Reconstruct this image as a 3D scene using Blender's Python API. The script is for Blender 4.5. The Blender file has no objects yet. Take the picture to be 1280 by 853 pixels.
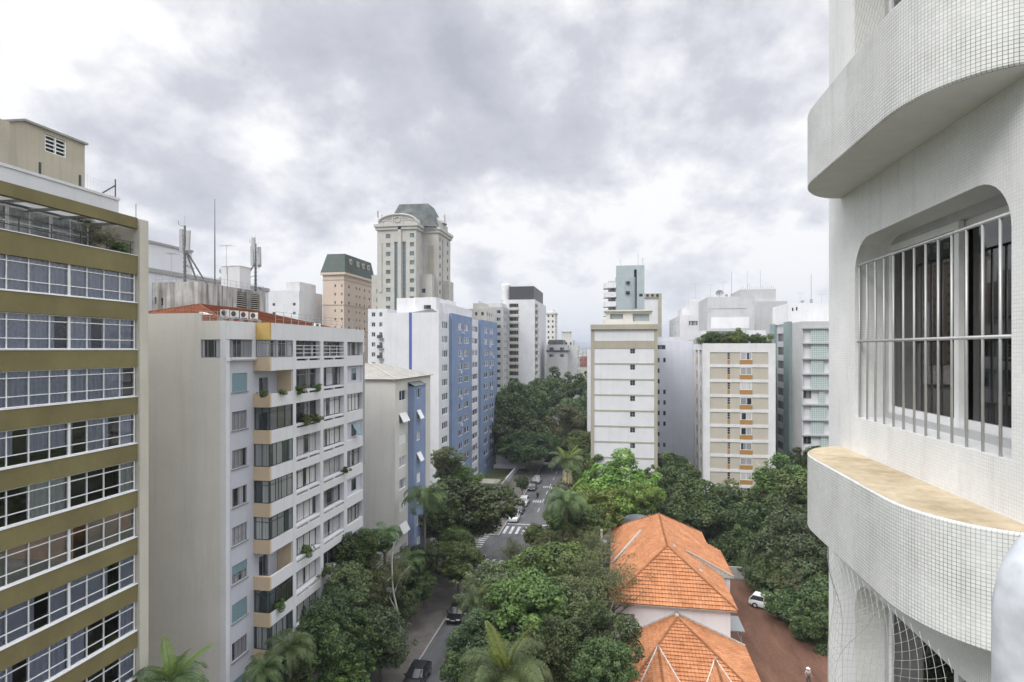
import bpy, bmesh, math, random
import numpy as np
from mathutils import Vector, Matrix
R = math.radians
rnd = random.Random(7)
SC = bpy.context.scene
COL = SC.collection

# ------------------------------------------------------------------ camera, sky, sun, exposure
F, H = 740.0, 31.0                       # focal length in photo pixels, camera height above the street
YAW = math.atan(130 / 740)
SA, CA = math.sin(YAW), math.cos(YAW)
cam = bpy.data.objects.new('camera', bpy.data.cameras.new('camera'))
COL.objects.link(cam)
cam.location = (0, 0, H)
cam.rotation_euler = (R(90), 0, YAW)
cam.data.sensor_width = 36
cam.data.lens = 36 * F / 1280
cam.data.shift_y = 10.5 / 1280
cam.data.clip_start = 0.05
cam.data.clip_end = 60000
SC.camera = cam

SUN_EL, SUN_AZ = R(43), R(214)           # azimuth measured from +Y towards +X
w = bpy.data.worlds.new('World')
SC.world = w
w.use_nodes = True
nt = w.node_tree
nt.nodes.clear()
def N(tree, t, **kw):
    n = tree.nodes.new(t)
    for k, v in kw.items():
        if k == 'op': n.operation = v
        elif k == 'inp':
            for i, x in v.items(): n.inputs[i].default_value = x
        else: setattr(n, k, v)
    return n
def L(tree, a, b): tree.links.new(a, b)
out = N(nt, 'ShaderNodeOutputWorld'); bg = N(nt, 'ShaderNodeBackground')
bg.inputs['Strength'].default_value = 0.1
sky = N(nt, 'ShaderNodeTexSky'); sky.sky_type = 'NISHITA'; sky.sun_disc = False
sky.sun_elevation = SUN_EL; sky.sun_rotation = SUN_AZ
tc = N(nt, 'ShaderNodeTexCoord'); sep = N(nt, 'ShaderNodeSeparateXYZ')
L(nt, tc.outputs['Generated'], sep.inputs[0])
zc = N(nt, 'ShaderNodeMath', op='MAXIMUM', inp={1: 0.0}); L(nt, sep.outputs[2], zc.inputs[0])
za = N(nt, 'ShaderNodeMath', op='ADD', inp={1: 0.55}); L(nt, zc.outputs[0], za.inputs[0])
dx = N(nt, 'ShaderNodeMath', op='DIVIDE'); L(nt, sep.outputs[0], dx.inputs[0]); L(nt, za.outputs[0], dx.inputs[1])
dy = N(nt, 'ShaderNodeMath', op='DIVIDE'); L(nt, sep.outputs[1], dy.inputs[0]); L(nt, za.outputs[0], dy.inputs[1])
cmb = N(nt, 'ShaderNodeCombineXYZ', inp={2: 3.7}); L(nt, dx.outputs[0], cmb.inputs[0]); L(nt, dy.outputs[0], cmb.inputs[1])
CLOUD_OFF = (21.2, 3.3, 0.0)
mp = N(nt, 'ShaderNodeMapping'); mp.inputs['Location'].default_value = CLOUD_OFF
L(nt, cmb.outputs[0], mp.inputs[0])
n1 = N(nt, 'ShaderNodeTexNoise', inp={'Scale': 3.2, 'Detail': 10.0, 'Roughness': 0.56, 'Distortion': 0.15}); L(nt, mp.outputs[0], n1.inputs['Vector'])
n2 = N(nt, 'ShaderNodeTexNoise', inp={'Scale': 8.0, 'Detail': 10.0, 'Roughness': 0.6, 'Distortion': 0.15}); L(nt, mp.outputs[0], n2.inputs['Vector'])
mx = N(nt, 'ShaderNodeMath', op='MULTIPLY_ADD', inp={1: 0.60}); L(nt, n2.outputs[0], mx.inputs[0]); L(nt, n1.outputs[0], mx.inputs[2])
# broad cloud banks: where the overcast is thicker or thinner
acc = mx
for (bx, by, rad, amt) in ((500, 60, 20, .10), (650, 190, 15, .11), (205, 205, 10, .11), (860, 60, 14, .06), (860, 310, 8, .05), (380, 225, 7, .04), (90, 110, 11, -.05), (430, 320, 9, -.09), (960, 180, 10, -.09), (760, 330, 9, -.07), (330, 190, 5, -.06), (640, 420, 16, -.08), (1000, 400, 14, -.06)):
    u_, v_ = (bx - 640) / F, (437 - by) / F
    dv = Vector((-SA + u_ * CA, CA + u_ * SA, v_)).normalized()
    dt = N(nt, 'ShaderNodeVectorMath', op='DOT_PRODUCT'); L(nt, tc.outputs['Generated'], dt.inputs[0]); dt.inputs[1].default_value = dv
    mr = N(nt, 'ShaderNodeMapRange', interpolation_type='SMOOTHSTEP', inp={1: math.cos(R(rad)), 2: 1.0, 3: 0.0, 4: amt}); L(nt, dt.outputs['Value'], mr.inputs[0])
    ad_ = N(nt, 'ShaderNodeMath', op='ADD'); L(nt, acc.outputs[0], ad_.inputs[0]); L(nt, mr.outputs[0], ad_.inputs[1]); acc = ad_
# cloud thickness -> brightness: bright thin cloud, lilac grey thick cloud
sca = N(nt, 'ShaderNodeMath', op='MULTIPLY', inp={1: 0.8}); L(nt, acc.outputs[0], sca.inputs[0])
rp = N(nt, 'ShaderNodeValToRGB'); L(nt, sca.outputs[0], rp.inputs[0])
cr = rp.color_ramp
cr.elements[0].position = 0.60; cr.elements[0].color = (1, 1, 1, 1)
cr.elements[1].position = 0.93; cr.elements[1].color = (0.44, 0.455, 0.53, 1)
e = cr.elements.new(0.655); e.color = (0.84, 0.85, 0.885, 1)
e = cr.elements.new(0.76); e.color = (0.60, 0.615, 0.68, 1)
# overcast sky is brighter towards the zenith (CIE)
gr = N(nt, 'ShaderNodeMapRange'); gr.interpolation_type = 'SMOOTHSTEP'
gr.inputs[1].default_value = 0.50; gr.inputs[2].default_value = 0.95; gr.inputs[3].default_value = 6.6; gr.inputs[4].default_value = 24.0
L(nt, sep.outputs[2], gr.inputs[0])
cl = N(nt, 'ShaderNodeVectorMath', op='SCALE'); L(nt, rp.outputs[0], cl.inputs[0]); L(nt, gr.outputs[0], cl.inputs['Scale'])
mask = N(nt, 'ShaderNodeMapRange'); mask.inputs[1].default_value = 0.40; mask.inputs[2].default_value = 0.56
mask.inputs[3].default_value = 0.86; mask.inputs[4].default_value = 1.0
L(nt, mx.outputs[0], mask.inputs[0])
mix = N(nt, 'ShaderNodeMix', data_type='RGBA'); mix.clamp_result = False
L(nt, mask.outputs[0], mix.inputs[0]); L(nt, sky.outputs[0], mix.inputs[6]); L(nt, cl.outputs[0], mix.inputs[7])
L(nt, mix.outputs[2], bg.inputs[0]); L(nt, bg.outputs[0], out.inputs[0])

sun = bpy.data.objects.new('sun', bpy.data.lights.new('sun', 'SUN'))
COL.objects.link(sun)
sun.data.energy = 1.5
sun.data.angle = R(25)
sun.data.color = (1.0, 0.96, 0.90)
sv = Vector((math.sin(SUN_AZ) * math.cos(SUN_EL), math.cos(SUN_AZ) * math.cos(SUN_EL), math.sin(SUN_EL)))
sun.rotation_euler = sv.to_track_quat('Z', 'Y').to_euler()
SC.view_settings.view_transform = 'Standard'
SC.view_settings.look = 'None'
SC.view_settings.gamma = 1
SC.view_settings.use_curve_mapping = False
SC.view_settings.exposure = 0.66
SC.cycles.max_bounces = 6
SC.cycles.use_denoising = True
SC.cycles.caustics_reflective = False
SC.cycles.caustics_refractive = False
SC.cycles.transparent_max_bounces = 24

# ------------------------------------------------------------------ measuring: photo pixel <-> place
def Yon(px, X):
    u = (px - 640) / F; d = X / (u * CA - SA); return d * (CA + u * SA)
def Xon(px, Y):
    u = (px - 640) / F; d = Y / (CA + u * SA); return d * (u * CA - SA)
def dep(X, Y): return -X * SA + Y * CA
def Z(py, X, Y): return H + (437 - py) / F * dep(X, Y)
def P(px, py, d):
    u = (px - 640) / F
    return (d * (u * CA - SA), d * (CA + u * SA), H + (437 - py) / F * d)
def G(px, py, z=0): return P(px, py, (H - z) * F / (py - 437))

# ------------------------------------------------------------------ materials
def newmat(name):
    m = bpy.data.materials.new(name); m.use_nodes = True
    t = m.node_tree; b = t.nodes['Principled BSDF']; return m, t, b
def plain(name, c, rough=0.6, metal=0.0, spec=0.5, grain=0.12, scale=6.0, coat=0.0):
    m, t, b = newmat(name)
    b.inputs['Roughness'].default_value = rough; b.inputs['Metallic'].default_value = metal
    b.inputs['Specular IOR Level'].default_value = spec; b.inputs['Coat Weight'].default_value = coat
    g = N(t, 'ShaderNodeNewGeometry'); n = N(t, 'ShaderNodeTexNoise', inp={'Scale': scale, 'Detail': 5.0})
    L(t, g.outputs['Position'], n.inputs['Vector'])
    r = N(t, 'ShaderNodeMapRange', inp={3: 1 - grain, 4: 1 + grain}); r.inputs[1].default_value = .3; r.inputs[2].default_value = .7
    L(t, n.outputs[0], r.inputs[0])
    s = N(t, 'ShaderNodeVectorMath', op='SCALE'); s.inputs[0].default_value = c; L(t, r.outputs[0], s.inputs['Scale'])
    L(t, s.outputs[0], b.inputs['Base Color'])
    return m
def wallmat(name, c, blot=0.10, streak=0.16, rough=0.85, dirt=(0.10, 0.095, 0.085), dirty=0.25, lo=.52, hi=.80, bump=0.25):
    """plaster / concrete: cloudy variation, rain streaks with a shape of their own, fine grain, optional faint form joints"""
    m, t, b = newmat(name)
    b.inputs['Roughness'].default_value = rough; b.inputs['Specular IOR Level'].default_value = 0.25
    g = N(t, 'ShaderNodeNewGeometry')
    a = N(t, 'ShaderNodeTexNoise', inp={'Scale': 0.35, 'Detail': 6.0, 'Roughness': 0.6}); L(t, g.outputs['Position'], a.inputs['Vector'])
    mpn = N(t, 'ShaderNodeMapping'); mpn.inputs['Scale'].default_value = (1.7, 1.7, 0.10); L(t, g.outputs['Position'], mpn.inputs[0])
    s = N(t, 'ShaderNodeTexNoise', inp={'Scale': 1.0, 'Detail': 6.0, 'Roughness': 0.65}); L(t, mpn.outputs[0], s.inputs['Vector'])
    f = N(t, 'ShaderNodeTexNoise', inp={'Scale': 9.0, 'Detail': 4.0}); L(t, g.outputs['Position'], f.inputs['Vector'])
    ra = N(t, 'ShaderNodeMapRange', inp={1: .3, 2: .7, 3: 1 - blot, 4: 1 + blot * .6}); L(t, a.outputs[0], ra.inputs[0])
    rf = N(t, 'ShaderNodeMapRange', inp={1: .3, 2: .7, 3: .965, 4: 1.03}); L(t, f.outputs[0], rf.inputs[0])
    mu = N(t, 'ShaderNodeMath', op='MULTIPLY'); L(t, ra.outputs[0], mu.inputs[0]); L(t, rf.outputs[0], mu.inputs[1])
    sc = N(t, 'ShaderNodeVectorMath', op='SCALE'); sc.inputs[0].default_value = c; L(t, mu.outputs[0], sc.inputs['Scale'])
    rs = N(t, 'ShaderNodeMapRange', inp={1: lo, 2: hi, 3: 0.0, 4: min(1, streak + dirty)}); L(t, s.outputs[0], rs.inputs[0])
    mixn = N(t, 'ShaderNodeMix', data_type='RGBA'); L(t, rs.outputs[0], mixn.inputs[0]); L(t, sc.outputs[0], mixn.inputs[6])
    mixn.inputs[7].default_value = (c[0] * .45 + dirt[0] * .5, c[1] * .45 + dirt[1] * .5, c[2] * .45 + dirt[2] * .5, 1)
    L(t, mixn.outputs[2], b.inputs['Base Color'])
    bp = N(t, 'ShaderNodeBump', inp={'Strength': bump, 'Distance': 0.02}); L(t, f.outputs[0], bp.inputs['Height']); L(t, bp.outputs[0], b.inputs['Normal'])
    return m
def panemat(name, dark=(0.02, 0.024, 0.028), curtain=(0.42, 0.42, 0.46), cover=0.5, rough=0.06, fold=9.0):
    """a window pane seen from outside: glossy, dark room or drawn curtain behind it, different on every window"""
    m, t, b = newmat(name)
    b.inputs['Roughness'].default_value = rough; b.inputs['Specular IOR Level'].default_value = 0.6
    oi = N(t, 'ShaderNodeObjectInfo'); tcn = N(t, 'ShaderNodeTexCoord'); se = N(t, 'ShaderNodeSeparateXYZ'); L(t, tcn.outputs['Object'], se.inputs[0])
    w1 = N(t, 'ShaderNodeMath', op='MULTIPLY', inp={1: 57.0}); L(t, oi.outputs['Random'], w1.inputs[0])
    ad = N(t, 'ShaderNodeMath', op='MULTIPLY_ADD', inp={1: 0.85}); L(t, se.outputs[0], ad.inputs[0]); L(t, w1.outputs[0], ad.inputs[2])
    n = N(t, 'ShaderNodeTexNoise', noise_dimensions='1D', inp={'Scale': 1.0, 'Detail': 0.0}); L(t, ad.outputs[0], n.inputs['W'])
    st = N(t, 'ShaderNodeMapRange', inp={1: 0.62 - cover * .25, 2: 0.64 - cover * .25, 3: 0.0, 4: 1.0}); L(t, n.outputs[0], st.inputs[0])
    fx = N(t, 'ShaderNodeMath', op='MULTIPLY_ADD', inp={1: fold}); L(t, se.outputs[0], fx.inputs[0]); L(t, w1.outputs[0], fx.inputs[2])
    fn = N(t, 'ShaderNodeTexNoise', noise_dimensions='1D', inp={'Scale': 1.0, 'Detail': 2.0}); L(t, fx.outputs[0], fn.inputs['W'])
    fr = N(t, 'ShaderNodeMapRange', inp={1: .25, 2: .75, 3: 0.55, 4: 1.15}); L(t, fn.outputs[0], fr.inputs[0])
    rv = N(t, 'ShaderNodeMapRange', inp={3: .55, 4: 1.1}); L(t, oi.outputs['Random'], rv.inputs[0])
    m2 = N(t, 'ShaderNodeMath', op='MULTIPLY'); L(t, fr.outputs[0], m2.inputs[0]); L(t, rv.outputs[0], m2.inputs[1])
    sc = N(t, 'ShaderNodeVectorMath', op='SCALE'); sc.inputs[0].default_value = curtain; L(t, m2.outputs[0], sc.inputs['Scale'])
    mi = N(t, 'ShaderNodeMix', data_type='RGBA'); L(t, st.outputs[0], mi.inputs[0]); mi.inputs[6].default_value = (*dark, 1); L(t, sc.outputs[0], mi.inputs[7])
    L(t, mi.outputs[2], b.inputs['Base Color'])
    return m
def glassmat(name, tint=(0.82, 0.87, 0.88), clear=0.8):
    """real glazing: mostly see-through with a fresnel reflection"""
    m = bpy.data.materials.new(name); m.use_nodes = True; t = m.node_tree; t.nodes.clear()
    o = N(t, 'ShaderNodeOutputMaterial'); tr = N(t, 'ShaderNodeBsdfTransparent'); tr.inputs[0].default_value = (*[x * clear for x in tint], 1)
    gl = N(t, 'ShaderNodeBsdfGlossy'); gl.inputs['Roughness'].default_value = 0.02
    fr = N(t, 'ShaderNodeFresnel', inp={0: 1.52}); mxs = N(t, 'ShaderNodeMixShader')
    sc = N(t, 'ShaderNodeMath', op='MULTIPLY_ADD', inp={1: 1.5, 2: 0.02}); sc.use_clamp = True; L(t, fr.outputs[0], sc.inputs[0])
    L(t, sc.outputs[0], mxs.inputs[0]); L(t, tr.outputs[0], mxs.inputs[1]); L(t, gl.outputs[0], mxs.inputs[2]); L(t, mxs.outputs[0], o.inputs[0])
    return m
def leafmat(name, c1, c2, trans=0.3, scale=0.55):
    m = bpy.data.materials.new(name); m.use_nodes = True; t = m.node_tree; t.nodes.clear()
    o = N(t, 'ShaderNodeOutputMaterial'); tcn = N(t, 'ShaderNodeTexCoord'); oi = N(t, 'ShaderNodeObjectInfo')
    n = N(t, 'ShaderNodeTexNoise', inp={'Scale': scale, 'Detail': 3.0}); L(t, tcn.outputs['Object'], n.inputs['Vector'])
    n2 = N(t, 'ShaderNodeTexNoise', inp={'Scale': 4.0, 'Detail': 1.0}); L(t, tcn.outputs['Object'], n2.inputs['Vector'])
    am = N(t, 'ShaderNodeMath', op='MULTIPLY_ADD', inp={1: .45}); L(t, n2.outputs[0], am.inputs[0]); L(t, n.outputs[0], am.inputs[2])
    r = N(t, 'ShaderNodeMapRange', inp={1: .52, 2: .92}); L(t, am.outputs[0], r.inputs[0])
    mi = N(t, 'ShaderNodeMix', data_type='RGBA'); L(t, r.outputs[0], mi.inputs[0]); mi.inputs[6].default_value = (*c1, 1); mi.inputs[7].default_value = (*c2, 1)
    hv = N(t, 'ShaderNodeHueSaturation'); rh = N(t, 'ShaderNodeMapRange', inp={3: .470, 4: .520}); L(t, oi.outputs['Random'], rh.inputs[0]); L(t, rh.outputs[0], hv.inputs['Hue'])
    rv = N(t, 'ShaderNodeMapRange', inp={3: .85, 4: 1.5}); L(t, oi.outputs['Random'], rv.inputs[0]); L(t, rv.outputs[0], hv.inputs['Value'])
    L(t, mi.outputs[2], hv.inputs['Color'])
    d = N(t, 'ShaderNodeBsdfPrincipled', inp={'Roughness': .48, 'Specular IOR Level': .4}); tl = N(t, 'ShaderNodeBsdfTranslucent')
    L(t, hv.outputs[0], d.inputs['Base Color']); L(t, hv.outputs[0], tl.inputs[0])
    ms = N(t, 'ShaderNodeMixShader', inp={0: trans}); L(t, d.outputs[0], ms.inputs[1]); L(t, tl.outputs[0], ms.inputs[2]); L(t, ms.outputs[0], o.inputs[0])
    return m
def tilemat(name, tile=(0.66, 0.68, 0.67), grout=(0.20, 0.19, 0.17), size=0.027, gw=0.10, wear=0.6, var=.06, stain=(0.42, 0.36, 0.24)):
    """small square mosaic tiles laid out on the uv map (metres)"""
    m, t, b = newmat(name)
    uv = N(t, 'ShaderNodeUVMap'); se = N(t, 'ShaderNodeSeparateXYZ')
    sc = N(t, 'ShaderNodeVectorMath', op='SCALE', inp={'Scale': 1 / size}); L(t, uv.outputs[0], sc.inputs[0]); L(t, sc.outputs[0], se.inputs[0])
    ds = []
    for k in (0, 1):
        fr = N(t, 'ShaderNodeMath', op='FRACT'); L(t, se.outputs[k], fr.inputs[0])
        sb = N(t, 'ShaderNodeMath', op='SUBTRACT', inp={1: .5}); L(t, fr.outputs[0], sb.inputs[0])
        ab = N(t, 'ShaderNodeMath', op='ABSOLUTE'); L(t, sb.outputs[0], ab.inputs[0]); ds.append(ab)
    mxm = N(t, 'ShaderNodeMath', op='MAXIMUM'); L(t, ds[0].outputs[0], mxm.inputs[0]); L(t, ds[1].outputs[0], mxm.inputs[1])
    gm = N(t, 'ShaderNodeMapRange', inp={1: .5 - gw, 2: .5 - gw * .45, 3: 0, 4: 1}); L(t, mxm.outputs[0], gm.inputs[0])
    fl = N(t, 'ShaderNodeVectorMath', op='FLOOR'); L(t, sc.outputs[0], fl.inputs[0])
    wn = N(t, 'ShaderNodeTexWhiteNoise', noise_dimensions='2D'); L(t, fl.outputs[0], wn.inputs['Vector'])
    rv = N(t, 'ShaderNodeMapRange', inp={3: 1 - var, 4: 1 + var * .6}); L(t, wn.outputs[0], rv.inputs[0])
    ln = N(t, 'ShaderNodeTexNoise', inp={'Scale': 1.3, 'Detail': 5.0}); L(t, uv.outputs[0], ln.inputs['Vector'])
    rl = N(t, 'ShaderNodeMapRange', inp={1: .3, 2: .7, 3: .90, 4: 1.05}); L(t, ln.outputs[0], rl.inputs[0])
    mm = N(t, 'ShaderNodeMath', op='MULTIPLY'); L(t, rv.outputs[0], mm.inputs[0]); L(t, rl.outputs[0], mm.inputs[1])
    cs = N(t, 'ShaderNodeVectorMath', op='SCALE'); cs.inputs[0].default_value = tile; L(t, mm.outputs[0], cs.inputs['Scale'])
    gn = N(t, 'ShaderNodeTexNoise', inp={'Scale': 3.0, 'Detail': 4.0}); L(t, uv.outputs[0], gn.inputs['Vector'])
    gr2 = N(t, 'ShaderNodeMapRange', inp={1: .35, 2: .65, 3: 1 - wear, 4: 1}); L(t, gn.outputs[0], gr2.inputs[0])
    gf = N(t, 'ShaderNodeMath', op='MULTIPLY'); L(t, gm.outputs[0], gf.inputs[0]); L(t, gr2.outputs[0], gf.inputs[1])
    mi = N(t, 'ShaderNodeMix', data_type='RGBA'); L(t, gf.outputs[0], mi.inputs[0]); L(t, cs.outputs[0], mi.inputs[6]); mi.inputs[7].default_value = (*grout, 1)
    mps = N(t, 'ShaderNodeMapping'); mps.inputs['Scale'].default_value = (7, .9, 1); L(t, uv.outputs[0], mps.inputs[0])
    sn_ = N(t, 'ShaderNodeTexNoise', inp={'Scale': 1.0, 'Detail': 5.0, 'Roughness': .6}); L(t, mps.outputs[0], sn_.inputs['Vector'])
    sr_ = N(t, 'ShaderNodeMapRange', inp={1: .52, 2: .78, 3: 1.0, 4: .84}); L(t, sn_.outputs[0], sr_.inputs[0])
    fin = N(t, 'ShaderNodeVectorMath', op='SCALE'); L(t, mi.outputs[2], fin.inputs[0]); L(t, sr_.outputs[0], fin.inputs['Scale'])
    L(t, fin.outputs[0], b.inputs['Base Color'])
    rr = N(t, 'ShaderNodeMapRange', inp={3: .38, 4: .9}); L(t, gm.outputs[0], rr.inputs[0]); L(t, rr.outputs[0], b.inputs['Roughness'])
    iv = N(t, 'ShaderNodeMath', op='SUBTRACT', inp={0: 1.0}); L(t, gm.outputs[0], iv.inputs[1])
    bp = N(t, 'ShaderNodeBump', inp={'Strength': .5, 'Distance': .002}); L(t, iv.outputs[0], bp.inputs['Height']); L(t, bp.outputs[0], b.inputs['Normal'])
    b.inputs['Specular IOR Level'].default_value = .35
    return m
def rooftile(name, c1, c2, rib=0.30):
    m, t, b = newmat(name)
    uv = N(t, 'ShaderNodeUVMap'); se = N(t, 'ShaderNodeSeparateXYZ'); L(t, uv.outputs[0], se.inputs[0])
    fu = N(t, 'ShaderNodeMath', op='DIVIDE', inp={1: rib}); L(t, se.outputs[0], fu.inputs[0])
    fv = N(t, 'ShaderNodeMath', op='DIVIDE', inp={1: .40}); L(t, se.outputs[1], fv.inputs[0])
    cb = N(t, 'ShaderNodeCombineXYZ'); fa = N(t, 'ShaderNodeMath', op='FLOOR'); fb = N(t, 'ShaderNodeMath', op='FLOOR')
    L(t, fu.outputs[0], fa.inputs[0]); L(t, fv.outputs[0], fb.inputs[0]); L(t, fa.outputs[0], cb.inputs[0]); L(t, fb.outputs[0], cb.inputs[1])
    wn = N(t, 'ShaderNodeTexWhiteNoise', noise_dimensions='2D'); L(t, cb.outputs[0], wn.inputs['Vector'])
    g = N(t, 'ShaderNodeNewGeometry'); ns = N(t, 'ShaderNodeTexNoise', inp={'Scale': .6, 'Detail': 5.0}); L(t, g.outputs['Position'], ns.inputs['Vector'])
    ad = N(t, 'ShaderNodeMath', op='MULTIPLY_ADD', inp={1: .28}); L(t, wn.outputs[0], ad.inputs[0]); L(t, ns.outputs[0], ad.inputs[2])
    r = N(t, 'ShaderNodeMapRange', inp={1: .32, 2: .92}); L(t, ad.outputs[0], r.inputs[0])
    mi = N(t, 'ShaderNodeMix', data_type='RGBA'); L(t, r.outputs[0], mi.inputs[0]); mi.inputs[6].default_value = (*c1, 1); mi.inputs[7].default_value = (*c2, 1)
    n3 = N(t, 'ShaderNodeTexNoise', inp={'Scale': 1.7, 'Detail': 7.0, 'Roughness': .7}); L(t, g.outputs['Position'], n3.inputs['Vector'])
    r3 = N(t, 'ShaderNodeMapRange', inp={1: .52, 2: .72, 3: 0, 4: .6}); L(t, n3.outputs[0], r3.inputs[0])
    m3 = N(t, 'ShaderNodeMix', data_type='RGBA'); L(t, r3.outputs[0], m3.inputs[0]); L(t, mi.outputs[2], m3.inputs[6]); m3.inputs[7].default_value = (c1[0] * .45, c1[1] * .5, c1[2] * .6, 1)
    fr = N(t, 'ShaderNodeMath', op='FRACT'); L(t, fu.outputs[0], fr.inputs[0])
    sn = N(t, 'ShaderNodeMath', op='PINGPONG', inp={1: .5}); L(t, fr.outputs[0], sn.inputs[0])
    gv = N(t, 'ShaderNodeMapRange', inp={1: .02, 2: .14, 3: .5, 4: 0}); L(t, sn.outputs[0], gv.inputs[0])  # shade in the valleys between tile columns, painted into the colour
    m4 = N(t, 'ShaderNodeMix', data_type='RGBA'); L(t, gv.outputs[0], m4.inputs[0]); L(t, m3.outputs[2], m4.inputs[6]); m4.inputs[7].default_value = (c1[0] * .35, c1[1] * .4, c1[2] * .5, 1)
    L(t, m4.outputs[2], b.inputs['Base Color'])
    bp = N(t, 'ShaderNodeBump', inp={'Strength': .9, 'Distance': .09}); L(t, sn.outputs[0], bp.inputs['Height']); L(t, bp.outputs[0], b.inputs['Normal'])
    b.inputs['Roughness'].default_value = .85; b.inputs['Specular IOR Level'].default_value = .2
    return m
def groundmat(name, c1, c2, scale=.25, fine=6.0, bump=.3, stretch=(1, 1, 1)):
    m, t, b = newmat(name); b.inputs['Roughness'].default_value = .92; b.inputs['Specular IOR Level'].default_value = .2
    g = N(t, 'ShaderNodeNewGeometry')
    mpg = N(t, 'ShaderNodeMapping'); mpg.inputs['Scale'].default_value = stretch; L(t, g.outputs['Position'], mpg.inputs[0])
    a = N(t, 'ShaderNodeTexNoise', inp={'Scale': scale, 'Detail': 7.0, 'Roughness': .65}); L(t, mpg.outputs[0], a.inputs['Vector'])
    f = N(t, 'ShaderNodeTexNoise', inp={'Scale': fine, 'Detail': 5.0}); L(t, g.outputs['Position'], f.inputs['Vector'])
    ad = N(t, 'ShaderNodeMath', op='MULTIPLY_ADD', inp={1: .4}); L(t, f.outputs[0], ad.inputs[0]); L(t, a.outputs[0], ad.inputs[2])
    r = N(t, 'ShaderNodeMapRange', inp={1: .48, 2: .92}); L(t, ad.outputs[0], r.inputs[0])
    mi = N(t, 'ShaderNodeMix', data_type='RGBA'); L(t, r.outputs[0], mi.inputs[0]); mi.inputs[6].default_value = (*c1, 1); mi.inputs[7].default_value = (*c2, 1)
    L(t, mi.outputs[2], b.inputs['Base Color'])
    bp = N(t, 'ShaderNodeBump', inp={'Strength': bump, 'Distance': .05}); L(t, f.outputs[0], bp.inputs['Height']); L(t, bp.outputs[0], b.inputs['Normal'])
    return m

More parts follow.
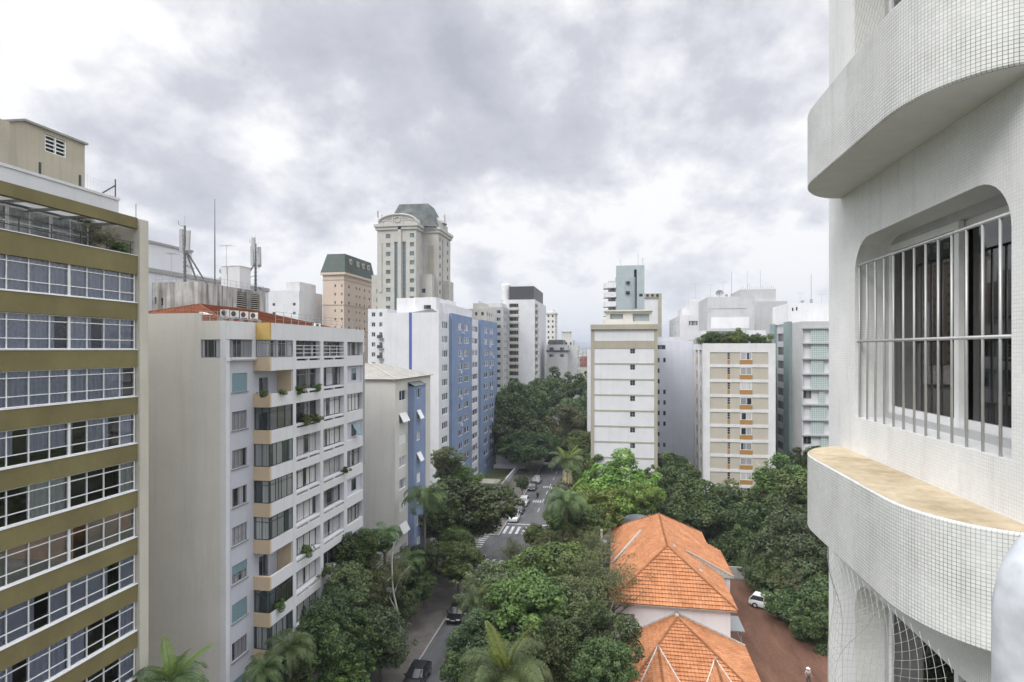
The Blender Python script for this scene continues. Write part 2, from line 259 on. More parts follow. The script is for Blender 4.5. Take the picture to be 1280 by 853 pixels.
M = dict(
    cream=wallmat('cream_plaster', (0.605, 0.59, 0.555), streak=.12, dirty=.14, blot=.06),
    white=wallmat('white_paint', (0.64, 0.65, 0.68), streak=.10, dirty=.14, blot=.07),
    offwhite=wallmat('offwhite_paint', (0.68, 0.67, 0.645), streak=.12, dirty=.15),
    brown=wallmat('olive_brown_render', (0.20, 0.172, 0.080), streak=.12, dirty=.22, blot=.22),
    pier=wallmat('pale_concrete', (0.56, 0.53, 0.46), streak=.15, dirty=.2),
    beige=wallmat('weathered_beige', (0.46, 0.42, 0.335), streak=.3, dirty=.35, blot=.12),
    bluegrey=wallmat('blue_grey_paint', (0.50, 0.515, 0.575), streak=.08, dirty=.12, blot=.06),
    tan=wallmat('tan_paint', (0.55, 0.435, 0.31), streak=.10, dirty=.16, blot=.06),
    ochre=wallmat('ochre_paint', (0.52, 0.36, 0.13), streak=.06, dirty=.1),
    band=wallmat('white_band_paint', (0.66, 0.66, 0.68), streak=.10, dirty=.16, blot=.05),
    blue=wallmat('blue_paint', (0.20, 0.265, 0.41), streak=.16, dirty=.16, blot=.12),
    paleblue=wallmat('faded_blue_paint', (0.235, 0.295, 0.45), streak=.14, dirty=.16, blot=.12),
    deepblue=plain('deep_blue_stripe', (0.08, 0.115, 0.36), .7),
    stained=wallmat('stained_concrete', (0.45, 0.44, 0.43), streak=.5, dirty=.4, blot=.5, dirt=(-.25, -.25, -.25), lo=.43, hi=.66),
    pinkstone=wallmat('pink_beige_stone', (0.575, 0.47, 0.395), streak=.05, dirty=.06, blot=.04),
    hotel=wallmat('grey_beige_stone', (0.475, 0.46, 0.43), streak=.22, dirty=.22, blot=.10),
    greyblue=wallmat('light_blue_grey_wall', (0.60, 0.625, 0.69), streak=.12, dirty=.12, blot=.06),
    tealwall=wallmat('pale_teal_wall', (0.35, 0.405, 0.42), streak=.2, dirty=.15),
    teal=plain('teal_cladding', (0.20, 0.27, 0.265), .6),
    taupe=wallmat('taupe_trim', (0.37, 0.345, 0.28), streak=.12, dirty=.15),
    slatbeige=wallmat('beige_cladding', (0.47, 0.435, 0.375), streak=.08, dirty=.1, blot=.05),
    greywall=wallmat('grey_wall', (0.48, 0.485, 0.495), streak=.18, dirty=.2),
    palegrey=wallmat('pale_grey_wall', (0.66, 0.66, 0.675), streak=.14, dirty=.16),
    darkbox=plain('dark_charcoal', (0.035, 0.037, 0.045), .5),
    greenroof=plain('dark_green_metal', (0.011, 0.034, 0.024), .55, scale=.6, grain=.3),
    slate=plain('weathered_slate', (0.085, 0.10, 0.10), .7, scale=.4, grain=.5),
    concrete=wallmat('concrete', (0.34, 0.335, 0.32), streak=.3, dirty=.3),
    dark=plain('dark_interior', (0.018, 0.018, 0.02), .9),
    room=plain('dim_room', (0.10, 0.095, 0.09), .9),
    whiteframe=plain('white_frame', (0.78, 0.79, 0.80), .4, grain=.05),
    greenframe=plain('dark_green_frame', (0.035, 0.060, 0.060), .45),
    greyframe=plain('grey_frame', (0.22, 0.23, 0.24), .4),
    blueshade=plain('blue_shutter', (0.17, 0.26, 0.30), .6),
    whiteshade=plain('white_shutter', (0.75, 0.76, 0.76), .5),
    orangepanel=plain('ochre_panel', (0.36, 0.19, 0.05), .6),
    rail=plain('dark_rail', (0.05, 0.05, 0.052), .5),
    alu=plain('aluminium', (0.50, 0.51, 0.52), .45, metal=.35, grain=.08),
    steel=plain('galvanised_steel', (0.33, 0.34, 0.35), .45, metal=.4),
    cord=plain('grey_cord', (0.45, 0.45, 0.44), .8),
    mastgrey=plain('weathered_mast_grey', (0.13, 0.135, 0.14), .5, metal=.2),
    gear=plain('grey_equipment', (0.36, 0.37, 0.38), .5),
    acwhite=plain('white_enamel', (0.62, 0.62, 0.60), .45),
    black=plain('black_rubber', (0.012, 0.012, 0.012), .7),
    pane=panemat('window_pane', cover=.75),
    panedark=panemat('dark_pane', curtain=(.2, .2, .22), cover=.25),
    panebright=panemat('bright_curtain_pane', curtain=(.62, .62, .63), cover=1.15),
    paneloggia=panemat('loggia_pane', dark=(.055, .065, .065), curtain=(.42, .44, .44), cover=.85),
    paneteal=panemat('teal_pane', dark=(.10, .17, .19), curtain=(.16, .25, .28), cover=.6),
    glass=glassmat('clear_glass', clear=.95),
    glass_dim=glassmat('dim_glass', clear=.62),
    curt_lilac=plain('lilac_grey_curtain', (0.68, 0.68, 0.90), .85, grain=.1),
    curt_white=plain('white_curtain', (0.82, 0.82, 0.82), .85, grain=.08),
    curt_beige=plain('beige_blind', (0.52, 0.49, 0.44), .85, grain=.06),
    curt_dark=plain('dark_curtain', (0.07, 0.065, 0.065), .9, grain=.2),
    blind=plain('lilac_blind', (0.56, 0.56, 0.74), .85, grain=.06),
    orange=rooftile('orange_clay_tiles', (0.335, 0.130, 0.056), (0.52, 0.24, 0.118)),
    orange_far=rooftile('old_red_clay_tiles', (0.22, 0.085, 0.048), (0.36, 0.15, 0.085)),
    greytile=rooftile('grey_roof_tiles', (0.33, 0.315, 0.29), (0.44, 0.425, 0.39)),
    mortar=plain('white_mortar', (0.43, 0.40, 0.365), .85, grain=.25),
    asphalt=groundmat('asphalt', (0.075, 0.075, 0.082), (0.15, 0.15, 0.155), scale=.6, fine=9, stretch=(1.2, .3, 1)),
    paving=groundmat('stained_paving', (0.095, 0.088, 0.082), (0.19, 0.175, 0.16), scale=.5, fine=5),
    roadpaint=groundmat('worn_road_paint', (0.22, 0.22, 0.22), (0.72, 0.72, 0.70), scale=1.5, fine=7, bump=.05),
    kerb=groundmat('kerb_stone', (0.26, 0.255, 0.245), (0.42, 0.41, 0.40), scale=1, fine=6),
    earth=groundmat('red_earth', (0.075, 0.038, 0.026), (0.165, 0.086, 0.057), scale=.5, fine=3.5, stretch=(1.3, .25, 1)),
    grassy=groundmat('grassy_ground', (0.045, 0.060, 0.022), (0.10, 0.105, 0.05), scale=.2, fine=4),
    hillm=groundmat('forested_hill', (0.035, 0.055, 0.05), (0.06, 0.085, 0.07), scale=.002, fine=.02),
    leafdark=leafmat('dark_foliage', (0.0290, 0.0551, 0.0188), (0.0899, 0.1363, 0.0406)),
    leafmid=leafmat('green_foliage', (0.0405, 0.0743, 0.0203), (0.1242, 0.1823, 0.0432)),
    leaflight=leafmat('bright_foliage', (0.0725, 0.1313, 0.0225), (0.2063, 0.2937, 0.0625)),
    leafolive=leafmat('olive_foliage', (0.0567, 0.0810, 0.0338), (0.1553, 0.1823, 0.0743)),
    leafblue=leafmat('blue_green_foliage', (0.034, 0.056, 0.026), (0.098, 0.132, 0.058)),
    leafpalm=leafmat('palm_leaf', (0.0405, 0.0743, 0.0270), (0.1148, 0.1755, 0.0607), trans=.25),
    leafpalmy=leafmat('young_palm_leaf', (0.10, 0.16, 0.028), (0.20, 0.28, 0.05), trans=.35),
    bark=wallmat('grey_bark', (0.17, 0.15, 0.125), streak=.3, dirty=.3, blot=.3, bump=.8),
    palebark=wallmat('pale_bark', (0.52, 0.50, 0.46), streak=.2, dirty=.2, blot=.2),
    creamflower=plain('cream_flowers', (0.62, 0.56, 0.38), .8, grain=.3),
)
M['tile_wall'] = tilemat('white_mosaic_wall', tile=(.80, .81, .815), grout=(.60, .60, .59), gw=.09, wear=.8, size=.0215, var=.04)
M['tile_planter'] = tilemat('white_mosaic_planter', tile=(.68, .69, .685), grout=(.17, .165, .15), gw=.09, wear=.6, size=.0215, var=.07)
M['soffit'] = wallmat('grey_soffit', (.64, .64, .63), streak=.1, dirty=.15, rough=.9)
def milkymat():
    m = bpy.data.materials.new('milky_glazing'); m.use_nodes = True; t = m.node_tree; t.nodes.clear()
    o = N(t, 'ShaderNodeOutputMaterial'); a = N(t, 'ShaderNodeBsdfTranslucent'); a.inputs[0].default_value = (.9, .9, .9, 1); b = N(t, 'ShaderNodeBsdfDiffuse'); b.inputs[0].default_value = (.8, .8, .8, 1)
    s_ = N(t, 'ShaderNodeMixShader', inp={0: .45}); L(t, a.outputs[0], s_.inputs[1]); L(t, b.outputs[0], s_.inputs[2]); L(t, s_.outputs[0], o.inputs[0]); return m
M['milky'] = milkymat()
M['dustytop'] = groundmat('dusty_mortar_top', (.36, .285, .19), (.62, .53, .39), scale=2.6, fine=14, bump=.4)

# ------------------------------------------------------------------ mesh builder
class MB:
    def __init__(s): s.v = []; s.f = []; s.m = []; s.uv = {}
    def face(s, pts, m=0, uv=None):
        i = len(s.v); s.v += [tuple(p) for p in pts]; s.f.append(tuple(range(i, i + len(pts)))); s.m.append(m)
        if uv: s.uv[len(s.f) - 1] = uv
    def box(s, x0, x1, y0, y1, z0, z1, m=0, skip=''):
        a = [(x0, y0, z0), (x1, y0, z0), (x1, y1, z0), (x0, y1, z0), (x0, y0, z1), (x1, y0, z1), (x1, y1, z1), (x0, y1, z1)]
        for k, q in (('b', (3, 2, 1, 0)), ('t', (4, 5, 6, 7)), ('s', (0, 1, 5, 4)), ('e', (1, 2, 6, 5)), ('n', (2, 3, 7, 6)), ('w', (3, 0, 4, 7))):
            if k not in skip: s.face([a[j] for j in q], m)
    def obox(s, c, ax, ay, az, m=0):
        """box round centre c with half-axis vectors"""
        c = Vector(c); ax = Vector(ax); ay = Vector(ay); az = Vector(az)
        p = [c + sx * ax + sy * ay + sz * az for sz in (-1, 1) for sx, sy in ((-1, -1), (1, -1), (1, 1), (-1, 1))]
        for q in ((3, 2, 1, 0), (4, 5, 6, 7), (0, 1, 5, 4), (1, 2, 6, 5), (2, 3, 7, 6), (3, 0, 4, 7)): s.face([p[j] for j in q], m)
    def bar(s, a, b, r, m=0, n=4, r2=None): s.tube([a, b], [r, r if r2 is None else r2], n, m)
    def tube(s, path, rad, n=6, m=0, cap=True):
        path = [Vector(p) for p in path]
        if not hasattr(rad, '__len__'): rad = [rad] * len(path)
        rings = []; prev = None
        for i, p in enumerate(path):
            t = (path[min(i + 1, len(path) - 1)] - path[max(i - 1, 0)])
            t = t.normalized() if t.length > 1e-9 else Vector((0, 0, 1))
            ref = prev if prev is not None else (Vector((0, 0, 1)) if abs(t.z) < .9 else Vector((1, 0, 0)))
            a = t.cross(ref).normalized() if t.cross(ref).length > 1e-6 else t.orthogonal().normalized()
            b = t.cross(a).normalized(); prev = ref
            o = math.pi / 4 if n == 4 else 0
            rings.append([p + rad[i] * (math.cos(o + 2 * math.pi * k / n) * a + math.sin(o + 2 * math.pi * k / n) * b) for k in range(n)])
        base = len(s.v)
        for rg in rings: s.v += [tuple(p) for p in rg]
        for i in range(len(rings) - 1):
            for k in range(n):
                s.f.append((base + i * n + k, base + i * n + (k + 1) % n, base + (i + 1) * n + (k + 1) % n, base + (i + 1) * n + k)); s.m.append(m)
        if cap:
            s.f.append(tuple(base + k for k in reversed(range(n)))); s.m.append(m)
            s.f.append(tuple(base + (len(rings) - 1) * n + k for k in range(n))); s.m.append(m)
    def lathe(s, c, prof, n=16, m=0):
        base = len(s.v)
        for r, z in prof:
            for k in range(n): s.v.append((c[0] + r * math.cos(2 * math.pi * k / n), c[1] + r * math.sin(2 * math.pi * k / n), c[2] + z))
        for i in range(len(prof) - 1):
            for k in range(n):
                s.f.append((base + i * n + k, base + i * n + (k + 1) % n, base + (i + 1) * n + (k + 1) % n, base + (i + 1) * n + k)); s.m.append(m)
    def mesh(s, name, mats, origin=(0, 0, 0), smooth=False):
        me = bpy.data.meshes.new(name)
        ox, oy, oz = origin
        me.from_pydata([(x - ox, y - oy, z - oz) for x, y, z in s.v], [], s.f)
        for mt in (mats if isinstance(mats, (list, tuple)) else [mats]): me.materials.append(mt)
        me.polygons.foreach_set('material_index', s.m)
        if smooth: me.polygons.foreach_set('use_smooth', [True] * len(s.f))
        if s.uv:
            ul = me.uv_layers.new(name='UVMap')
            for fi, uvs in s.uv.items():
                for li, q in zip(me.polygons[fi].loop_indices, uvs): ul.data[li].uv = q
        me.update(); return me
    def build(s, name, mats, parent=None, smooth=False):
        o = bpy.data.objects.new(name, s.mesh(name, mats, wloc(parent) if parent else (0, 0, 0), smooth))
        COL.objects.link(o)
        if parent: o.parent = parent
        return o
def wloc(o):
    x = Vector((0, 0, 0))
    while o is not None: x = x + o.location; o = o.parent
    return x
def tag(o, label=None, cat=None, group=None, kind=None):
    if label: o['label'] = label
    if cat: o['category'] = cat
    if group: o['group'] = group
    if kind: o['kind'] = kind
    return o
def thing(name, label, cat, loc=(0, 0, 0), group=None, rz=0):
    o = bpy.data.objects.new(name, None); COL.objects.link(o); o.empty_display_size = .3
    o.location = loc; o.rotation_euler = (0, 0, rz)
    return tag(o, label, cat, group)
def inst(name, me, parent=None, loc=(0, 0, 0), rz=0, scale=None):
    """an object of its own that shares mesh data; loc is in the parent's frame"""
    o = bpy.data.objects.new(name, me); COL.objects.link(o); o.location = loc; o.rotation_euler = (0, 0, rz)
    if scale is not None: o.scale = scale if hasattr(scale, '__len__') else (scale,) * 3
    if parent: o.parent = parent
    return o
def copy_tree(o, parent=None):
    c = o.copy(); COL.objects.link(c)
    if parent is not None: c.parent = parent
    for ch in list(o.children): copy_tree(ch, c)
    return c

# ------------------------------------------------------------------ facades and windows
def fpt(ax, plane, u, z, d=0.0):
    """point on a facade plane, d metres inwards"""
    if ax == 'x+': return (plane - d, u, z)
    if ax == 'x-': return (plane + d, u, z)
    return (u, plane + d, z)                    # y-
def fquad(mb, ax, plane, u0, u1, z0, z1, d=0.0, m=0):
    p = [fpt(ax, plane, u0, z0, d), fpt(ax, plane, u1, z0, d), fpt(ax, plane, u1, z1, d), fpt(ax, plane, u0, z1, d)]
    if ax == 'x-': p.reverse()
    mb.face(p, m)
def fbox(mb, ax, plane, u0, u1, z0, z1, out_, in_=0.0, m=0):
    """box standing proud of the facade by out_ and reaching in_ behind it"""
    a = fpt(ax, plane, u0, z0, -out_); b = fpt(ax, plane, u1, z1, in_)
    mb.box(min(a[0], b[0]), max(a[0], b[0]), min(a[1], b[1]), max(a[1], b[1]), min(a[2], b[2]), max(a[2], b[2]), m)
def facade(mb, ax, plane, u0, u1, z0, z1, ops, m=0, mr=None):
    """wall sheet with recessed openings (ua, ub, za, zb, depth, back material or None)"""
    mr = m if mr is None else mr
    us = sorted({u0, u1, *[q for o in ops for q in o[:2]]}); zs = sorted({z0, z1, *[q for o in ops for q in o[2:4]]})
    for j in range(len(zs) - 1):
        zc = (zs[j] + zs[j + 1]) / 2; st = None
        row = [o for o in ops if o[2] < zc < o[3]]
        for i in range(len(us) - 1):
            uc = (us[i] + us[i + 1]) / 2
            hole = any(o[0] < uc < o[1] for o in row)
            if not hole and st is None: st = us[i]
            if hole and st is not None: fquad(mb, ax, plane, st, us[i], zs[j], zs[j + 1], 0, m); st = None
        if st is not None: fquad(mb, ax, plane, st, u1, zs[j], zs[j + 1], 0, m)
    for o in ops:
        ua, ub, a, b, d, bk = o
        for (p, q) in (((ua, a), (ub, a)), ((ub, a), (ub, b)), ((ub, b), (ua, b)), ((ua, b), (ua, a))):
            mb.face([fpt(ax, plane, *p, 0), fpt(ax, plane, *p, d), fpt(ax, plane, *q, d), fpt(ax, plane, *q, 0)], mr)
        if bk is not None: fquad(mb, ax, plane, ua, ub, a, b, d, bk)
ROT = {'y-': 0.0, 'x+': R(90), 'x-': R(-90)}
_wm = {}
def winmesh(w_, h_, cols=(.5,), rows=(), fm='whiteframe', pm='pane', fw=.05, merged=False, bars=0):
    key = (round(w_, 2), round(h_, 2), tuple(cols), tuple(rows), fm, pm, merged, fw, bars)
    if key in _wm: return _wm[key]
    fr = MB(); x0, x1 = -w_ / 2, w_ / 2; t = .035
    fr.box(x0, x1, -t, t, 0, fw); fr.box(x0, x1, -t, t, h_ - fw, h_)
    fr.box(x0, x0 + fw, -t, t, fw, h_ - fw); fr.box(x1 - fw, x1, -t, t, fw, h_ - fw)
    for c in cols: fr.box(x0 + c * w_ - fw * .45, x0 + c * w_ + fw * .45, -t * .9, t * .9, fw, h_ - fw)
    for r_ in rows: fr.box(x0 + fw, x1 - fw, -t * .8, t * .8, r_ * h_ - fw * .4, r_ * h_ + fw * .4)
    for k in range(bars):
        xx = x0 + (k + 1) / (bars + 1) * w_; fr.box(xx - .012, xx + .012, -t - .03, -t - .01, fw, h_ - fw)
    pn = MB() if not merged else fr
    pn.face([(x0 + fw, .012, fw), (x1 - fw, .012, fw), (x1 - fw, .012, h_ - fw), (x0 + fw, .012, h_ - fw)], 1 if merged else 0)
    if merged: r = (fr.mesh('window', [M[fm], M[pm]]), None)
    else: r = (fr.mesh('window_frame', M[fm]), pn.mesh('pane', M[pm]))
    _wm[key] = r; return r
def window(parent, ax, plane, u, z, w_, h_, d=.12, name='window', **kw):
    a, b = winmesh(w_ - .004, h_ - .004, **kw)
    o = inst(name, a, parent, Vector(fpt(ax, plane, u, z + .002, d)) - wloc(parent), ROT[ax])
    if b: inst('pane', b, o)
    return o
class Cnt:                                      # first 100 of one part as parts, the rest as one stuff part
    pass
def wall_block(parent, name, X0, X1, Y0, Y1, z0, z1, mats, ops=None, parapet=.5, bk=1):
    """a plastered block; ops = {'y-': [...], 'x+': [...], 'x-': [...]} recessed openings"""
    ops = ops or {}; mb = MB()
    facade(mb, 'y-', Y0, X0, X1, z0, z1, ops.get('y-', []))
    facade(mb, 'x+', X1, Y0, Y1, z0, z1, ops.get('x+', []))
    facade(mb, 'x-', X0, Y0, Y1, z0, z1, ops.get('x-', []))
    mb.face([(X1, Y1, z0), (X0, Y1, z0), (X0, Y1, z1), (X1, Y1, z1)])
    t = .2; zt = z1 - parapet                   # parapet ring and sunken roof slab
    mb.face([(X0, Y0, z1), (X1, Y0, z1), (X1 - t, Y0 + t, z1), (X0 + t, Y0 + t, z1)]); mb.face([(X1, Y0, z1), (X1, Y1, z1), (X1 - t, Y1 - t, z1), (X1 - t, Y0 + t, z1)])
    mb.face([(X1, Y1, z1), (X0, Y1, z1), (X0 + t, Y1 - t, z1), (X1 - t, Y1 - t, z1)]); mb.face([(X0, Y1, z1), (X0, Y0, z1), (X0 + t, Y0 + t, z1), (X0 + t, Y1 - t, z1)])
    q = [(X0 + t, Y0 + t), (X1 - t, Y0 + t), (X1 - t, Y1 - t), (X0 + t, Y1 - t)]
    for i in range(4):
        a, b = q[i], q[(i + 1) % 4]; mb.face([(*a, z1), (*b, z1), (*b, zt), (*a, zt)])
    mb.face([(*a, zt) for a in q])
    return mb.build(name, mats, parent)
def roof_plane(mb, poly, eave_dir, m=0, course=.42, lip=.085):
    """tile courses on a sloping plane: poly = 3-D corners, eave_dir = unit vector along the eave"""
    pts = [Vector(p) for p in poly]; e = Vector(eave_dir).normalized()
    n = None
    for i in range(1, len(pts) - 1):
        c = (pts[i] - pts[0]).cross(pts[i + 1] - pts[0])
        if c.length > 1e-6: n = c.normalized(); break
    if n.z < 0: n = -n
    up = n.cross(e).normalized()
    if up.z < 0: up = -up
    o = pts[0]; uv = [((p - o).dot(e), (p - o).dot(up)) for p in pts]
    vmin = min(q[1] for q in uv); vmax = max(q[1] for q in uv)
    def clip(P_, v, keep_above):
        r = []
        for i in range(len(P_)):
            a, b = P_[i], P_[(i + 1) % len(P_)]
            ia = (a[1] >= v) if keep_above else (a[1] <= v); ib = (b[1] >= v) if keep_above else (b[1] <= v)
            if ia: r.append(a)
            if ia != ib:
                t = (v - a[1]) / (b[1] - a[1]); r.append((a[0] + t * (b[0] - a[0]), v))
        return r
    k = 0; nrow = max(1, int(round((vmax - vmin) / course))); st = (vmax - vmin) / nrow
    for k in range(nrow):
        a, b = vmin + k * st, vmin + (k + 1) * st
        c = clip(clip(uv, a, True), b, False)
        if len(c) < 3: continue
        lift = lambda q: lip * (1 - (q[1] - a) / st) + .01
        p3 = [o + e * q[0] + up * q[1] + n * lift(q) for q in c]
        mb.face(p3, m, [(q[0] + 50, q[1] - vmin + 50) for q in c])
        low = sorted([q for q in c if abs(q[1] - a) < 1e-5], key=lambda q: q[0])
        if len(low) >= 2:
            l0, l1 = low[0], low[-1]
            A = o + e * l0[0] + up * a; B = o + e * l1[0] + up * a
            mb.face([A - n * .03, B - n * .03, B + n * (lip + .01), A + n * (lip + .01)], m, [(l0[0] + 50, 0), (l1[0] + 50, 0), (l1[0] + 50, 0.05), (l0[0] + 50, .05)])
HAZE = 0.00030
# ------------------------------------------------------------------ ground, roads, hills
def sheet(name, rects, z, mat, kind='structure'):
    mb = MB()
    for x0, x1, y0, y1 in rects: mb.face([(x0, y0, z), (x1, y0, z), (x1, y1, z), (x0, y1, z)])
    return tag(mb.build(name, mat), kind=kind)
sheet('ground', [(-20000, 20000, -3000, 30000)], 0.0, M['grassy'])
RX0, RX1, CY0, CY1 = -19.2, -10.2, 87.0, 96.5
sheet('road', [(RX0, RX1, -20, 420), (-160, RX0, CY0, CY1), (RX1, 160, CY0, CY1)], 0.006, M['asphalt'])
mb = MB()
for (x0, x1) in ((-24.6, RX0 - .16), (RX1 + .16, -5.4)):
    for (y0, y1) in ((-20, CY0 - .16), (CY1 + .16, 420)): mb.box(x0, x1, y0, y1, -.05, .12)
for (y0, y1) in ((CY0 - 3.5, CY0 - .16), (CY1 + .16, CY1 + 3.5)):
    mb.box(-160, -24.6, y0, y1, -.05, .12); mb.box(-5.4, 160, y0, y1, -.05, .12)
tag(mb.build('pavement', M['paving']), kind='structure')
mb = MB()
for x0 in (RX0 - .16, RX1):
    for (y0, y1) in ((-20, CY0), (CY1, 420)): mb.box(x0, x0 + .16, y0, y1, -.05, .135)
for y0 in (CY0 - .16, CY1):
    mb.box(-160, RX0 - .16, y0, y0 + .16, -.05, .135); mb.box(RX1 + .16, 160, y0, y0 + .16, -.05, .135)
tag(mb.build('kerb', M['kerb']), kind='structure')
mb = MB(); zr = .012
def zebra(mb, x0, x1, y0, y1, along):
    n = int(((x1 - x0) if along == 'x' else (y1 - y0)) / 1.05)
    for k in range(n):
        if along == 'x':
            a = x0 + (k + .28) * 1.05; mb.face([(a, y0, zr), (a + .48, y0, zr), (a + .48, y1, zr), (a, y1, zr)])
        else:
            a = y0 + (k + .28) * 1.05; mb.face([(x0, a, zr), (x1, a, zr), (x1, a + .48, zr), (x0, a + .48, zr)])
zebra(mb, RX0, RX1, CY0 - 5.0, CY0 - 1.4, 'x'); zebra(mb, RX0, RX1, CY1 + 1.5, CY1 + 5.6, 'x')
zebra(mb, RX1 + 1.5, RX1 + 4.9, CY0, CY1, 'y'); zebra(mb, RX0 - 5.2, RX0 - 1.6, CY0, CY1, 'y')
mb.face([(RX0 + .2, CY1 + 7.0, zr), (RX1 - .2, CY1 + 7.0, zr), (RX1 - .2, CY1 + 7.35, zr), (RX0 + .2, CY1 + 7.35, zr)])
for y in range(112, 240, 7): mb.face([(-14.8, y, zr), (-14.65, y, zr), (-14.65, y + 3, zr), (-14.8, y + 3, zr)])
for (px, py) in ((672, 627), (684, 609), (694, 610)):           # painted words and arrows worn to blocks
    x, y, _ = G(px, py)
    for k in range(4): mb.face([(x - .9 + k * .45, y - .9, zr), (x - .65 + k * .45, y - .9, zr), (x - .65 + k * .45, y + .9, zr), (x - .9 + k * .45, y + .9, zr)])
tag(mb.build('road_markings', M['roadpaint']), kind='structure')
mb = MB(); yard = [(11.2, 30), (31, 30), (31, 84), (13, 84), (11.6, 60)]
mb.face([(x, y, .006) for x, y in yard]); tag(mb.build('dirt_ground', M['earth']), kind='structure')
sheet('courtyard', [(-44, -24.6, 5, 83.4), (-5.4, 11.0, 20, 83.4)], .004, M['paving'])
# far hills on the horizon
mb = MB(); hv = []
rr = random.Random(3)
def hill(yc, h0, x0, x1, step, depth, seed):
    r = random.Random(seed); ph = [r.uniform(0, 6) for _ in range(5)]; xs = []
    x = x0
    while x <= x1: xs.append(x); x += step
    H_ = [h0 * (.72 + .18 * math.sin(x / 1900 + ph[0]) + .10 * math.sin(x / 700 + ph[1]) + .05 * math.sin(x / 260 + ph[2])) for x in xs]
    for i in range(len(xs) - 1):
        a, b = xs[i], xs[i + 1]
        mb.face([(a, yc - depth, -2), (b, yc - depth, -2), (b, yc - depth * .4, H_[i + 1] * .7), (a, yc - depth * .4, H_[i] * .7)])
        mb.face([(a, yc - depth * .4, H_[i] * .7), (b, yc - depth * .4, H_[i + 1] * .7), (b, yc, H_[i + 1]), (a, yc, H_[i])])
        mb.face([(a, yc, H_[i]), (b, yc, H_[i + 1]), (b, yc + depth, -2), (a, yc + depth, -2)])
hill(7200, 205, -12000, 12000, 120, 1200, 5); hill(5200, 75, -12000, 12000, 110, 900, 8)
tag(mb.build('hills', M['hillm'], smooth=True), kind='structure')
# the city air between here and the hills: one even, thin haze
hzm = bpy.data.materials.new('haze_air'); hzm.use_nodes = True; ht = hzm.node_tree; ht.nodes.clear()
ho_ = N(ht, 'ShaderNodeOutputMaterial'); hv_ = N(ht, 'ShaderNodeVolumePrincipled'); hv_.inputs['Color'].default_value = (.80, .86, .97, 1); hv_.inputs['Density'].default_value = HAZE; hv_.inputs['Anisotropy'].default_value = .2
L(ht, hv_.outputs[0], ho_.inputs['Volume'])
mb = MB(); mb.box(-20100, 20100, -3100, 30100, -1.0, 225.0); tag(mb.build('haze', hzm), kind='stuff')

# ------------------------------------------------------------------ 1. olive-brown apartment block, beside the street on the viewer's side
XF = -29.5
YE = Yon(172, XF)
b1 = thing('apartment_block', 'apartment block with olive brown bands and long rows of white framed windows', 'building', (-29.5, 20, 0))
Y0b = 4.0
ym = [Yon(px, XF) for px in (170.6, 154, 133.6, 112.4, 88.6, 62.9, 36.2, 7.5)]
unit = ym[0] - ym[4]
zt0 = Z(378.5, XF, YE); pitch = 58.4 / F * dep(XF, YE)
bh = 21.5 / F * dep(XF, YE); wh = pitch - bh
rnd1 = random.Random(21)
zp = Z(319.4, XF, YE)
bandz = [(zp, zp - 1.22)]
k = 0
while True:
    zt = zt0 - k * pitch
    if zt < 1.0: break
    bandz.append((zt, max(zt - bh, 0.0))); k += 1
for (zt, zb) in bandz:
    m_ = MB(); m_.box(-31.3, XF, Y0b, YE, zb, zt - .045); m_.box(XF - .25, XF + .04, Y0b, YE, zt - .045, zt, 1)
    m_.build('spandrel_band', [M['brown'], M['whiteframe']], b1)
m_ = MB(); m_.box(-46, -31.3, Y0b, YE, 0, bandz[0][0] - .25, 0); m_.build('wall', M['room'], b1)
m_ = MB(); m_.box(-46, XF + .14, YE + .006, YE + .72, 0, Z(274, XF, YE)); m_.build('end_pier', M['pier'], b1)
m_ = MB(); m_.box(-46, -29.6, Y0b - .3, Y0b - .01, 0, zp); m_.build('end_wall', M['beige'], b1)
# one window unit: four lights wide with a top and a bottom row
def b1_frame(wd, h):
    f = MB(); t = .04
    def bar(x0, x1, z0, z1, tt=t): f.box(x0, x1, -tt, tt, z0, z1)
    zt, zb = h * .80, h * .30
    for z in (0.03, zb, zt, h - .04): bar(0.07, wd - .07, z - .023, z + .023, t * .8)
    bar(0, .07, 0, h, .06); bar(wd - .07, wd, 0, h, .06)
    for i in (1, 2, 3): bar(wd * i / 4 - .025, wd * i / 4 + .025, .03, h - .04)
    return f.mesh('window_frame', M['whiteframe'])
def b1_glass(wd, h):
    f = MB(); f.face([(0.05, .02, .04), (wd - .05, .02, .04), (wd - .05, .02, h - .05), (.05, .02, h - .05)]); return f.mesh('pane', M['glass'])
wfm, wgm = b1_frame(unit, wh), b1_glass(unit, wh)
def curtain_mesh(wd, h, spans, mat, folded=True, drop=0.0):
    f = MB()
    for (a, b) in spans:
        n = max(2, int((b - a) * wd / .055)); pr = None
        for i in range(n + 1):
            x = (a + (b - a) * i / n) * wd; y = .12 + (.045 * math.sin(i * 1.15 + a * 40) + .02 * math.sin(i * .37) if folded else 0)
            if pr: f.face([(pr[0], pr[1], .02 + drop * h), (x, y, .02 + drop * h), (x, y, h - .02), (pr[0], pr[1], h - .02)])
            pr = (x, y)
    return f.mesh('curtain', mat, smooth=folded)
styles = {0: ('curt_lilac', .92), 1: ('curt_lilac', .85), 2: ('curt_lilac', .9), 3: ('curt_lilac', .85), 4: ('curt_white', .55), 5: ('curt_beige', .6), 6: ('blind', .88), 7: ('curt_lilac', .75), 8: ('curt_lilac', .7), 9: ('curt_white', .6), 10: ('curt_beige', .5)}
nfl = len(bandz) - 1
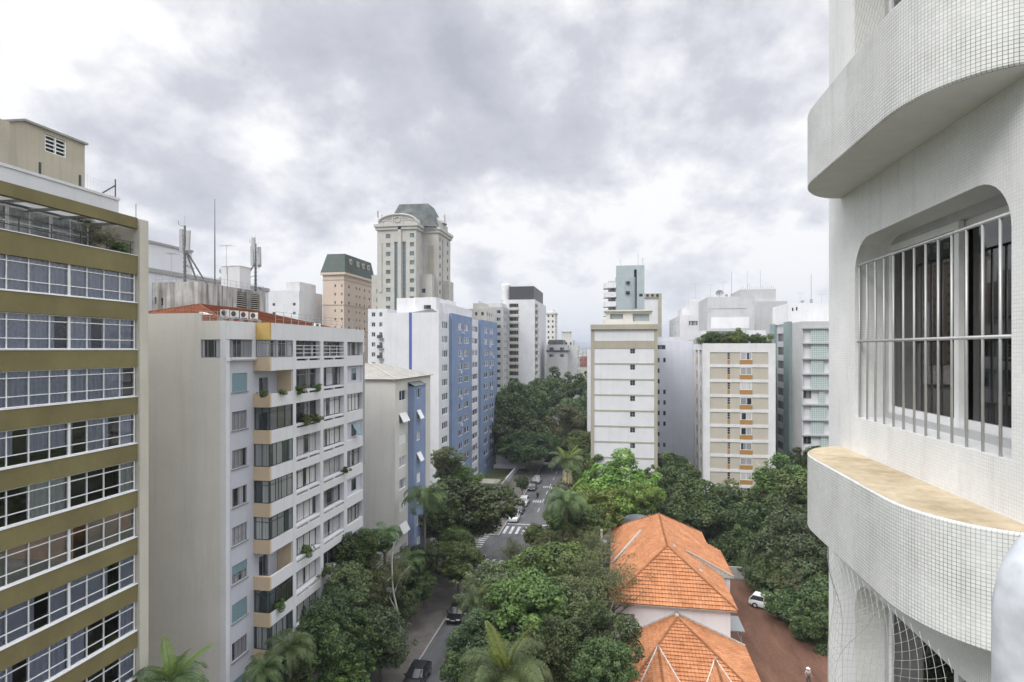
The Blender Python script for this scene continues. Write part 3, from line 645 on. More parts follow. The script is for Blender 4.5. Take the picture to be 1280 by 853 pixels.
for fl in range(nfl):
    zb = bandz[fl + 1][0]; cm, pr = styles.get(fl, ('curt_lilac', .6))
    for j in range(6):
        ys = ym[0] - (j + 1) * unit
        if ys < Y0b - 2: continue
        y0 = max(ys, Y0b)
        wo = inst('window', wfm, b1, Vector((XF - .16, ys, zb + .005)) - wloc(b1), R(90))
        inst('pane', wgm, wo)
        sp = []
        for c in range(4):
            q = rnd1.random()
            if fl == 4 and j == 0: q = .1 if c == 3 else .99
            if fl == 7 and j == 0: q = (.2, .99, .99, .1)[c]
            if q < pr: sp.append((c / 4 + .01, c / 4 + .245))
            elif q < pr + .18: sp.append((c / 4 + .01, c / 4 + .09))
        if sp:
            merged_sp = []
            for s_ in sp:
                if merged_sp and s_[0] - merged_sp[-1][1] < .02: merged_sp[-1] = (merged_sp[-1][0], s_[1])
                else: merged_sp.append(s_)
            inst('curtain', curtain_mesh(unit, wh, merged_sp, M[cm], cm not in ('blind', 'curt_beige'), 0.0 if rnd1.random() < .75 else .27), wo)
# roof terrace: glazed front set back, pergola roof, railing
zbeam1, zbeam0 = Z(272.7, XF, YE), Z(286, XF, YE)
m_ = MB(); m_.box(-29.85, XF, Y0b, YE, zbeam0, zbeam1); m_.build('terrace_beam', M['brown'], b1)
m_ = MB(); m_.face([(-33.4, Y0b, zbeam0 + .45), (-29.86, Y0b, zbeam0 + .17), (-29.86, YE, zbeam0 + .17), (-33.4, YE, zbeam0 + .45)]); m_.build('terrace_roof', M['milky'], b1)
for j in range(14):
    yy = YE - 1.2 - j * 1.9
    if yy > Y0b: m_ = MB(); m_.box(-32.0, -29.86, yy, yy + .09, zbeam0 + .01, zbeam0 + .158); m_.build('rafter', M['greyframe'], b1)
tz0 = bandz[0][1] - .02; th = zbeam0 + .15 - tz0
fr_, pn_ = winmesh(2.45, th, cols=(.5,), rows=(.72,), fw=.09, pm='glass')
cur_ = curtain_mesh(2.45, th, [(.02, .98)], M['curt_white'])
for j in range(9):
    yy = YE - 2.4 - j * 2.47
    if yy < Y0b: break
    wo = inst('terrace_window', fr_, b1, Vector((-31.9, yy, tz0)) - wloc(b1), R(90)); inst('pane', pn_, wo)
    if j != 5: inst('curtain', cur_, wo, (-1.22, .05, 0))
m_ = MB(); m_.box(-36.5, -33.4, Y0b, YE - .5, tz0, zbeam0 + .15); m_.build('terrace_back_wall', M['white'], b1)
m_ = MB(); m_.box(-34.5, -31.2, YE - .9, YE, tz0, zbeam0 + .1); m_.build('terrace_side_wall', M['pier'], b1)
m_ = MB()
for z in (.33, .78): m_.box(XF - .24, XF - .19, Y0b, YE - .1, zp + z - .02, zp + z + .02)
for j in range(16):
    yy = YE - .3 - j * 1.75
    if yy > Y0b: m_.box(XF - .235, XF - .195, yy - .02, yy + .02, zp, zp + .78)
m_.build('terrace_railing', M['rail'], b1)
# white parapet storey and machine room on the roof
Xp = -30.6; YP = Yon(148.4, Xp); zpw = Z(248, Xp, YP)
m_ = MB(); m_.box(Xp - .25, Xp, Y0b, YP, zbeam1 - .02, zpw - .16); m_.box(Xp - .3, Xp + .06, Y0b, YP + .06, zpw - .157, zpw); m_.box(-45, Xp - .25, YP - .3, YP, zbeam1 - .02, zpw - .16); m_.box(-45, -32.02, Y0b, YP - .3, zbeam1 - .02, zpw - .1); m_.build('roof_parapet', M['white'], b1)
Xm = -32.0; Ya, Yb = Yon(29, Xm), Yon(106, Xm); zm1 = Z(181, Xm, Yb); zmid = Z(151.8, Xm, Ya)
m_ = MB(); Ym0 = Ya - 1.1; zlow = zmid - .45
wop = (Yon(56, Xm), Yon(83.5, Xm), Z(198, Xm, Yon(83, Xm)), Z(177, Xm, Yon(83, Xm)), .18, None)
facade(m_, 'x+', Xm, Ya, Yb, zpw - .1, zm1, [wop])
m_.face([(Xm, Ym0, zpw - .1), (Xm, Ya, zpw - .1), (Xm, Ya, zm1), (Xm, Ym0, zlow)])
m_.face([(Xm, Yb, zpw - .1), (-40, Yb, zpw - .1), (-40, Yb, zm1), (Xm, Yb, zm1)])
m_.box(-40, -31.55, Y0b + 2, Ym0, zpw - .1, Z(153, -31.55, Ym0))
m_.build('machine_room', M['beige'], b1)
m_ = MB(); m_.face([(-40, Ya, zm1 + .12), (Xm + .12, Ya, zm1 + .12), (Xm + .12, Yb + .14, zm1 + .12), (-40, Yb + .14, zm1 + .12)])
m_.box(Xm, Xm + .12, Ya, Yb + .14, zm1, zm1 + .118); m_.box(-40, Xm, Yb + .003, Yb + .14, zm1, zm1 + .117)
m_.face([(-40, Ym0, zlow + .12), (Xm + .12, Ym0, zlow + .12), (Xm + .12, Ya, zm1 + .12), (-40, Ya, zm1 + .12)])
m_.face([(Xm + .12, Ym0, zlow), (Xm + .12, Ya, zm1), (Xm + .12, Ya, zm1 + .12), (Xm + .12, Ym0, zlow + .12)])
m_.build('machine_room_roof', M['concrete'], b1)
lw, lh = wop[1] - wop[0], wop[3] - wop[2]
lo = MB(); lo.box(-lw / 2, lw / 2, .06, .08, 0, lh, 1)
for x in (-lw / 2, -.04, lw / 2 - .08): lo.box(x, x + .08, -.05, .05, 0, lh)
for i in range(5):
    z = lh * i / 4.4; lo.box(-lw / 2 + .08, lw / 2 - .08, -.04, .05, z, z + .06)
inst('louvre_window', lo.mesh('louvre_window', [M['whiteframe'], M['dark']]), b1, Vector((Xm - .09, (wop[0] + wop[1]) / 2, wop[2])) - wloc(b1), R(90))
for (px, y1) in ((50, 203), (100, 219)):
    yy = Yon(px, Xp - .1); m_ = MB(); m_.box(Xp - .14, Xp - .06, yy - .045, yy + .045, zpw - .02, Z(y1, Xp, yy)); m_.build('net_post', M['rail'], b1)
yy = YP - .15; m_ = MB(); m_.bar((Xp - .1, yy, zpw - .02), (Xp - .1, yy, zpw + 1.15), .035); m_.bar((Xp - .1, yy - 1.0, zpw), (Xp - .1, yy - .02, zpw + .75), .045); m_.build('net_post', M['rail'], b1)
m_ = MB(); yA, yB = Yon(100, Xp), yy
for i in range(14):
    y_ = yA + (yB - yA) * i / 13; m_.bar((Xp - .1, y_, zpw), (Xp - .1, y_, zpw + 1.05 - .25 * math.sin(math.pi * i / 13)), .004, n=3)
for i in range(9):
    pts = [(Xp - .1, yA + (yB - yA) * q / 10, zpw + (i + .5) / 9 * (1.05 - .25 * math.sin(math.pi * q / 10))) for q in range(11)]
    m_.tube(pts, .004, 3)
m_.build('roof_net', M['steel'], b1)
m_ = MB(); m_.bar((XF - .3, YE + .2, zbeam1), (XF - .3, YE + .2, zbeam1 + .95), .018); m_.build('lightning_rod', M['rail'], b1)

# ------------------------------------------------------------------ 2. cream and white balcony building
XM, XB = -28.3, -26.9
YC0 = Yon(280, XM); YBAL = Yon(317, XM)
yk = lambda px: Yon(px, XB)
YEND = yk(455.5)
b2 = thing('balcony_building', 'cream and white apartment building with tan balcony cheeks and stacked loggias', 'building', (-33, 50, 0))
zT = Z(403.5, XB, yk(337)); zw1 = Z(424.8, XB, yk(337)); zb0 = Z(447, XB, yk(337)); fp = 2.895
nf = 10
bands = [zb0 - fp * k for k in range(nf + 1)]         # tops of the white bands
bhh = 1.06
XW = -43.0
ow = 0.42
# end wall facing the viewer
m_ = MB(); xa, xb_ = Xon(251, YC0), Xon(275.5, YC0)
zwb, zwt = Z(447.5, xb_, YC0), Z(424.5, xb_, YC0)
ztall = Z(391.5, Xon(249, YC0), YC0); xs_ = Xon(249, YC0)
facade(m_, 'y-', YC0, XW, XM + .12, 0, zT, [(xa, xb_, zwb, zwt, .22, None)])
m_.face([(XW, YC0, zT), (xs_, YC0, zT), (xs_, YC0, ztall), (XW, YC0, ztall)]); m_.face([(XW, YC0 + .25, ztall), (xs_, YC0 + .25, ztall), (xs_, YC0, ztall), (XW, YC0, ztall)])
m_.face([(xs_, YC0, zT), (xs_, YC0 + .25, zT), (xs_, YC0 + .25, ztall), (xs_, YC0, ztall)]); m_.face([(XW, YC0 + .25, zT), (xs_, YC0 + .25, zT), (xs_, YC0 + .25, ztall), (XW, YC0 + .25, ztall)])
m_.face([(XW, YC0, 0), (XW, YEND, 0), (XW, YEND, zT), (XW, YC0, zT)])
m_.build('end_wall', M['cream'], b2)
window(b2, 'y-', YC0, (xa + xb_) / 2, zwb, xb_ - xa, zwt - zwb, .1, cols=(.33, .66), fm='greyframe', pm='pane')
m_ = MB(); m_.box(XM - .3, XM + .16, YC0 - .012, YC0 + .42, 0, zT - .02); m_.build('corner_column', M['white'], b2)
# blue grey strip with a small window per floor
m_ = MB(); ops = []; sw = []
ya, yb_ = Yon(290, XM), Yon(309, XM)
for k in range(nf + 1):
    z1 = bands[0] + .09 - fp * (k + .35) - .25; z0 = z1 - 1.42
    if k == nf: continue
    ops.append((ya, yb_, z0, z1, .2, None)); sw.append((z0, z1))
facade(m_, 'x+', XM, YC0 + .42, YBAL, 0, bands[0] - .25, ops); m_.build('blue_grey_wall', M['bluegrey'], b2)
for i, (z0, z1) in enumerate(sw):
    window(b2, 'x+', XM, (ya + yb_) / 2, z0, yb_ - ya, z1 - z0, .13, cols=(.25, .5, .75) if i % 3 else (.5,), rows=(.35,) if i in (4, 5) else (), fm='greyframe', pm='pane' if i not in (0, 6) else 'paneteal')
    if i in (0, 6, 5, 8): m_ = MB(); hh = (z1 - z0) * (1.0 if i in (0, 6) else .5); m_.box(XM - .07, XM - .04, ya + .03, yb_ - .03, z1 - hh, z1 - .01); m_.build('roller_shutter', M['blueshade'], b2)
    m_ = MB(); m_.box(XM - .02, XM + .08, ya - .1, yb_ + .1, z0 - .07, z0 - .002); m_.build('window_sill', M['greyframe'], b2)
# top storey front over the strip and the fascia all along
m_ = MB()
y1_, y2_ = Yon(282.5, XM + .2), Yon(316, XM + .2)
facade(m_, 'x+', XM + .2, YC0 + .42, YBAL, bands[0] - .25, zT, [(y1_, y2_, bands[0] + .02, zw1, .22, None)]); m_.face([(XM, YC0 + .42, bands[0] - .25), (XM + .2, YC0 + .42, bands[0] - .25), (XM + .2, YBAL, bands[0] - .25), (XM, YBAL, bands[0] - .25)])
facade(m_, 'x+', XB, YBAL, YEND, zw1, zT, [])
m_.face([(XM - .2, YBAL, zw1), (XB, YBAL, zw1), (XB, YEND, zw1), (XM - .2, YEND, zw1)])
m_.face([(XW, YC0, zT - .35), (XM, YC0, zT - .35), (XM, YEND, zT - .35), (XW, YEND, zT - .35)])
m_.face([(XM - .1, YBAL, zT - .353), (XB, YBAL, zT - .353), (XB, YEND, zT - .353), (XM - .1, YEND, zT - .353)])
m_.face([(XW, YEND, 0), (XB, YEND, 0), (XB, YEND, zT), (XW, YEND, zT)])
m_.face([(XB, YBAL, zT), (XB, YEND, zT), (XB - .2, YEND, zT), (XB - .2, YBAL, zT)]); m_.face([(XB - .2, YBAL, zT), (XB - .2, YEND, zT), (XB - .2, YEND, zT - .35), (XB - .2, YBAL, zT - .35)])
m_.build('top_fascia', M['band'], b2)
window(b2, 'x+', XM + .2, (y1_ + y2_) / 2, bands[0] + .02, y2_ - y1_, zw1 - bands[0] - .02, .12, cols=(.2, .42, .7), fm='greyframe', pm='pane')
m_ = MB(); m_.box(XM - .3, XM + .34, YC0 + .5, YBAL - .05, bands[0] - .14, bands[0] + .012); m_.build('ledge', M['white'], b2)
m_ = MB(); fbox(m_, 'y-', YBAL - .004, XM, XB + .004, zw1, zT + .003, .02, .2); m_.build('cheek_panel', M['ochre'], b2)
# balcony bands, bays and columns
Y1a, Y1b, Y2a, Y2b, Y3a, Y3b, Y4a, Y4b = [yk(p) for p in (337.5, 366.3, 370, 400.5, 404.3, 430, 434, 451)]
glazed = [True, False, True, True, True, True, False, True, True, True]
brn = random.Random(5)
for k in range(nf + 1):
    zt = bands[k]; zb = zt - bhh
    zn = zw1 if k == 0 else bands[k - 1] - bhh          # underside of the band above
    slots = []
    if 0 <= k <= nf - 1:
        for (a, b) in ((Y2a + .15, (Y2a + Y2b) / 2 - .1), ((Y2a + Y2b) / 2 + .15, Y2b - .1), (Y3a + .1, (Y3a + Y3b) / 2 - .1), ((Y3a + Y3b) / 2 + .15, Y3b + .2)): slots.append((a, b, zt - .34, zt - .17, .3, 1))
    m_ = MB(); facade(m_, 'x+', XB, YBAL + .22, YEND, zb, zt, slots)
    m_.face([(XB, YBAL + .22, zt), (XB, Y1b, zt), (XB - .16, Y1b, zt), (XB - .16, YBAL + .22, zt)])
    m_.face([(XB, Y1b, zt), (XB, YEND, zt), (XM - .3, YEND, zt), (XM - .3, Y1b, zt)])
    m_.face([(XB, YBAL, zb), (XM - .3, YBAL, zb), (XM - .3, YEND, zb), (XB, YEND, zb)])
    m_.face([(XB - .16, YBAL + .22, zt), (XB - .16, Y1b, zt), (XB - .16, Y1b, zb + .15), (XB - .16, YBAL + .22, zb + .15)])
    m_.face([(XM, YBAL + .22, zb + .15), (XB - .16, YBAL + .22, zb + .15), (XB - .16, Y1b, zb + .15), (XM, Y1b, zb + .15)])
    m_.build('balcony_band', [M['band'], M['dark']], b2)
    m_ = MB(); fbox(m_, 'y-', YBAL, XM, XB + .003, zb - .003, zt + .02, .015, .22); m_.build('balcony_cheek', M['tan'], b2)
    # balcony bay back wall + inner tan side wall
    zf = zb + .15
    m_ = MB(); ya2, yb2 = YBAL + .75, YBAL + 2.05
    facade(m_, 'x+', XM - .02, YBAL + .0, Y1b, zf, zn, [(ya2, yb2, zf, zf + 2.15, .15, None)]); m_.build('balcony_wall', M['bluegrey'], b2)
    window(b2, 'x+', XM - .02, (ya2 + yb2) / 2, zf, yb2 - ya2, 2.15, .1, name='balcony_door', cols=(.5,), fm='greyframe', pm='panedark')
    m_ = MB(); m_.box(XM, XB - .14, Y1b - .06, Y1b + .0, zf, zn - .003); m_.build('side_wall', M['tan'], b2)
    if k < nf and (glazed[k]):
        hgt = zn - zt - .03
        fm = 'greyframe' if k == 0 else 'greenframe'
        st = brn.choice([((.28, .55, .8), ()), ((.33, .66), (.78,)), ((.25, .5, .75), (.8,))])
        pm = ('pane', 'pane', 'glass', 'paneloggia', 'paneloggia', 'paneloggia', 'pane', 'glass', 'paneloggia', 'pane')[k]
        window(b2, 'x+', XB - .02, (YBAL + .1 + Y1b) / 2, zt + .022, Y1b - YBAL - .1, hgt, .05, name='balcony_glazing', cols=st[0], rows=st[1], fm=fm, pm=pm)
        window(b2, 'y-', YBAL + .03, (XM + XB) / 2 - .01, zt + .022, XB - XM - .12, hgt, .05, name='side_glazing', cols=(.5,), rows=st[1], fm=fm, pm=pm)
    # loggia bays 2, 3 and 4: windows set back behind the columns
    if k < nf:
        for bi, (a, b) in enumerate(((Y2a, Y2b), (Y3a, Y3b), (Y4a, Y4b))):
            zz = zt + (.02 if bi < 2 or k % 2 == 1 else .02); hh = zn - zz - .02
            q = brn.random()
            if bi == 2 and k % 2 == 1:                    # small window in a blank panel
                m_ = MB(); mid = (a + b) / 2 + .45
                facade(m_, 'x+', XB - .26, a, b + .5, zz, zn, [(mid - .55, mid + .6, zz + .25, zz + 1.5, .12, None)]); m_.build('bay_panel', M['bluegrey'], b2)
                window(b2, 'x+', XB - .26, mid + .025, zz + .25, 1.15, 1.25, .08, cols=(.5,), fm='greenframe', pm='panedark')
                if k == 3:
                    m_ = MB(); m_.obox((XB + .15, mid, zz + .95), (.32, 0, -.55), (0, .52, 0), (.02, 0, .012)); m_.build('tilted_shutter', M['blueshade'], b2)
                elif k == 1:
                    m_ = MB(); m_.box(XB - .32, XB - .27, mid - .5, mid + .55, zz + 1.0, zz + 1.48); m_.build('roller_shutter', M['blueshade'], b2)
                continue
            fm = 'greenframe' if (k + bi) % 2 == 0 or k == 2 else 'greyframe'
            dark_ = (k == 1 and bi == 0) or (k == 2 and bi == 0) or (k == 0 and bi < 2) or (k == 9 and bi == 0) or (k == 7 and bi == 1)
            pm = 'panedark' if dark_ else ('panebright' if q < .62 else 'pane')
            cols = (.25, .5, .75) if q < .55 else (.34, .67)
            rows = (.80,) if q < .5 else (.72,)
            window(b2, 'x+', XB, (a + b) / 2, zz, b - a, hh, .5 if bi < 2 else .3, name='loggia_window', cols=cols, rows=rows if k else (), fm=fm, pm=pm)
            if k == 0 and bi < 2:
                m_ = MB()
                for z in (.28, .62, .92): m_.box(XB - .1, XB - .05, a, b, zz + z, zz + z + .045)
                for q_ in (.33, .67): m_.box(XB - .1, XB - .05, a + (b - a) * q_ - .02, a + (b - a) * q_ + .02, zz, zz + .94)
                m_.build('guard_rail', M['whiteframe'], b2)
for (a, b) in ((Y1b, Y2a), (Y2b, Y3a), (Y3b, Y4a), (Y4b + .5, YEND)):
    m_ = MB(); m_.box(XM - .3, XB + .012, a + .004, b - .004, bands[nf], zw1 - .003); m_.build('column', M['white'], b2)
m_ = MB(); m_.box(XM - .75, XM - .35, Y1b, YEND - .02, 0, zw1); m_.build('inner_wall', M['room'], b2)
m_ = MB(); m_.bar((XB + .09, YEND - .25, .2), (XB + .09, YEND - .25, zb0 + .3), .06, n=6); m_.build('drain_pipe', M['gear'], b2)
# roof railing
m_ = MB(); zr0 = zT
for z in (.32, .62, .92): m_.bar((XB - .12, YBAL + 1, zr0 + z), (XB - .12, YEND - .3, zr0 + z), .015)
n_ = 14
for i in range(n_ + 1):
    y_ = YBAL + 1 + (YEND - .3 - YBAL - 1) * i / n_; m_.bar((XB - .12, y_, zr0), (XB - .12, y_, zr0 + .94), .022)
for z in (.35, .7): m_.bar((Xon(249, YC0) + .3, YC0 + .15, zr0 + z), (XM + .1, YC0 + .15, zr0 + z), .018)
for i in range(4):
    x_ = Xon(251, YC0) + (XM - Xon(251, YC0)) * i / 3; m_.bar((x_, YC0 + .15, zr0), (x_, YC0 + .15, zr0 + .72), .03)
m_.build('roof_railing', M['steel'], b2)
# tiled hip roof on top
m_ = MB(); ex0, ex1, ey0, ey1 = XW + .6, XM - .9, YC0 + 1.4, YEND - 1.0
ze = zT - .05; xr = (ex0 + ex1) / 2 + .8; yr0, yr1 = Yon(249, xr), YEND - 8; zr_ = Z(381.5, xr, yr0)
A, B_, C_, D = (ex0, ey0, ze), (ex1, ey0, ze), (ex1, ey1, ze), (ex0, ey1, ze); R1, R2 = (xr, yr0, zr_), (xr, yr1, zr_)
roof_plane(m_, [A, B_, R1], (1, 0, 0)); roof_plane(m_, [B_, C_, R2, R1], (0, 1, 0)); roof_plane(m_, [C_, D, R2], (1, 0, 0)); roof_plane(m_, [D, A, R1, R2], (0, 1, 0))
for a, b in ((A, R1), (B_, R1), (C_, R2), (D, R2), (R1, R2)): m_.bar(Vector(a) + Vector((0, 0, .05)), Vector(b) + Vector((0, 0, .05)), .09, 1, n=6)
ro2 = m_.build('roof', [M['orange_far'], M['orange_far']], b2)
m_ = MB(); yd_ = yk(333)
m_.face([(xr + 2.2, yd_, zT + .9), (xr + 4.9, yd_ - .2, zT + .35), (xr + 4.9, yd_ + 1.6, zT + .35), (xr + 2.2, yd_ + 1.8, zT + .9)]); m_.face([(xr + 2.2, yd_, zT + .9), (xr + 4.9, yd_ - .2, zT + .35), (xr + 4.9, yd_ - .2, zT + .1), (xr + 2.2, yd_, zT + .1)]); m_.build('roof_hatch', M['white'], ro2)

# ------------------------------------------------------------------ air conditioners on that roof
def ac_unit():
    t = thing('air_conditioner', 'x', 'air conditioner')
    c = MB(); c.box(-.42, .42, -.15, .15, .08, .66); c.box(-.4, -.3, -.14, .14, 0, .08); c.box(.3, .4, -.14, .14, 0, .08); c.build('casing', M['acwhite'], t)
    f = MB(); f.tube([(-.08, -.152, .37), (-.08, -.165, .37)], [.235, .235], 20); 
    f.build('fan_grille', M['rail'], t); return t
acs = []
for i in range(4):
    a = ac_unit() if i == 0 else copy_tree(acs[0])
    yy = Yon(281 + i * 12.1, -29.0); a.location = (-29.0, yy, zT + .32); a.rotation_euler = (0, 0, R(30)); a.scale = (.72, .8, .85)
    a['label'] = ('boxy white air conditioner at the %s of the roof edge row of four' % ('near end', 'second place', 'third place', 'far end')[i]); a['group'] = 'air conditioners on the cream building roof'; acs.append(a)
fstand = thing('support_frame', 'low steel stand carrying the four air conditioners on the cream roof', 'stand', (-29, Yon(300, -29), zT - .35))
m_ = MB()
y0_, y1_ = Yon(276, -29), Yon(324, -29)
for x in (-29.15, -28.85): m_.box(x - .03, x + .03, y0_, y1_, zT + .25, zT + .315)
for i in range(5):
    y_ = y0_ + (y1_ - y0_) * i / 4; m_.box(-29.18, -28.82, y_ - .03, y_ + .03, zT - .35, zT + .249)
m_.build('steel_legs', M['steel'], fstand)
# ------------------------------------------------------------------ 3. behind the cream building: stained roof block and white blank block
XS = -43.7; YS0, YS1 = Yon(247, XS), Yon(332, XS); zS = Z(366, XS, YS1)
XS0 = Xon(190, YS0)
b3 = thing('stained_block', 'old block with black streaked parapet carrying phone masts behind the red tiled roof', 'building', ((XS0 + XS) / 2, (YS0 + YS1) / 2, 0))
l1, l2, l3, l4 = Yon(296, XS), Yon(307.5, XS), Yon(314, XS), Yon(324.5, XS)
lz0, lz1 = Z(392, XS, YS1), Z(370, XS, YS1)
xd0 = Xon(197, YS0)
wall_block(b3, 'wall', XS0, XS, YS0, YS1, 0, zS, [M['stained'], M['dark']], {'x+': [(l1, l2, lz0, lz1, .25, 1), (l3, l4, lz0, lz1, .25, 1)], 'y-': [(Xon(193.5, YS0), Xon(195.5, YS0), Z(380, XS0, YS0), Z(372, XS0, YS0), .2, 1), (Xon(201.5, YS0), Xon(204, YS0), Z(382, XS0, YS0), Z(373, XS0, YS0), .2, 1)]}, parapet=.9)
for (a, b) in ((l1, l2), (l3, l4)):
    m_ = MB()
    for i in range(9): z = lz0 + (lz1 - lz0) * i / 9; m_.obox((XS - .08, (a + b) / 2, z + .1), (.09, 0, -.05), (0, (b - a) / 2 - .01, 0), (.008, 0, .012))
    m_.build('louvre', M['beige'], b3)
m_ = MB()
for z in (.35, .75): m_.bar((XS - .15, YS0 + .2, zS + z), (XS - .15, YS1 - .2, zS + z), .018); m_.bar((XS0 + .3, YS0 + .15, zS + z), (XS - .15, YS0 + .15, zS + z), .018)
for i in range(12): y_ = YS0 + .2 + (YS1 - YS0 - .4) * i / 11; m_.bar((XS - .15, y_, zS), (XS - .15, y_, zS + .78), .02)
for i in range(7): x_ = XS0 + .3 + (XS - XS0 - .45) * i / 6; m_.bar((x_, YS0 + .15, zS), (x_, YS0 + .15, zS + .78), .02)
m_.build('roof_railing', M['steel'], b3)
XK = -55.0; YK1 = Yon(240, XK); YK0 = Yon(172, XK); zK = Z(316, XK, YK1)
b3b = thing('white_blank_block', 'tall white block with blank side wall and dark ledge behind the phone masts', 'building', (XK - 8, 66, 0))
wall_block(b3b, 'wall', XK - 16, XK, YK0 - 8, YK1, 0, zK, M['white'], {}, parapet=.4)
zL = Z(341, XK, Yon(182, XK))
m_ = MB(); m_.box(XK - 16, XK + .9, YK0 - 8, YK1 + 16, 0, zL); m_.build('lower_wall', M['white'], b3b)
m_ = MB(); m_.box(XK - .3, XK + 1.05, YK0 - 8, YK1 + 16.1, zL + .003, zL + .5); m_.build('ledge', M['concrete'], b3b)
m_ = MB(); m_.box(XK - 16, XK + .15, YK0 - 8, YK1 + .1, zK + .003, zK + .3); m_.build('coping', M['concrete'], b3b)

# ------------------------------------------------------------------ generic helpers for farther buildings
def rows_of(z_top, pitch_, n, h): return [(z_top - i * pitch_ - h, z_top - i * pitch_) for i in range(n)]
def put_windows(parent, ax, plane, us, zs, depth, limit=100, **kw):
    """one window part per opening"""
    ob = []
    for (z0, z1) in zs:
        for (a, b) in us: ob.append(window(parent, ax, plane, (a + b) / 2, z0, b - a, z1 - z0, depth, **kw))
    return ob
def ops_of(us, zs, d=.22): return [(a, b, z0, z1, d, None) for (a, b) in us for (z0, z1) in zs]

# ------------------------------------------------------------------ 4. low blue and cream building
XL = -26.2; YL0 = Yon(494, XL); YL1 = Yon(538, XL); zL1 = Z(474.5, XL, YL0)
b4 = thing('blue_cream_building', 'cream apartment building with pale blue bay and low grey tiled roof', 'building', (-33, (YL0 + YL1) / 2, 0))
XLw = -40
c0 = [Yon(p, XL) for p in (499, 507.5)]
fpL = 2.75; ztw = Z(489, XL, c0[0])
zsL = rows_of(ztw, fpL, 9, 1.25)
m_ = MB()
facade(m_, 'y-', YL0, XLw, XL, 0, zL1, []); facade(m_, 'x+', XL, YL0, YL1, 0, zL1, ops_of([tuple(c0)], zsL))
m_.face([(XLw, YL1, 0), (XL, YL1, 0), (XL, YL1, zL1), (XLw, YL1, zL1)]); m_.face([(XLw, YL0, 0), (XLw, YL1, 0), (XLw, YL1, zL1), (XLw, YL0, zL1)])
m_.build('wall', M['cream'], b4)
YB0 = Yon(510, XL); XL2 = Xon(518, YB0); YB1 = Yon(532, XL2)
zB = Z(483, XL2, YB0)
u2 = (YB0 + .9, YB0 + 2.35)
m_ = MB(); facade(m_, 'x+', XL2, YB0, YB1, 0, zB, ops_of([u2], zsL)); m_.face([(XL, YB0, 0), (XL2, YB0, 0), (XL2, YB0, zB), (XL, YB0, zB)]); m_.face([(XL, YB1, 0), (XL2, YB1, 0), (XL2, YB1, zB), (XL, YB1, zB)])
m_.build('blue_bay', M['paleblue'], b4)
m_ = MB(); m_.face([(XL - .02, YB0 - .15, zB + .5), (XL2 + .15, YB0 - .15, zB + .02), (XL2 + .15, YB1 + .15, zB + .02), (XL - .02, YB1 + .15, zB + .5)]); m_.box(XL, XL2 + .1, YB0 - .1, YB1 + .1, zB - .02, zB + .015); m_.build('bay_roof', M['slate'], b4)
for i, (z0, z1) in enumerate(zsL):
    for j, (ax, pl, (a, b)) in enumerate((('x+', XL, c0), ('x+', XL2, u2))):
        wo = window(b4, ax, pl, (a + b) / 2, z0, b - a, z1 - z0, .14, cols=(.5,), fm='whiteframe', pm='panedark' if i < 2 else 'panebright')
        if (i, j) in ((1, 0), (1, 1), (3, 1), (6, 0)):
            m_ = MB(); m_.obox((pl + .28, (a + b) / 2, (z0 + z1) / 2 + .05), (.28, 0, -.55), (0, (b - a) / 2, 0), (.02, 0, .01)); m_.build('tilted_shutter', M['whiteshade'], b4)
        elif (i + j) % 3 == 2:
            m_ = MB(); m_.box(pl - .07, pl - .04, a + .04, b - .04, z0 + .05, z1 - .02); m_.build('closed_shutter', M['whiteshade'], b4)
m_ = MB(); ov = .35; xr = (XLw + XL) / 2 + 1.2; zr_ = zL1 + 1.75
A, B_, C_, D = (XLw - ov, YL0 - ov, zL1), (XL + ov, YL0 - ov, zL1), (XL + ov, YL1 + ov, zL1), (XLw - ov, YL1 + ov, zL1); R1, R2 = (xr, YL0 + 5.5, zr_), (xr, YL1 - 5, zr_)
roof_plane(m_, [A, B_, R1], (1, 0, 0), lip=.03); roof_plane(m_, [B_, C_, R2, R1], (0, 1, 0), lip=.03); roof_plane(m_, [C_, D, R2], (1, 0, 0), lip=.03); roof_plane(m_, [D, A, R1, R2], (0, 1, 0), lip=.03)
m_.face([Vector(p) - Vector((0, 0, .06)) for p in (A, B_, C_, D)])
for a, b in ((B_, R1), (A, R1)): m_.bar(Vector(a) + Vector((0, 0, .05)), Vector(b) + Vector((0, 0, .05)), .08, 1, n=6)
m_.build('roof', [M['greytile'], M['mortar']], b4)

# ------------------------------------------------------------------ 5. blue and white tower
XT = -32.6; YT0 = Yon(548.5, XT); YT1 = Yon(619, XT); zTt = Z(390.5, XT, YT0); XT0 = Xon(480.5, YT0)
b5 = thing('blue_tower', 'white apartment tower with broad blue vertical panels and one thin blue end stripe', 'building', ((XT + XT0) / 2, (YT0 + YT1) / 2, 0))
yt = [Yon(p, XT) for p in (561.5, 587, 598)]
fpT = 17.55 / F * dep(XT, Yon(560, XT)); nT = 13
zw0 = Z(402, XT, Yon(555, XT))
zsT = rows_of(zw0, fpT, nT, 1.35)
m_ = MB(); um = (Yon(552.5, XT), Yon(559.8, XT)); um2 = (yt[1] + .8, yt[2] - .8)
facade(m_, 'y-', YT0, XT0, XT, 0, zTt, []); facade(m_, 'x+', XT, YT0, YT1, 0, zTt, ops_of([um, um2], zsT))
m_.face([(XT0, YT0, 0), (XT0, YT1, 0), (XT0, YT1, zTt), (XT0, YT0, zTt)]); m_.face([(XT0, YT1, 0), (XT, YT1, 0), (XT, YT1, zTt), (XT0, YT1, zTt)])
m_.face([(XT0, YT0, zTt), (XT, YT0, zTt), (XT, YT1, zTt), (XT0, YT1, zTt)])
m_.build('wall', M['white'], b5)
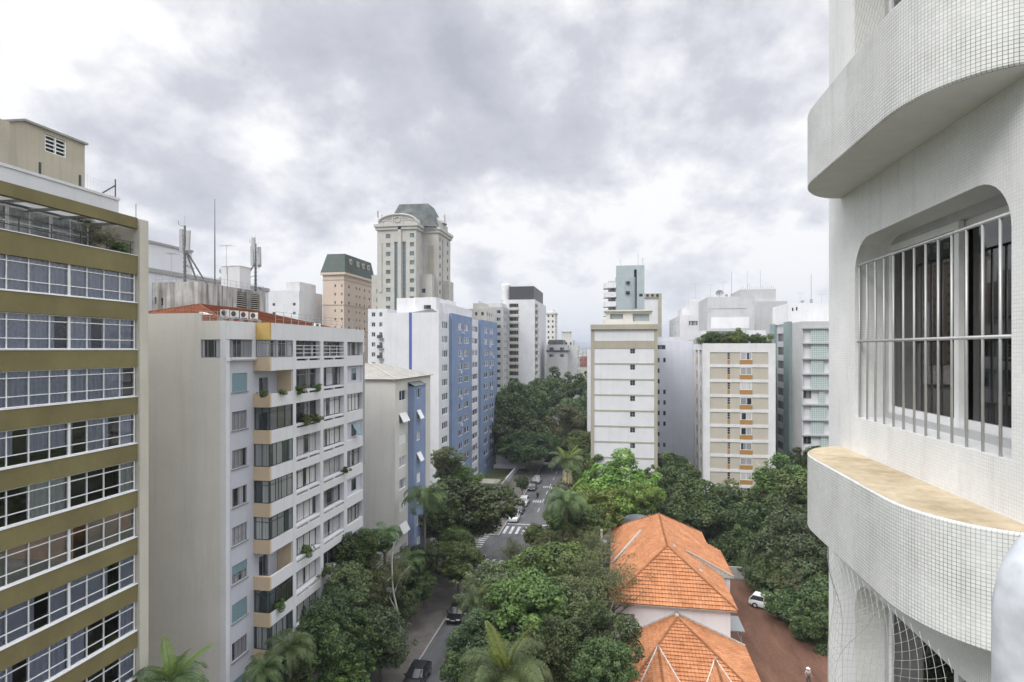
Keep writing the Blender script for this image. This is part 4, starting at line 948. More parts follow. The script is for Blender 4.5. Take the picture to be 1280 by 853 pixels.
m_ = MB(); xs0, xs1 = Xon(511.3, YT0), Xon(514.8, YT0); m_.box(xs0, xs1, YT0 - .05, YT0 - .004, 0, zTt + .02); m_.build('blue_stripe', M['deepblue'], b5)
XTp = XT + .55
bl = [(yt[0], yt[1]), (yt[2], YT1)]
for bi, (a, b) in enumerate(bl):
    us = [(a + (b - a) * .30, a + (b - a) * .50), (a + (b - a) * .58, a + (b - a) * .84)] if bi == 0 else [(a + (b - a) * .18, a + (b - a) * .42), (a + (b - a) * .52, a + (b - a) * .78)]
    m_ = MB(); facade(m_, 'x+', XTp, a, b, 0, zTt + .25, ops_of(us, zsT, .18)); m_.face([(XT, a, 0), (XTp, a, 0), (XTp, a, zTt + .25), (XT, a, zTt + .25)]); m_.face([(XT, b, 0), (XTp, b, 0), (XTp, b, zTt + .25), (XT, b, zTt + .25)]); m_.face([(XT, a, zTt + .25), (XTp, a, zTt + .25), (XTp, b, zTt + .25), (XT, b, zTt + .25)])
    m_.build('blue_panel', M['blue'], b5)
    put_windows(b5, 'x+', XTp, us, zsT[:12], .1, cols=(.5,), pm='pane', merged=True, fw=.08)
put_windows(b5, 'x+', XT, [um], zsT, .12, cols=(.33, .66), pm='pane', merged=True, fw=.08)
put_windows(b5, 'x+', XT, [um2], zsT, .12, cols=(.33, .66), pm='pane', merged=True, fw=.08)
acr = random.Random(12)
for q in range(16):
    (a, b) = bl[q % 2]; z0, z1 = zsT[acr.randrange(11)]; uu = a + (b - a) * (.40, .54)[q % 2] * acr.uniform(.9, 1.3)
    m_ = MB(); fbox(m_, 'x+', XTp, uu, uu + .75, z0 - .75, z0 - .2, .32, -.004); m_.build('air_conditioner_box', M['acwhite'], b5)
xp0, xp1 = Xon(489, YT0 + 5), Xon(546, YT0 + 5)
m_ = MB(); zp0, zp1 = zTt - .05, Z(372, xp1, YT0 + 5)
pl = [(xp0, YT0 + 8), (xp0 + 1.2, YT0 + 5), (xp0 + 4.4, YT0 + 5.4), (xp0 + 5.2, YT0 + 4.4), (xp1, YT0 + 4.4), (xp1, YT0 + 14), (xp0, YT0 + 14)]
for i in range(len(pl)): a, b = pl[i], pl[(i + 1) % len(pl)]; m_.face([(*a, zp0), (*b, zp0), (*b, zp1), (*a, zp1)])
m_.face([(*a, zp1) for a in pl]); m_.build('penthouse', M['palegrey'], b5)
m_ = MB(); xq = Xon(530, YT0 + 4.4); m_.box(xq, xq + 1.4, YT0 + 4.35, YT0 + 4.396, zp0 + 1.0, zp0 + 1.75); m_.build('penthouse_window', M['panedark'], b5)
ypb = Yon(556, XT - 1); m_ = MB(); m_.box(XT - 8, XT - 1, ypb, Yon(590, XT - 1), zTt - .02, Z(379, XT - 1, ypb)); m_.box(XT - 6, XT - 2, ypb + 6, ypb + 12, Z(379, XT - 1, ypb) + .003, Z(372, XT - 1, ypb)); m_.build('rear_penthouse', M['palegrey'], b5)
m_ = MB(); m_.face([(xs1, YT0 - .02, zTt + .03), ((xs1 + XT) / 2, YT0 + 4.3, zTt + 1.0), (XT - .3, YT0 + .2, zTt + .03)]); m_.face([(xs1, YT0 - .02, zTt + .03), (xs1, YT0 + 4.3, zTt + .1), ((xs1 + XT) / 2, YT0 + 4.3, zTt + 1.0)]); m_.build('low_roof', M['slate'], b5)
# low garden wall and kiosk in front of it
gw = thing('garden_wall', 'long white garden wall standing in front of the dark trees by the blue tower', 'wall', (*G(637, 585)[:2], 0))
x_, y_, _ = G(637, 586); m_ = MB(); m_.box(x_ - 4.2, x_ + 4.3, y_ + 3, y_ + 3.3, 0, 2.6); m_.build('wall', M['palegrey'], gw); m_ = MB(); m_.box(x_ - 4.3, x_ + 4.4, y_ + 2.9, y_ + 3.4, 2.603, 2.8); m_.build('coping', M['white'], gw)
m_ = MB(); m_.box(x_ - 4.2, x_ + 4.3, y_ - .2, y_ + .1, 0, 1.0); m_.build('front_wall', M['white'], gw)
rw = thing('boundary_wall', 'low white boundary wall running beside the parked cars', 'wall', (-24.4, 118, 0))
m_ = MB(); m_.box(-24.95, -24.65, 104, y_ - .5, 0, 1.5); m_.build('wall', M['white'], rw)
kx, ky, _ = G(613, 617); kk = thing('gatehouse', 'small gatehouse with flat square roof at the foot of the blue tower', 'gatehouse', (kx, ky, 0))
m_ = MB(); facade(m_, 'y-', ky - 1.3, kx - 1.3, kx + 1.3, 0, 2.5, [(kx - .8, kx + .8, 1.0, 2.0, .1, None)]); facade(m_, 'x+', kx + 1.3, ky - 1.3, ky + 1.3, 0, 2.5, []); m_.face([(kx - 1.3, ky + 1.3, 0), (kx + 1.3, ky + 1.3, 0), (kx + 1.3, ky + 1.3, 2.5), (kx - 1.3, ky + 1.3, 2.5)]); m_.face([(kx - 1.3, ky - 1.3, 0), (kx - 1.3, ky + 1.3, 0), (kx - 1.3, ky + 1.3, 2.5), (kx - 1.3, ky - 1.3, 2.5)]); m_.build('wall', M['offwhite'], kk)
window(kk, 'y-', ky - 1.3, kx, 1.0, 1.6, 1.0, .06, cols=(.5,), pm='panedark')
m_ = MB(); m_.box(kx - 2.1, kx + 2.1, ky - 2.1, ky + 2.1, 2.503, 2.72, 0, 't'); m_.box(kx - 1.9, kx + 1.9, ky - 1.9, ky + 1.9, 2.5, 2.66, 1); m_.build('roof', [M['pier'], M['taupe']], kk)

# ------------------------------------------------------------------ 6. hotel tower with arched pediment and slate mansard
YH0 = 187.6; xh0, xh1 = Xon(471.5, YH0), Xon(520, YH0); YH1 = Yon(529, xh1); xh2 = Xon(548, YH1); YH2 = Yon(563, xh2)
b6 = thing('hotel_tower', 'tall grey stone tower with arched pediment and slate mansard roof', 'building', ((xh0 + xh2) / 2, 198, 0))
zc = Z(286.5, xh1, YH0); xc = Xon(502.5, YH0)
ph_ = 11.3 / F * dep(xh1, YH0); zsH = rows_of(Z(291.5, xh1, YH0), ph_, 17, 1.45)
cA = (Xon(482.5, YH0), Xon(488, YH0)); cB = (Xon(512.3, YH0), Xon(517.7, YH0))
g1 = (Xon(493, YH0), Xon(497, YH0)); g2 = (Xon(503, YH0), Xon(507.3, YH0))
m_ = MB(); zg0, zg1 = zsH[16][0], zsH[1][1] + .3
gl_ops = [(g1[0], g1[1], zg0, zg1, .5, None), (g2[0], g2[1], zg0, zg1, .5, None)]
facade(m_, 'y-', YH0, xh0, xh1, 0, zc, ops_of([cA, cB], zsH, .35) + gl_ops)
facade(m_, 'x+', xh1, YH0, YH1, 0, zc, []); facade(m_, 'y-', YH1, xh1, xh2, 0, zc, [])
ux = [(YH1 + 1.2, YH1 + 2.8), (YH1 + 10.4, YH1 + 12.2)]
facade(m_, 'x+', xh2, YH1, YH2, 0, zc, ops_of(ux, zsH, .3) + [(YH1 + 4.4, YH1 + 5.6, zsH[16][0], zsH[0][1], .9, None)])
m_.face([(xh0, YH0, 0), (xh0, YH2, 0), (xh0, YH2, zc), (xh0, YH0, zc)]); m_.face([(xh0, YH2, 0), (xh2, YH2, 0), (xh2, YH2, zc), (xh0, YH2, zc)]); m_.face([(xh0, YH0, zc), (xh1, YH0, zc), (xh1, YH1, zc), (xh2, YH1, zc), (xh2, YH2, zc), (xh0, YH2, zc)])
m_.face([(xh2 - .9, YH1 + 4.4, zsH[16][0]), (xh2 - .9, YH1 + 5.6, zsH[16][0]), (xh2 - .9, YH1 + 5.6, zsH[0][1]), (xh2 - .9, YH1 + 4.4, zsH[0][1])])
m_.build('wall', M['hotel'], b6)
put_windows(b6, 'y-', YH0, [cA, cB], zsH, .25, cols=(), pm='paneteal', fm='hotel', merged=True, fw=.06)
put_windows(b6, 'x+', xh2, ux, zsH, .2, cols=(), pm='panedark', fm='hotel', merged=True, fw=.06)
for g_ in (g1, g2):
    m_ = MB(); m_.face([(g_[0], YH0 + .45, zg0), (g_[1], YH0 + .45, zg0), (g_[1], YH0 + .45, zg1), (g_[0], YH0 + .45, zg1)], 0)
    for i in range(int((zg1 - zg0) / 1.5)): m_.box(g_[0], g_[1], YH0 + .38, YH0 + .44, zg0 + i * 1.5, zg0 + i * 1.5 + .1, 1)
    m_.build('glazed_strip', [M['paneteal'], M['greyframe']], b6)
m_ = MB(); fbox(m_, 'y-', YH0, Xon(498, YH0), Xon(502, YH0), 30, zc + 1, .5, .2); m_.build('pilaster', M['hotel'], b6)
for (xa_, xb2_) in ((Xon(474, YH0), Xon(477.5, YH0)),):
    m_ = MB(); fbox(m_, 'y-', YH0, xa_, xb2_, zsH[6][0], zsH[1][1], .25, .1); m_.build('pilaster', M['hotel'], b6)
m_ = MB(); fbox(m_, 'y-', YH1, Xon(535, YH1), Xon(541.5, YH1), zsH[6][0], zsH[1][1], .25, .1); m_.build('pilaster', M['taupe'], b6)
# cornices run round the plan, one above the other
def ring(mb, plan, z0, z1, o):
    n = len(plan)
    def off(i):
        p = Vector(plan[i]).to_2d(); a = (p - Vector(plan[i - 1]).to_2d()).normalized(); b = (Vector(plan[(i + 1) % n]).to_2d() - p).normalized()
        na, nb = Vector((a.y, -a.x)), Vector((b.y, -b.x)); return p + (na + nb) * (o / max(.3, 1 + na.dot(nb)))
    q = [off(i) for i in range(n)]
    for i in range(n):
        a, b = q[i], q[(i + 1) % n]; mb.face([(*a, z0), (*b, z0), (*b, z1), (*a, z1)])
    mb.face([(*a, z1) for a in q]); mb.face([(*a, z0) for a in q])
plan = [(xh0, YH0), (xh1, YH0), (xh1, YH1), (xh2, YH1), (xh2, YH2), (xh0, YH2)]
m_ = MB(); ring(m_, plan, zc + .01, zc + 1.0, .5); ring(m_, plan, zc + 1.01, zc + 1.9, .9); m_.build('cornice', M['hotel'], b6)
# arched pediment over the front bay
m_ = MB(); pw = (xh1 - xh0) / 2 - .2; pcx = (xh0 + xh1) / 2 + .3; zp_ = zc + 1.92
ar = [(pcx + pw * math.cos(math.pi * i / 24), zp_ + .9 + 2.5 * math.sin(math.pi * i / 24)) for i in range(25)]
front = [(pcx + pw, zp_)] + ar + [(pcx - pw, zp_)]
m_.face([(x, YH0 + .1, z) for x, z in front]); 
for i in range(len(front) - 1): (xa_, za_), (xb2_, zb_) = front[i], front[i + 1]; m_.face([(xa_, YH0 + .1, za_), (xb2_, YH0 + .1, zb_), (xb2_, YH0 + 4.5, zb_), (xa_, YH0 + 4.5, za_)])
m_.face([(x, YH0 + 4.5, z) for x, z in front]); m_.build('pediment', M['hotel'], b6)
m_ = MB(); m_.tube([(x, YH0 - .12, z - .2) for x, z in ar], .38, 6); m_.tube([(pcx + (pw - 1.6) * math.cos(math.pi * i / 24), YH0, zp_ + .7 + 1.5 * math.sin(math.pi * i / 24)) for i in range(25)], .16, 5)
m_.tube([(pcx + 1.05 * math.cos(2 * math.pi * i / 20), YH0 - .05, zp_ + 1.55 + .95 * math.sin(2 * math.pi * i / 20)) for i in range(21)], .2, 5)
m_.box(pcx - 1.9, pcx - 1.5, YH0 - .1, YH0 + .09, zp_ + .2, zp_ + 2.7); m_.box(pcx + 1.5, pcx + 1.9, YH0 - .1, YH0 + .09, zp_ + .2, zp_ + 2.7)
m_.box(pcx - pw + .6, pcx - 2, YH0 - .05, YH0 + .09, zp_ + 1.1, zp_ + 1.35); m_.box(pcx + 2, pcx + pw - .6, YH0 - .05, YH0 + .09, zp_ + 1.1, zp_ + 1.35)
m_.build('pediment_moulding', M['hotel'], b6)
m_ = MB(); Ys_ = YH1 + 3; m_.box(xh2 - 5, xh2 - .4, Ys_, YH2 - 2, zc + 1.92, zc + 4.6); m_.lathe(((xh2 - 3), (Ys_ + YH2 - 2) / 2, zc + 4.6), [(3.6, 0), (3.3, .9), (2.4, 1.7), (1.0, 2.3), (.01, 2.5)], 20); m_.build('side_pavilion', M['hotel'], b6)
m_ = MB(); zb_, zt_ = zc + 1.92, Z(253, xh1, YH0 + 6)
bx0, bx1, by0, by1 = Xon(484, YH0 + 2), Xon(545, YH0 + 6), YH0 + 2.0, YH2 - 1.5
tx0, tx1, ty0, ty1 = Xon(499, YH0 + 6), Xon(536, YH0 + 9), YH0 + 6, YH2 - 7
bq = [(bx0, by0, zb_), (bx1, by0 + 4, zb_), (bx1, by1, zb_), (bx0, by1, zb_)]; tq = [(tx0, ty0, zt_ - .4), (tx1, ty0 + 2, zt_), (tx1, ty1, zt_), (tx0, ty1, zt_ - .4)]
for i in range(4): m_.face([bq[i], bq[(i + 1) % 4], tq[(i + 1) % 4], tq[i]])
m_.face(tq); m_.build('mansard_roof', M['slate'], b6)
for (px, s_) in ((473, 5.5), (478, 4), (546.5, 5), (556.5, 5.5)):
    xx = Xon(px, YH0 + 2) if px < 520 else Xon(px, YH1 + 4); yy = YH0 + 2 if px < 520 else YH1 + 4
    m_ = MB(); m_.bar((xx, yy, zc + 1.8), (xx, yy, zc + 1.8 + s_), .07); m_.box(xx - .35, xx - .1, yy - .15, yy + .15, zc + 1.8 + s_ * .55, zc + 1.8 + s_ * .95); m_.build('roof_antenna', M['steel'], b6)
m_ = MB(); zl_ = Z(344, Xon(466, YH0 + 3), YH0 + 3); xw0 = Xon(464.5, YH0 + 3)
facade(m_, 'y-', YH0 + 3, xw0, xh0, 0, zl_, [(xh0 - 1.5, xh0 - .5, z0, z1, .3, 1) for (z0, z1) in zsH[6:]]); m_.face([(xw0, YH0 + 3, zl_), (xh0, YH0 + 3, zl_), (xh0, YH2 - 4, zl_), (xw0, YH2 - 4, zl_)]); m_.face([(xw0, YH0 + 3, 0), (xw0, YH2 - 4, 0), (xw0, YH2 - 4, zl_), (xw0, YH0 + 3, zl_)])
zl2 = Z(343, xh1 + 2, YH0 + 4); xq0, xq1 = xh1 + .01, xh1 + 4.2; YQ = YH0 + 4.2
facade(m_, 'y-', YQ, xq0, xq1, 0, zl2, [(xq0 + .5, xq0 + 1.9, z0, z1, .3, 1) for (z0, z1) in zsH[6:]]); m_.box(xq0, xq1, YQ + .004, YH1 - .004, zl2 - .1, zl2)
facade(m_, 'x+', xq1, YQ, YH1, 0, zl2, [])
m_.box(xh2 + .004, xh2 + 2, YH1 + 6, YH2 - 3, 0, Z(355, xh2, YH2))
m_.build('lower_wing', [M['hotel'], M['panedark']], b6)

# ------------------------------------------------------------------ 7. green-roofed tower
YG0 = 192.8; xg0, xg1 = Xon(403.5, YG0), Xon(430, YG0); YG1 = Yon(466.5, xg1); zg = Z(343.5, xg1, YG0)
b7 = thing('green_roof_tower', 'pinkish beige tower with slanted dark green metal roof', 'building', ((xg0 + xg1) / 2, 205, 0))
pg = 10.45 / F * dep(xg1, YG0); zsG = rows_of(Z(355.5, xg1, YG0), pg, 14, 1.0)
u1_ = [(Xon(418 + q, YG0) , Xon(420 + q, YG0)) for q in (0, 8.2)]
usx = [(YG0 + a, YG0 + a + b) for a, b in ((3.2, 1.5), (9.5, 1.0), (12.5, 1.0), (16.5, 1.2), (21, 1.2))]
m_ = MB(); facade(m_, 'y-', YG0, xg0, xg1, 0, zg, ops_of(u1_, zsG, .25)); facade(m_, 'x+', xg1, YG0, YG1, 0, zg, ops_of(usx, zsG, .3))
m_.face([(xg0, YG0, 0), (xg0, YG1, 0), (xg0, YG1, zg), (xg0, YG0, zg)]); m_.face([(xg0, YG1, 0), (xg1, YG1, 0), (xg1, YG1, zg), (xg0, YG1, zg)]); m_.build('wall', M['pinkstone'], b7)
put_windows(b7, 'y-', YG0, u1_, zsG[:14], .12, cols=(), pm='panedark', fm='pinkstone', merged=True)
put_windows(b7, 'x+', xg1, usx, zsG[:14], .15, cols=(), pm='panedark', fm='pinkstone', merged=True)
plg = [(xg0, YG0), (xg1, YG0), (xg1, YG1), (xg0, YG1)]
m_ = MB()
for i, z in enumerate((zg - 1.9, zg - pg * 3 - 1.9, zg - pg * 6 - 1.9)): ring(m_, plg, z, z + .3, .12)
m_.build('string_course', M['taupe'], b7)
m_ = MB(); ring(m_, plg, zg + .01, zg + .8, .7); m_.build('cornice', M['pinkstone'], b7)
m_ = MB(); zt_ = Z(316.5, xg1, YG0); s1, s2 = .9, 1.4
bq = [(xg0 - .6, YG0 - .6, zg + .81), (xg1 + .6, YG0 - .6, zg + .81), (xg1 + .6, YG1 + .6, zg + .81), (xg0 - .6, YG1 + .6, zg + .81)]; tq = [(xg0 + s1, YG0 + s2, zt_), (xg1 - s1 * .4, YG0 + s2, zt_), (xg1 - s1 * .4, YG1 - s2, zt_), (xg0 + s1, YG1 - s2, zt_)]
for i in range(4): m_.face([bq[i], bq[(i + 1) % 4], tq[(i + 1) % 4], tq[i]])
m_.face(tq); rg = m_.build('roof', M['greenroof'], b7)
for i in range(4):
    yy = YG0 + 4 + i * 4.6 + (1.5 if i else 0); m_ = MB(); m_.box(xg1 - .4, xg1 + .42, yy, yy + 1.6, zg + 4.2, zg + 6.0); m_.box(xg1 + .43, xg1 + .46, yy + .25, yy + 1.35, zg + 4.5, zg + 5.7, 1); m_.build('dormer', [M['pinkstone'], M['panedark']], rg)

# ------------------------------------------------------------------ 8. low white stepped block beyond the masts
XW1 = -105.0; YW0 = Yon(374, XW1); xw0 = Xon(333.5, YW0); YW1 = Yon(403, XW1); zw_ = Z(363, XW1, YW0)
b8 = thing('stepped_white_block', 'plain white stepped block with tiny windows beyond the stained parapet', 'building', ((xw0 + XW1) / 2, YW0 + 6, 0))
zz = rows_of(zw_ - 1.2, 3.0, 8, 1.0); us = [(Xon(340.5, YW0), Xon(344, YW0)), (Xon(366, YW0), Xon(369.5, YW0))]; us2 = [(YW0 + 2 + i * 3.0, YW0 + 3.6 + i * 3.0) for i in range(4)]
wall_block(b8, 'wall', xw0, XW1, YW0, YW1, 0, zw_, M['white'], {'y-': ops_of(us, zz[1:]) , 'x+': ops_of(us2, zz[3:])}, parapet=.4)
put_windows(b8, 'y-', YW0, us, zz[1:], .15, cols=(), pm='panedark', merged=True); put_windows(b8, 'x+', XW1, us2, zz[3:], .15, cols=(), pm='panedark', merged=True)
m_ = MB(); m_.box(Xon(358, YW0 + 1), XW1 - .4, YW0 + 1, YW1 - 4, zw_ - .3, Z(352, XW1, YW0)); m_.build('upper_storey', M['palegrey'], b8)

# ------------------------------------------------------------------ 9. small white building with balconies, between green tower and blue tower
YJ = 140.0; xj0, xj1 = Xon(460, YJ), Xon(484, YJ); zj = Z(386, xj1, YJ)
b9 = thing('white_balcony_block', 'white block with dark iron balconies squeezed behind the blue tower', 'building', ((xj0 + xj1) / 2, YJ + 6, 0))
pj = 11.2 / F * dep(xj1, YJ) * 1.0; zz = rows_of(Z(390.5, xj1, YJ), 2.5, 13, 1.1); us = [(Xon(464.5, YJ), Xon(469, YJ)), (Xon(474, YJ), Xon(478, YJ))]
wall_block(b9, 'wall', xj0, xj1, YJ, YJ + 12, 0, zj, M['white'], {'y-': ops_of(us, zz)}, parapet=.3)
put_windows(b9, 'y-', YJ, us, zz, .15, cols=(.5,), pm='panedark', merged=True)
for i in range(2, 13):
    z0 = zz[i][0] - .35; m_ = MB(); m_.box(Xon(473, YJ), Xon(480, YJ), YJ - .9, YJ - .004, z0 - .12, z0); m_.box(Xon(473, YJ), Xon(480, YJ), YJ - .9, YJ - .86, z0 + .003, z0 + .75, 1); m_.build('balcony', [M['concrete'], M['rail']], b9)
# ------------------------------------------------------------------ 10. plain white building facing the viewer across the crossing
YR = 111.2; xr0, xr1 = Xon(738.5, YR), Xon(822, YR); zr1 = Z(405.5, 2, YR)
b10 = thing('white_slab_block', 'white slab building with taupe floor lines and one small window per floor', 'building', (1.5, YR + 14, 0))
lines = [Z(454.7 + 19.42 * i, xr0, YR) for i in range(12)]
wz = [(Z(442.2, xr0, YR), Z(436.2, xr0, YR))] + [(z - 1.12, z - .14) for z in lines if z - 1.2 > 0]
xa, xb_ = Xon(787.6, YR), Xon(793.9, YR)
m_ = MB(); facade(m_, 'y-', YR, xr0, xr1, 0, zr1 - 1.0, ops_of([(xa, xb_)], wz, .25)); m_.face([(xr0, YR, 0), (xr0, YR + 28, 0), (xr0, YR + 28, zr1), (xr0, YR, zr1)]); m_.face([(xr1, YR, 0), (xr1, YR + 28, 0), (xr1, YR + 28, zr1), (xr1, YR, zr1)])
m_.face([(xr0, YR + 28, 0), (xr1, YR + 28, 0), (xr1, YR + 28, zr1), (xr0, YR + 28, zr1)]); m_.face([(xr0, YR, zr1 - .4), (xr1, YR, zr1 - .4), (xr1, YR + 28, zr1 - .4), (xr0, YR + 28, zr1 - .4)]); m_.build('wall', M['white'], b10)
put_windows(b10, 'y-', YR, [(xa, xb_)], wz, .16, cols=(.5,), rows=(.5,), pm='panedark', fm='greyframe', merged=True, fw=.07)
for z in lines:
    if z > .5: m_ = MB(); fbox(m_, 'y-', YR, xr0 + .62, xr1 - .62, z - .13, z + .13, .07); m_.build('floor_line', M['taupe'], b10)
for a in (xr0, xr1 - .6): m_ = MB(); fbox(m_, 'y-', YR, a, a + .6, 0, zr1 - .1, .12); m_.build('edge_column', M['taupe'], b10)
m_ = MB(); fbox(m_, 'y-', YR, xr0 + .62, xr1 - .62, Z(435.8, xr0, YR), Z(426.3, xr0, YR), .08); m_.build('wide_band', M['taupe'], b10)
m_ = MB(); m_.box(xr0 - .05, xr1 + .05, YR - .45, YR + 28, zr1 - .95, zr1 - .05); m_.build('roof_beam', M['taupe'], b10)
m_ = MB(); xp0, xp1 = Xon(757, YR + 8), Xon(815, YR + 8); zpt = Z(389, xp1, YR + 8)
facade(m_, 'y-', YR + 8, xp0, xp1, zr1 - .5, zpt, [(xp0 + .9, xp0 + 3.4, zr1 + .3, zpt - .5, .5, 1), (xp0 + 5.3, xp1 - .5, zr1 + .9, zpt - .5, .5, 1)]); m_.box(xp0 - .3, xp1 + .2, YR + 7.4, YR + 14, zpt + .003, zpt + .25); m_.box(xp0, xp1, YR + 8.6, YR + 14, zr1 - .5, zpt)
m_.build('penthouse', [M['cream'], M['tealwall']], b10)
m_ = MB(); m_.box(xp0 - .2, xp0 + 5.2, YR + 3, YR + 3.2, zr1 - .4, zr1 + 1.1); m_.build('terrace_wall', M['cream'], b10)

# ------------------------------------------------------------------ 11. pale teal tower behind it
YU = 180.0; X = lambda px, Y=YU: Xon(px, Y)
zu1 = Z(332, X(788), YU)
b11 = thing('teal_tower', 'pale teal tower with curved white balconies rising behind the plain white building', 'building', (X(788), YU + 8, 0))
m_ = MB(); facade(m_, 'y-', YU, X(770), X(805.5), 0, zu1, [(X(792.5), X(796), Z(386, X(794), YU), Z(337, X(794), YU), .8, 1), (X(799), X(803.5), Z(371, X(800), YU), Z(367.5, X(800), YU), .3, 1)]); m_.box(X(770), X(805.5), YU + .9, YU + 14, 0, zu1); m_.build('wall', [M['tealwall'], M['dark']], b11)
m_ = MB(); cx_, cy_ = (X(769) + X(795)) / 2, YU + 1.2; rx_, ry_ = (X(795) - X(769)) / 2, 2.2; zc_ = Z(346.5, cx_, YU)
pr = [(cx_ + rx_ * math.cos(math.pi + math.pi * i / 14), cy_ + ry_ * math.sin(math.pi + math.pi * i / 14)) for i in range(15)]
for i in range(14): m_.face([(*pr[i], 0), (*pr[i + 1], 0), (*pr[i + 1], zc_), (*pr[i], zc_)])
m_.face([(*p, zc_) for p in pr]); m_.build('curved_core', M['tealwall'], b11)
for i, y_ in enumerate((353.5, 366)):
    m_ = MB(); zz_ = Z(y_, X(784), YU - 1.2); m_.lathe((X(784.5), YU - .95, zz_ - .55), [(.05, 0), (.62, .15), (.68, .55), (.62, .95), (.05, 1.1)], 14); m_.build('round_window', M['panedark'], b11)
pu = 11.7 / F * dep(X(770), YU)
for i in range(14):
    z0 = Z(360 + 11.7 * i, X(762), YU)
    m_ = MB(); cxb = X(770) + .1; pts = [(cxb, YU + 6)] + [(cxb - 3.9 * math.sin(math.pi / 2 * j / 6) ** .6, YU + 1.2 - 3.0 * math.cos(math.pi / 2 * j / 6) + 1.6) for j in range(7)] + [(cxb - 3.9, YU + 6)]
    for j in range(len(pts) - 1): m_.face([(*pts[j], z0), (*pts[j + 1], z0), (*pts[j + 1], z0 + 1.55), (*pts[j], z0 + 1.55)])
    m_.face([(*p, z0) for p in pts]); m_.face([(*p, z0 + 1.4) for p in pts]); m_.build('balcony', M['palegrey'], b11)
m_ = MB(); m_.box(X(760), X(770) - .02, YU + 4, YU + 13, 0, Z(349.5, X(765), YU)); m_.build('balcony_core', M['greywall'], b11)
m_ = MB()
for (px, s_) in ((776, 2.2), (804, 2.6), (798, 3.8)):
    x_ = X(px); m_.bar((x_, YU + 3, zu1), (x_, YU + 3, zu1 + s_), .06)
    if s_ < 3:
        for q in (.7, .95): m_.bar((x_ - .6, YU + 3, zu1 + s_ * q), (x_ + .6, YU + 3, zu1 + s_ * q), .035)
m_.build('roof_antennas', M['steel'], b11)
YV = 215.0
b11b = thing('white_tower_beige_edge', 'slim white tower with beige edge standing beside the teal tower', 'building', (Xon(816, YV), YV + 7, 0))
xv0, xv1, xv2 = Xon(803, YV), Xon(822.5, YV), Xon(827, YV); zv = Z(367, xv1, YV)
m_ = MB(); m_.box(xv0, xv1, YV, YV + 14, 0, zv - 1.5); m_.build('wall', M['palegrey'], b11b)
m_ = MB(); m_.box(xv1 + .003, xv2, YV - .5, YV + 14, 0, zv); m_.box(xv0, xv1, YV - .6, YV + 14, zv - 1.497, zv); m_.build('beige_frame', M['taupe'], b11b)
m_ = MB()
for i in range(3): xx = xv0 + 1.3 + i * 1.7; m_.box(xx, xx + .9, YV - .64, YV - .604, zv - 1.2, zv - .3)
m_.build('louvre', M['dark'], b11b)

# ------------------------------------------------------------------ 12. light blue-grey block
YQ2 = 135.0; xq0, xq1 = Xon(808, YQ2), Xon(872, YQ2); zq = Z(426, Xon(840, YQ2), YQ2)
b12 = thing('pale_blue_block', 'pale blue grey block with a few tiny square windows beside the white slab building', 'building', ((xq0 + xq1) / 2, YQ2 + 8, 0))
pq = 11.9 / F * dep(xq0, YQ2)
zz = rows_of(Z(447.5, xq0, YQ2), 13.2 / F * dep(xq0, YQ2), 11, 1.0); us = [(Xon(829, YQ2), Xon(832.2, YQ2))]; ul = [(Xon(821, YQ2), Xon(824.6, YQ2))]
wall_block(b12, 'wall', xq0, xq1, YQ2, YQ2 + 20, 0, zq, M['greyblue'], {'y-': ops_of(us, [z for i, z in enumerate(zz) if i not in (1, 2, 7)], .3) + ops_of(ul, zz, .3) + [(Xon(821, YQ2), Xon(832, YQ2), Z(437, xq0, YQ2), Z(431.5, xq0, YQ2), .3, None)]}, parapet=.4)
put_windows(b12, 'y-', YQ2, us, [z for i, z in enumerate(zz) if i not in (1, 2, 7)], .2, cols=(), pm='panedark', merged=True, fm='greyframe'); put_windows(b12, 'y-', YQ2, ul, zz, .2, cols=(), pm='panedark', merged=True, fm='greyframe')
window(b12, 'y-', YQ2, (Xon(821, YQ2) + Xon(832, YQ2)) / 2, Z(437, xq0, YQ2), Xon(832, YQ2) - Xon(821, YQ2), Z(431.5, xq0, YQ2) - Z(437, xq0, YQ2), .2, cols=(.5,), pm='panedark', merged=True, fm='greyframe')
m_ = MB(); m_.box(xq0 - .1, Xon(856, YQ2), YQ2 + 2, YQ2 + 20, zq - .2, zq + .9); m_.build('roof_wall', M['greywall'], b12)

# ------------------------------------------------------------------ 13. white rooftop cluster
YA = 168.0; xa0, xa1 = Xon(850, YA), Xon(893, YA); zA = Z(394, xa0, YA); YA1 = Yon(836.5, xa0)
b13 = thing('tall_white_block', 'white block with narrow vertical windows on its side face and stepped roof', 'building', ((xa0 + xa1) / 2, (YA + YA1) / 2, 0))
zz = rows_of(zA - 1.5, 3.0, 14, 2.1); us = [(YA + 3 + i * (YA1 - YA - 3) / 5, YA + 4.4 + i * (YA1 - YA - 3) / 5) for i in range(5)]
wall_block(b13, 'wall', xa0, xa1, YA, YA1, 0, zA, M['palegrey'], {'x-': ops_of(us, zz, .3), 'y-': [(Xon(861, YA), Xon(872, YA), Z(407, xa0, YA), Z(401.5, xa0, YA), .3, None)]}, parapet=.3)
put_windows(b13, 'x-', xa0, us, zz, .2, cols=(), pm='panedark', merged=True, fm='greyframe')
window(b13, 'y-', YA, (Xon(861, YA) + Xon(872, YA)) / 2, Z(407, xa0, YA), Xon(872, YA) - Xon(861, YA), Z(401.5, xa0, YA) - Z(407, xa0, YA), .2, cols=(.7,), pm='pane', merged=True, fm='greyframe')
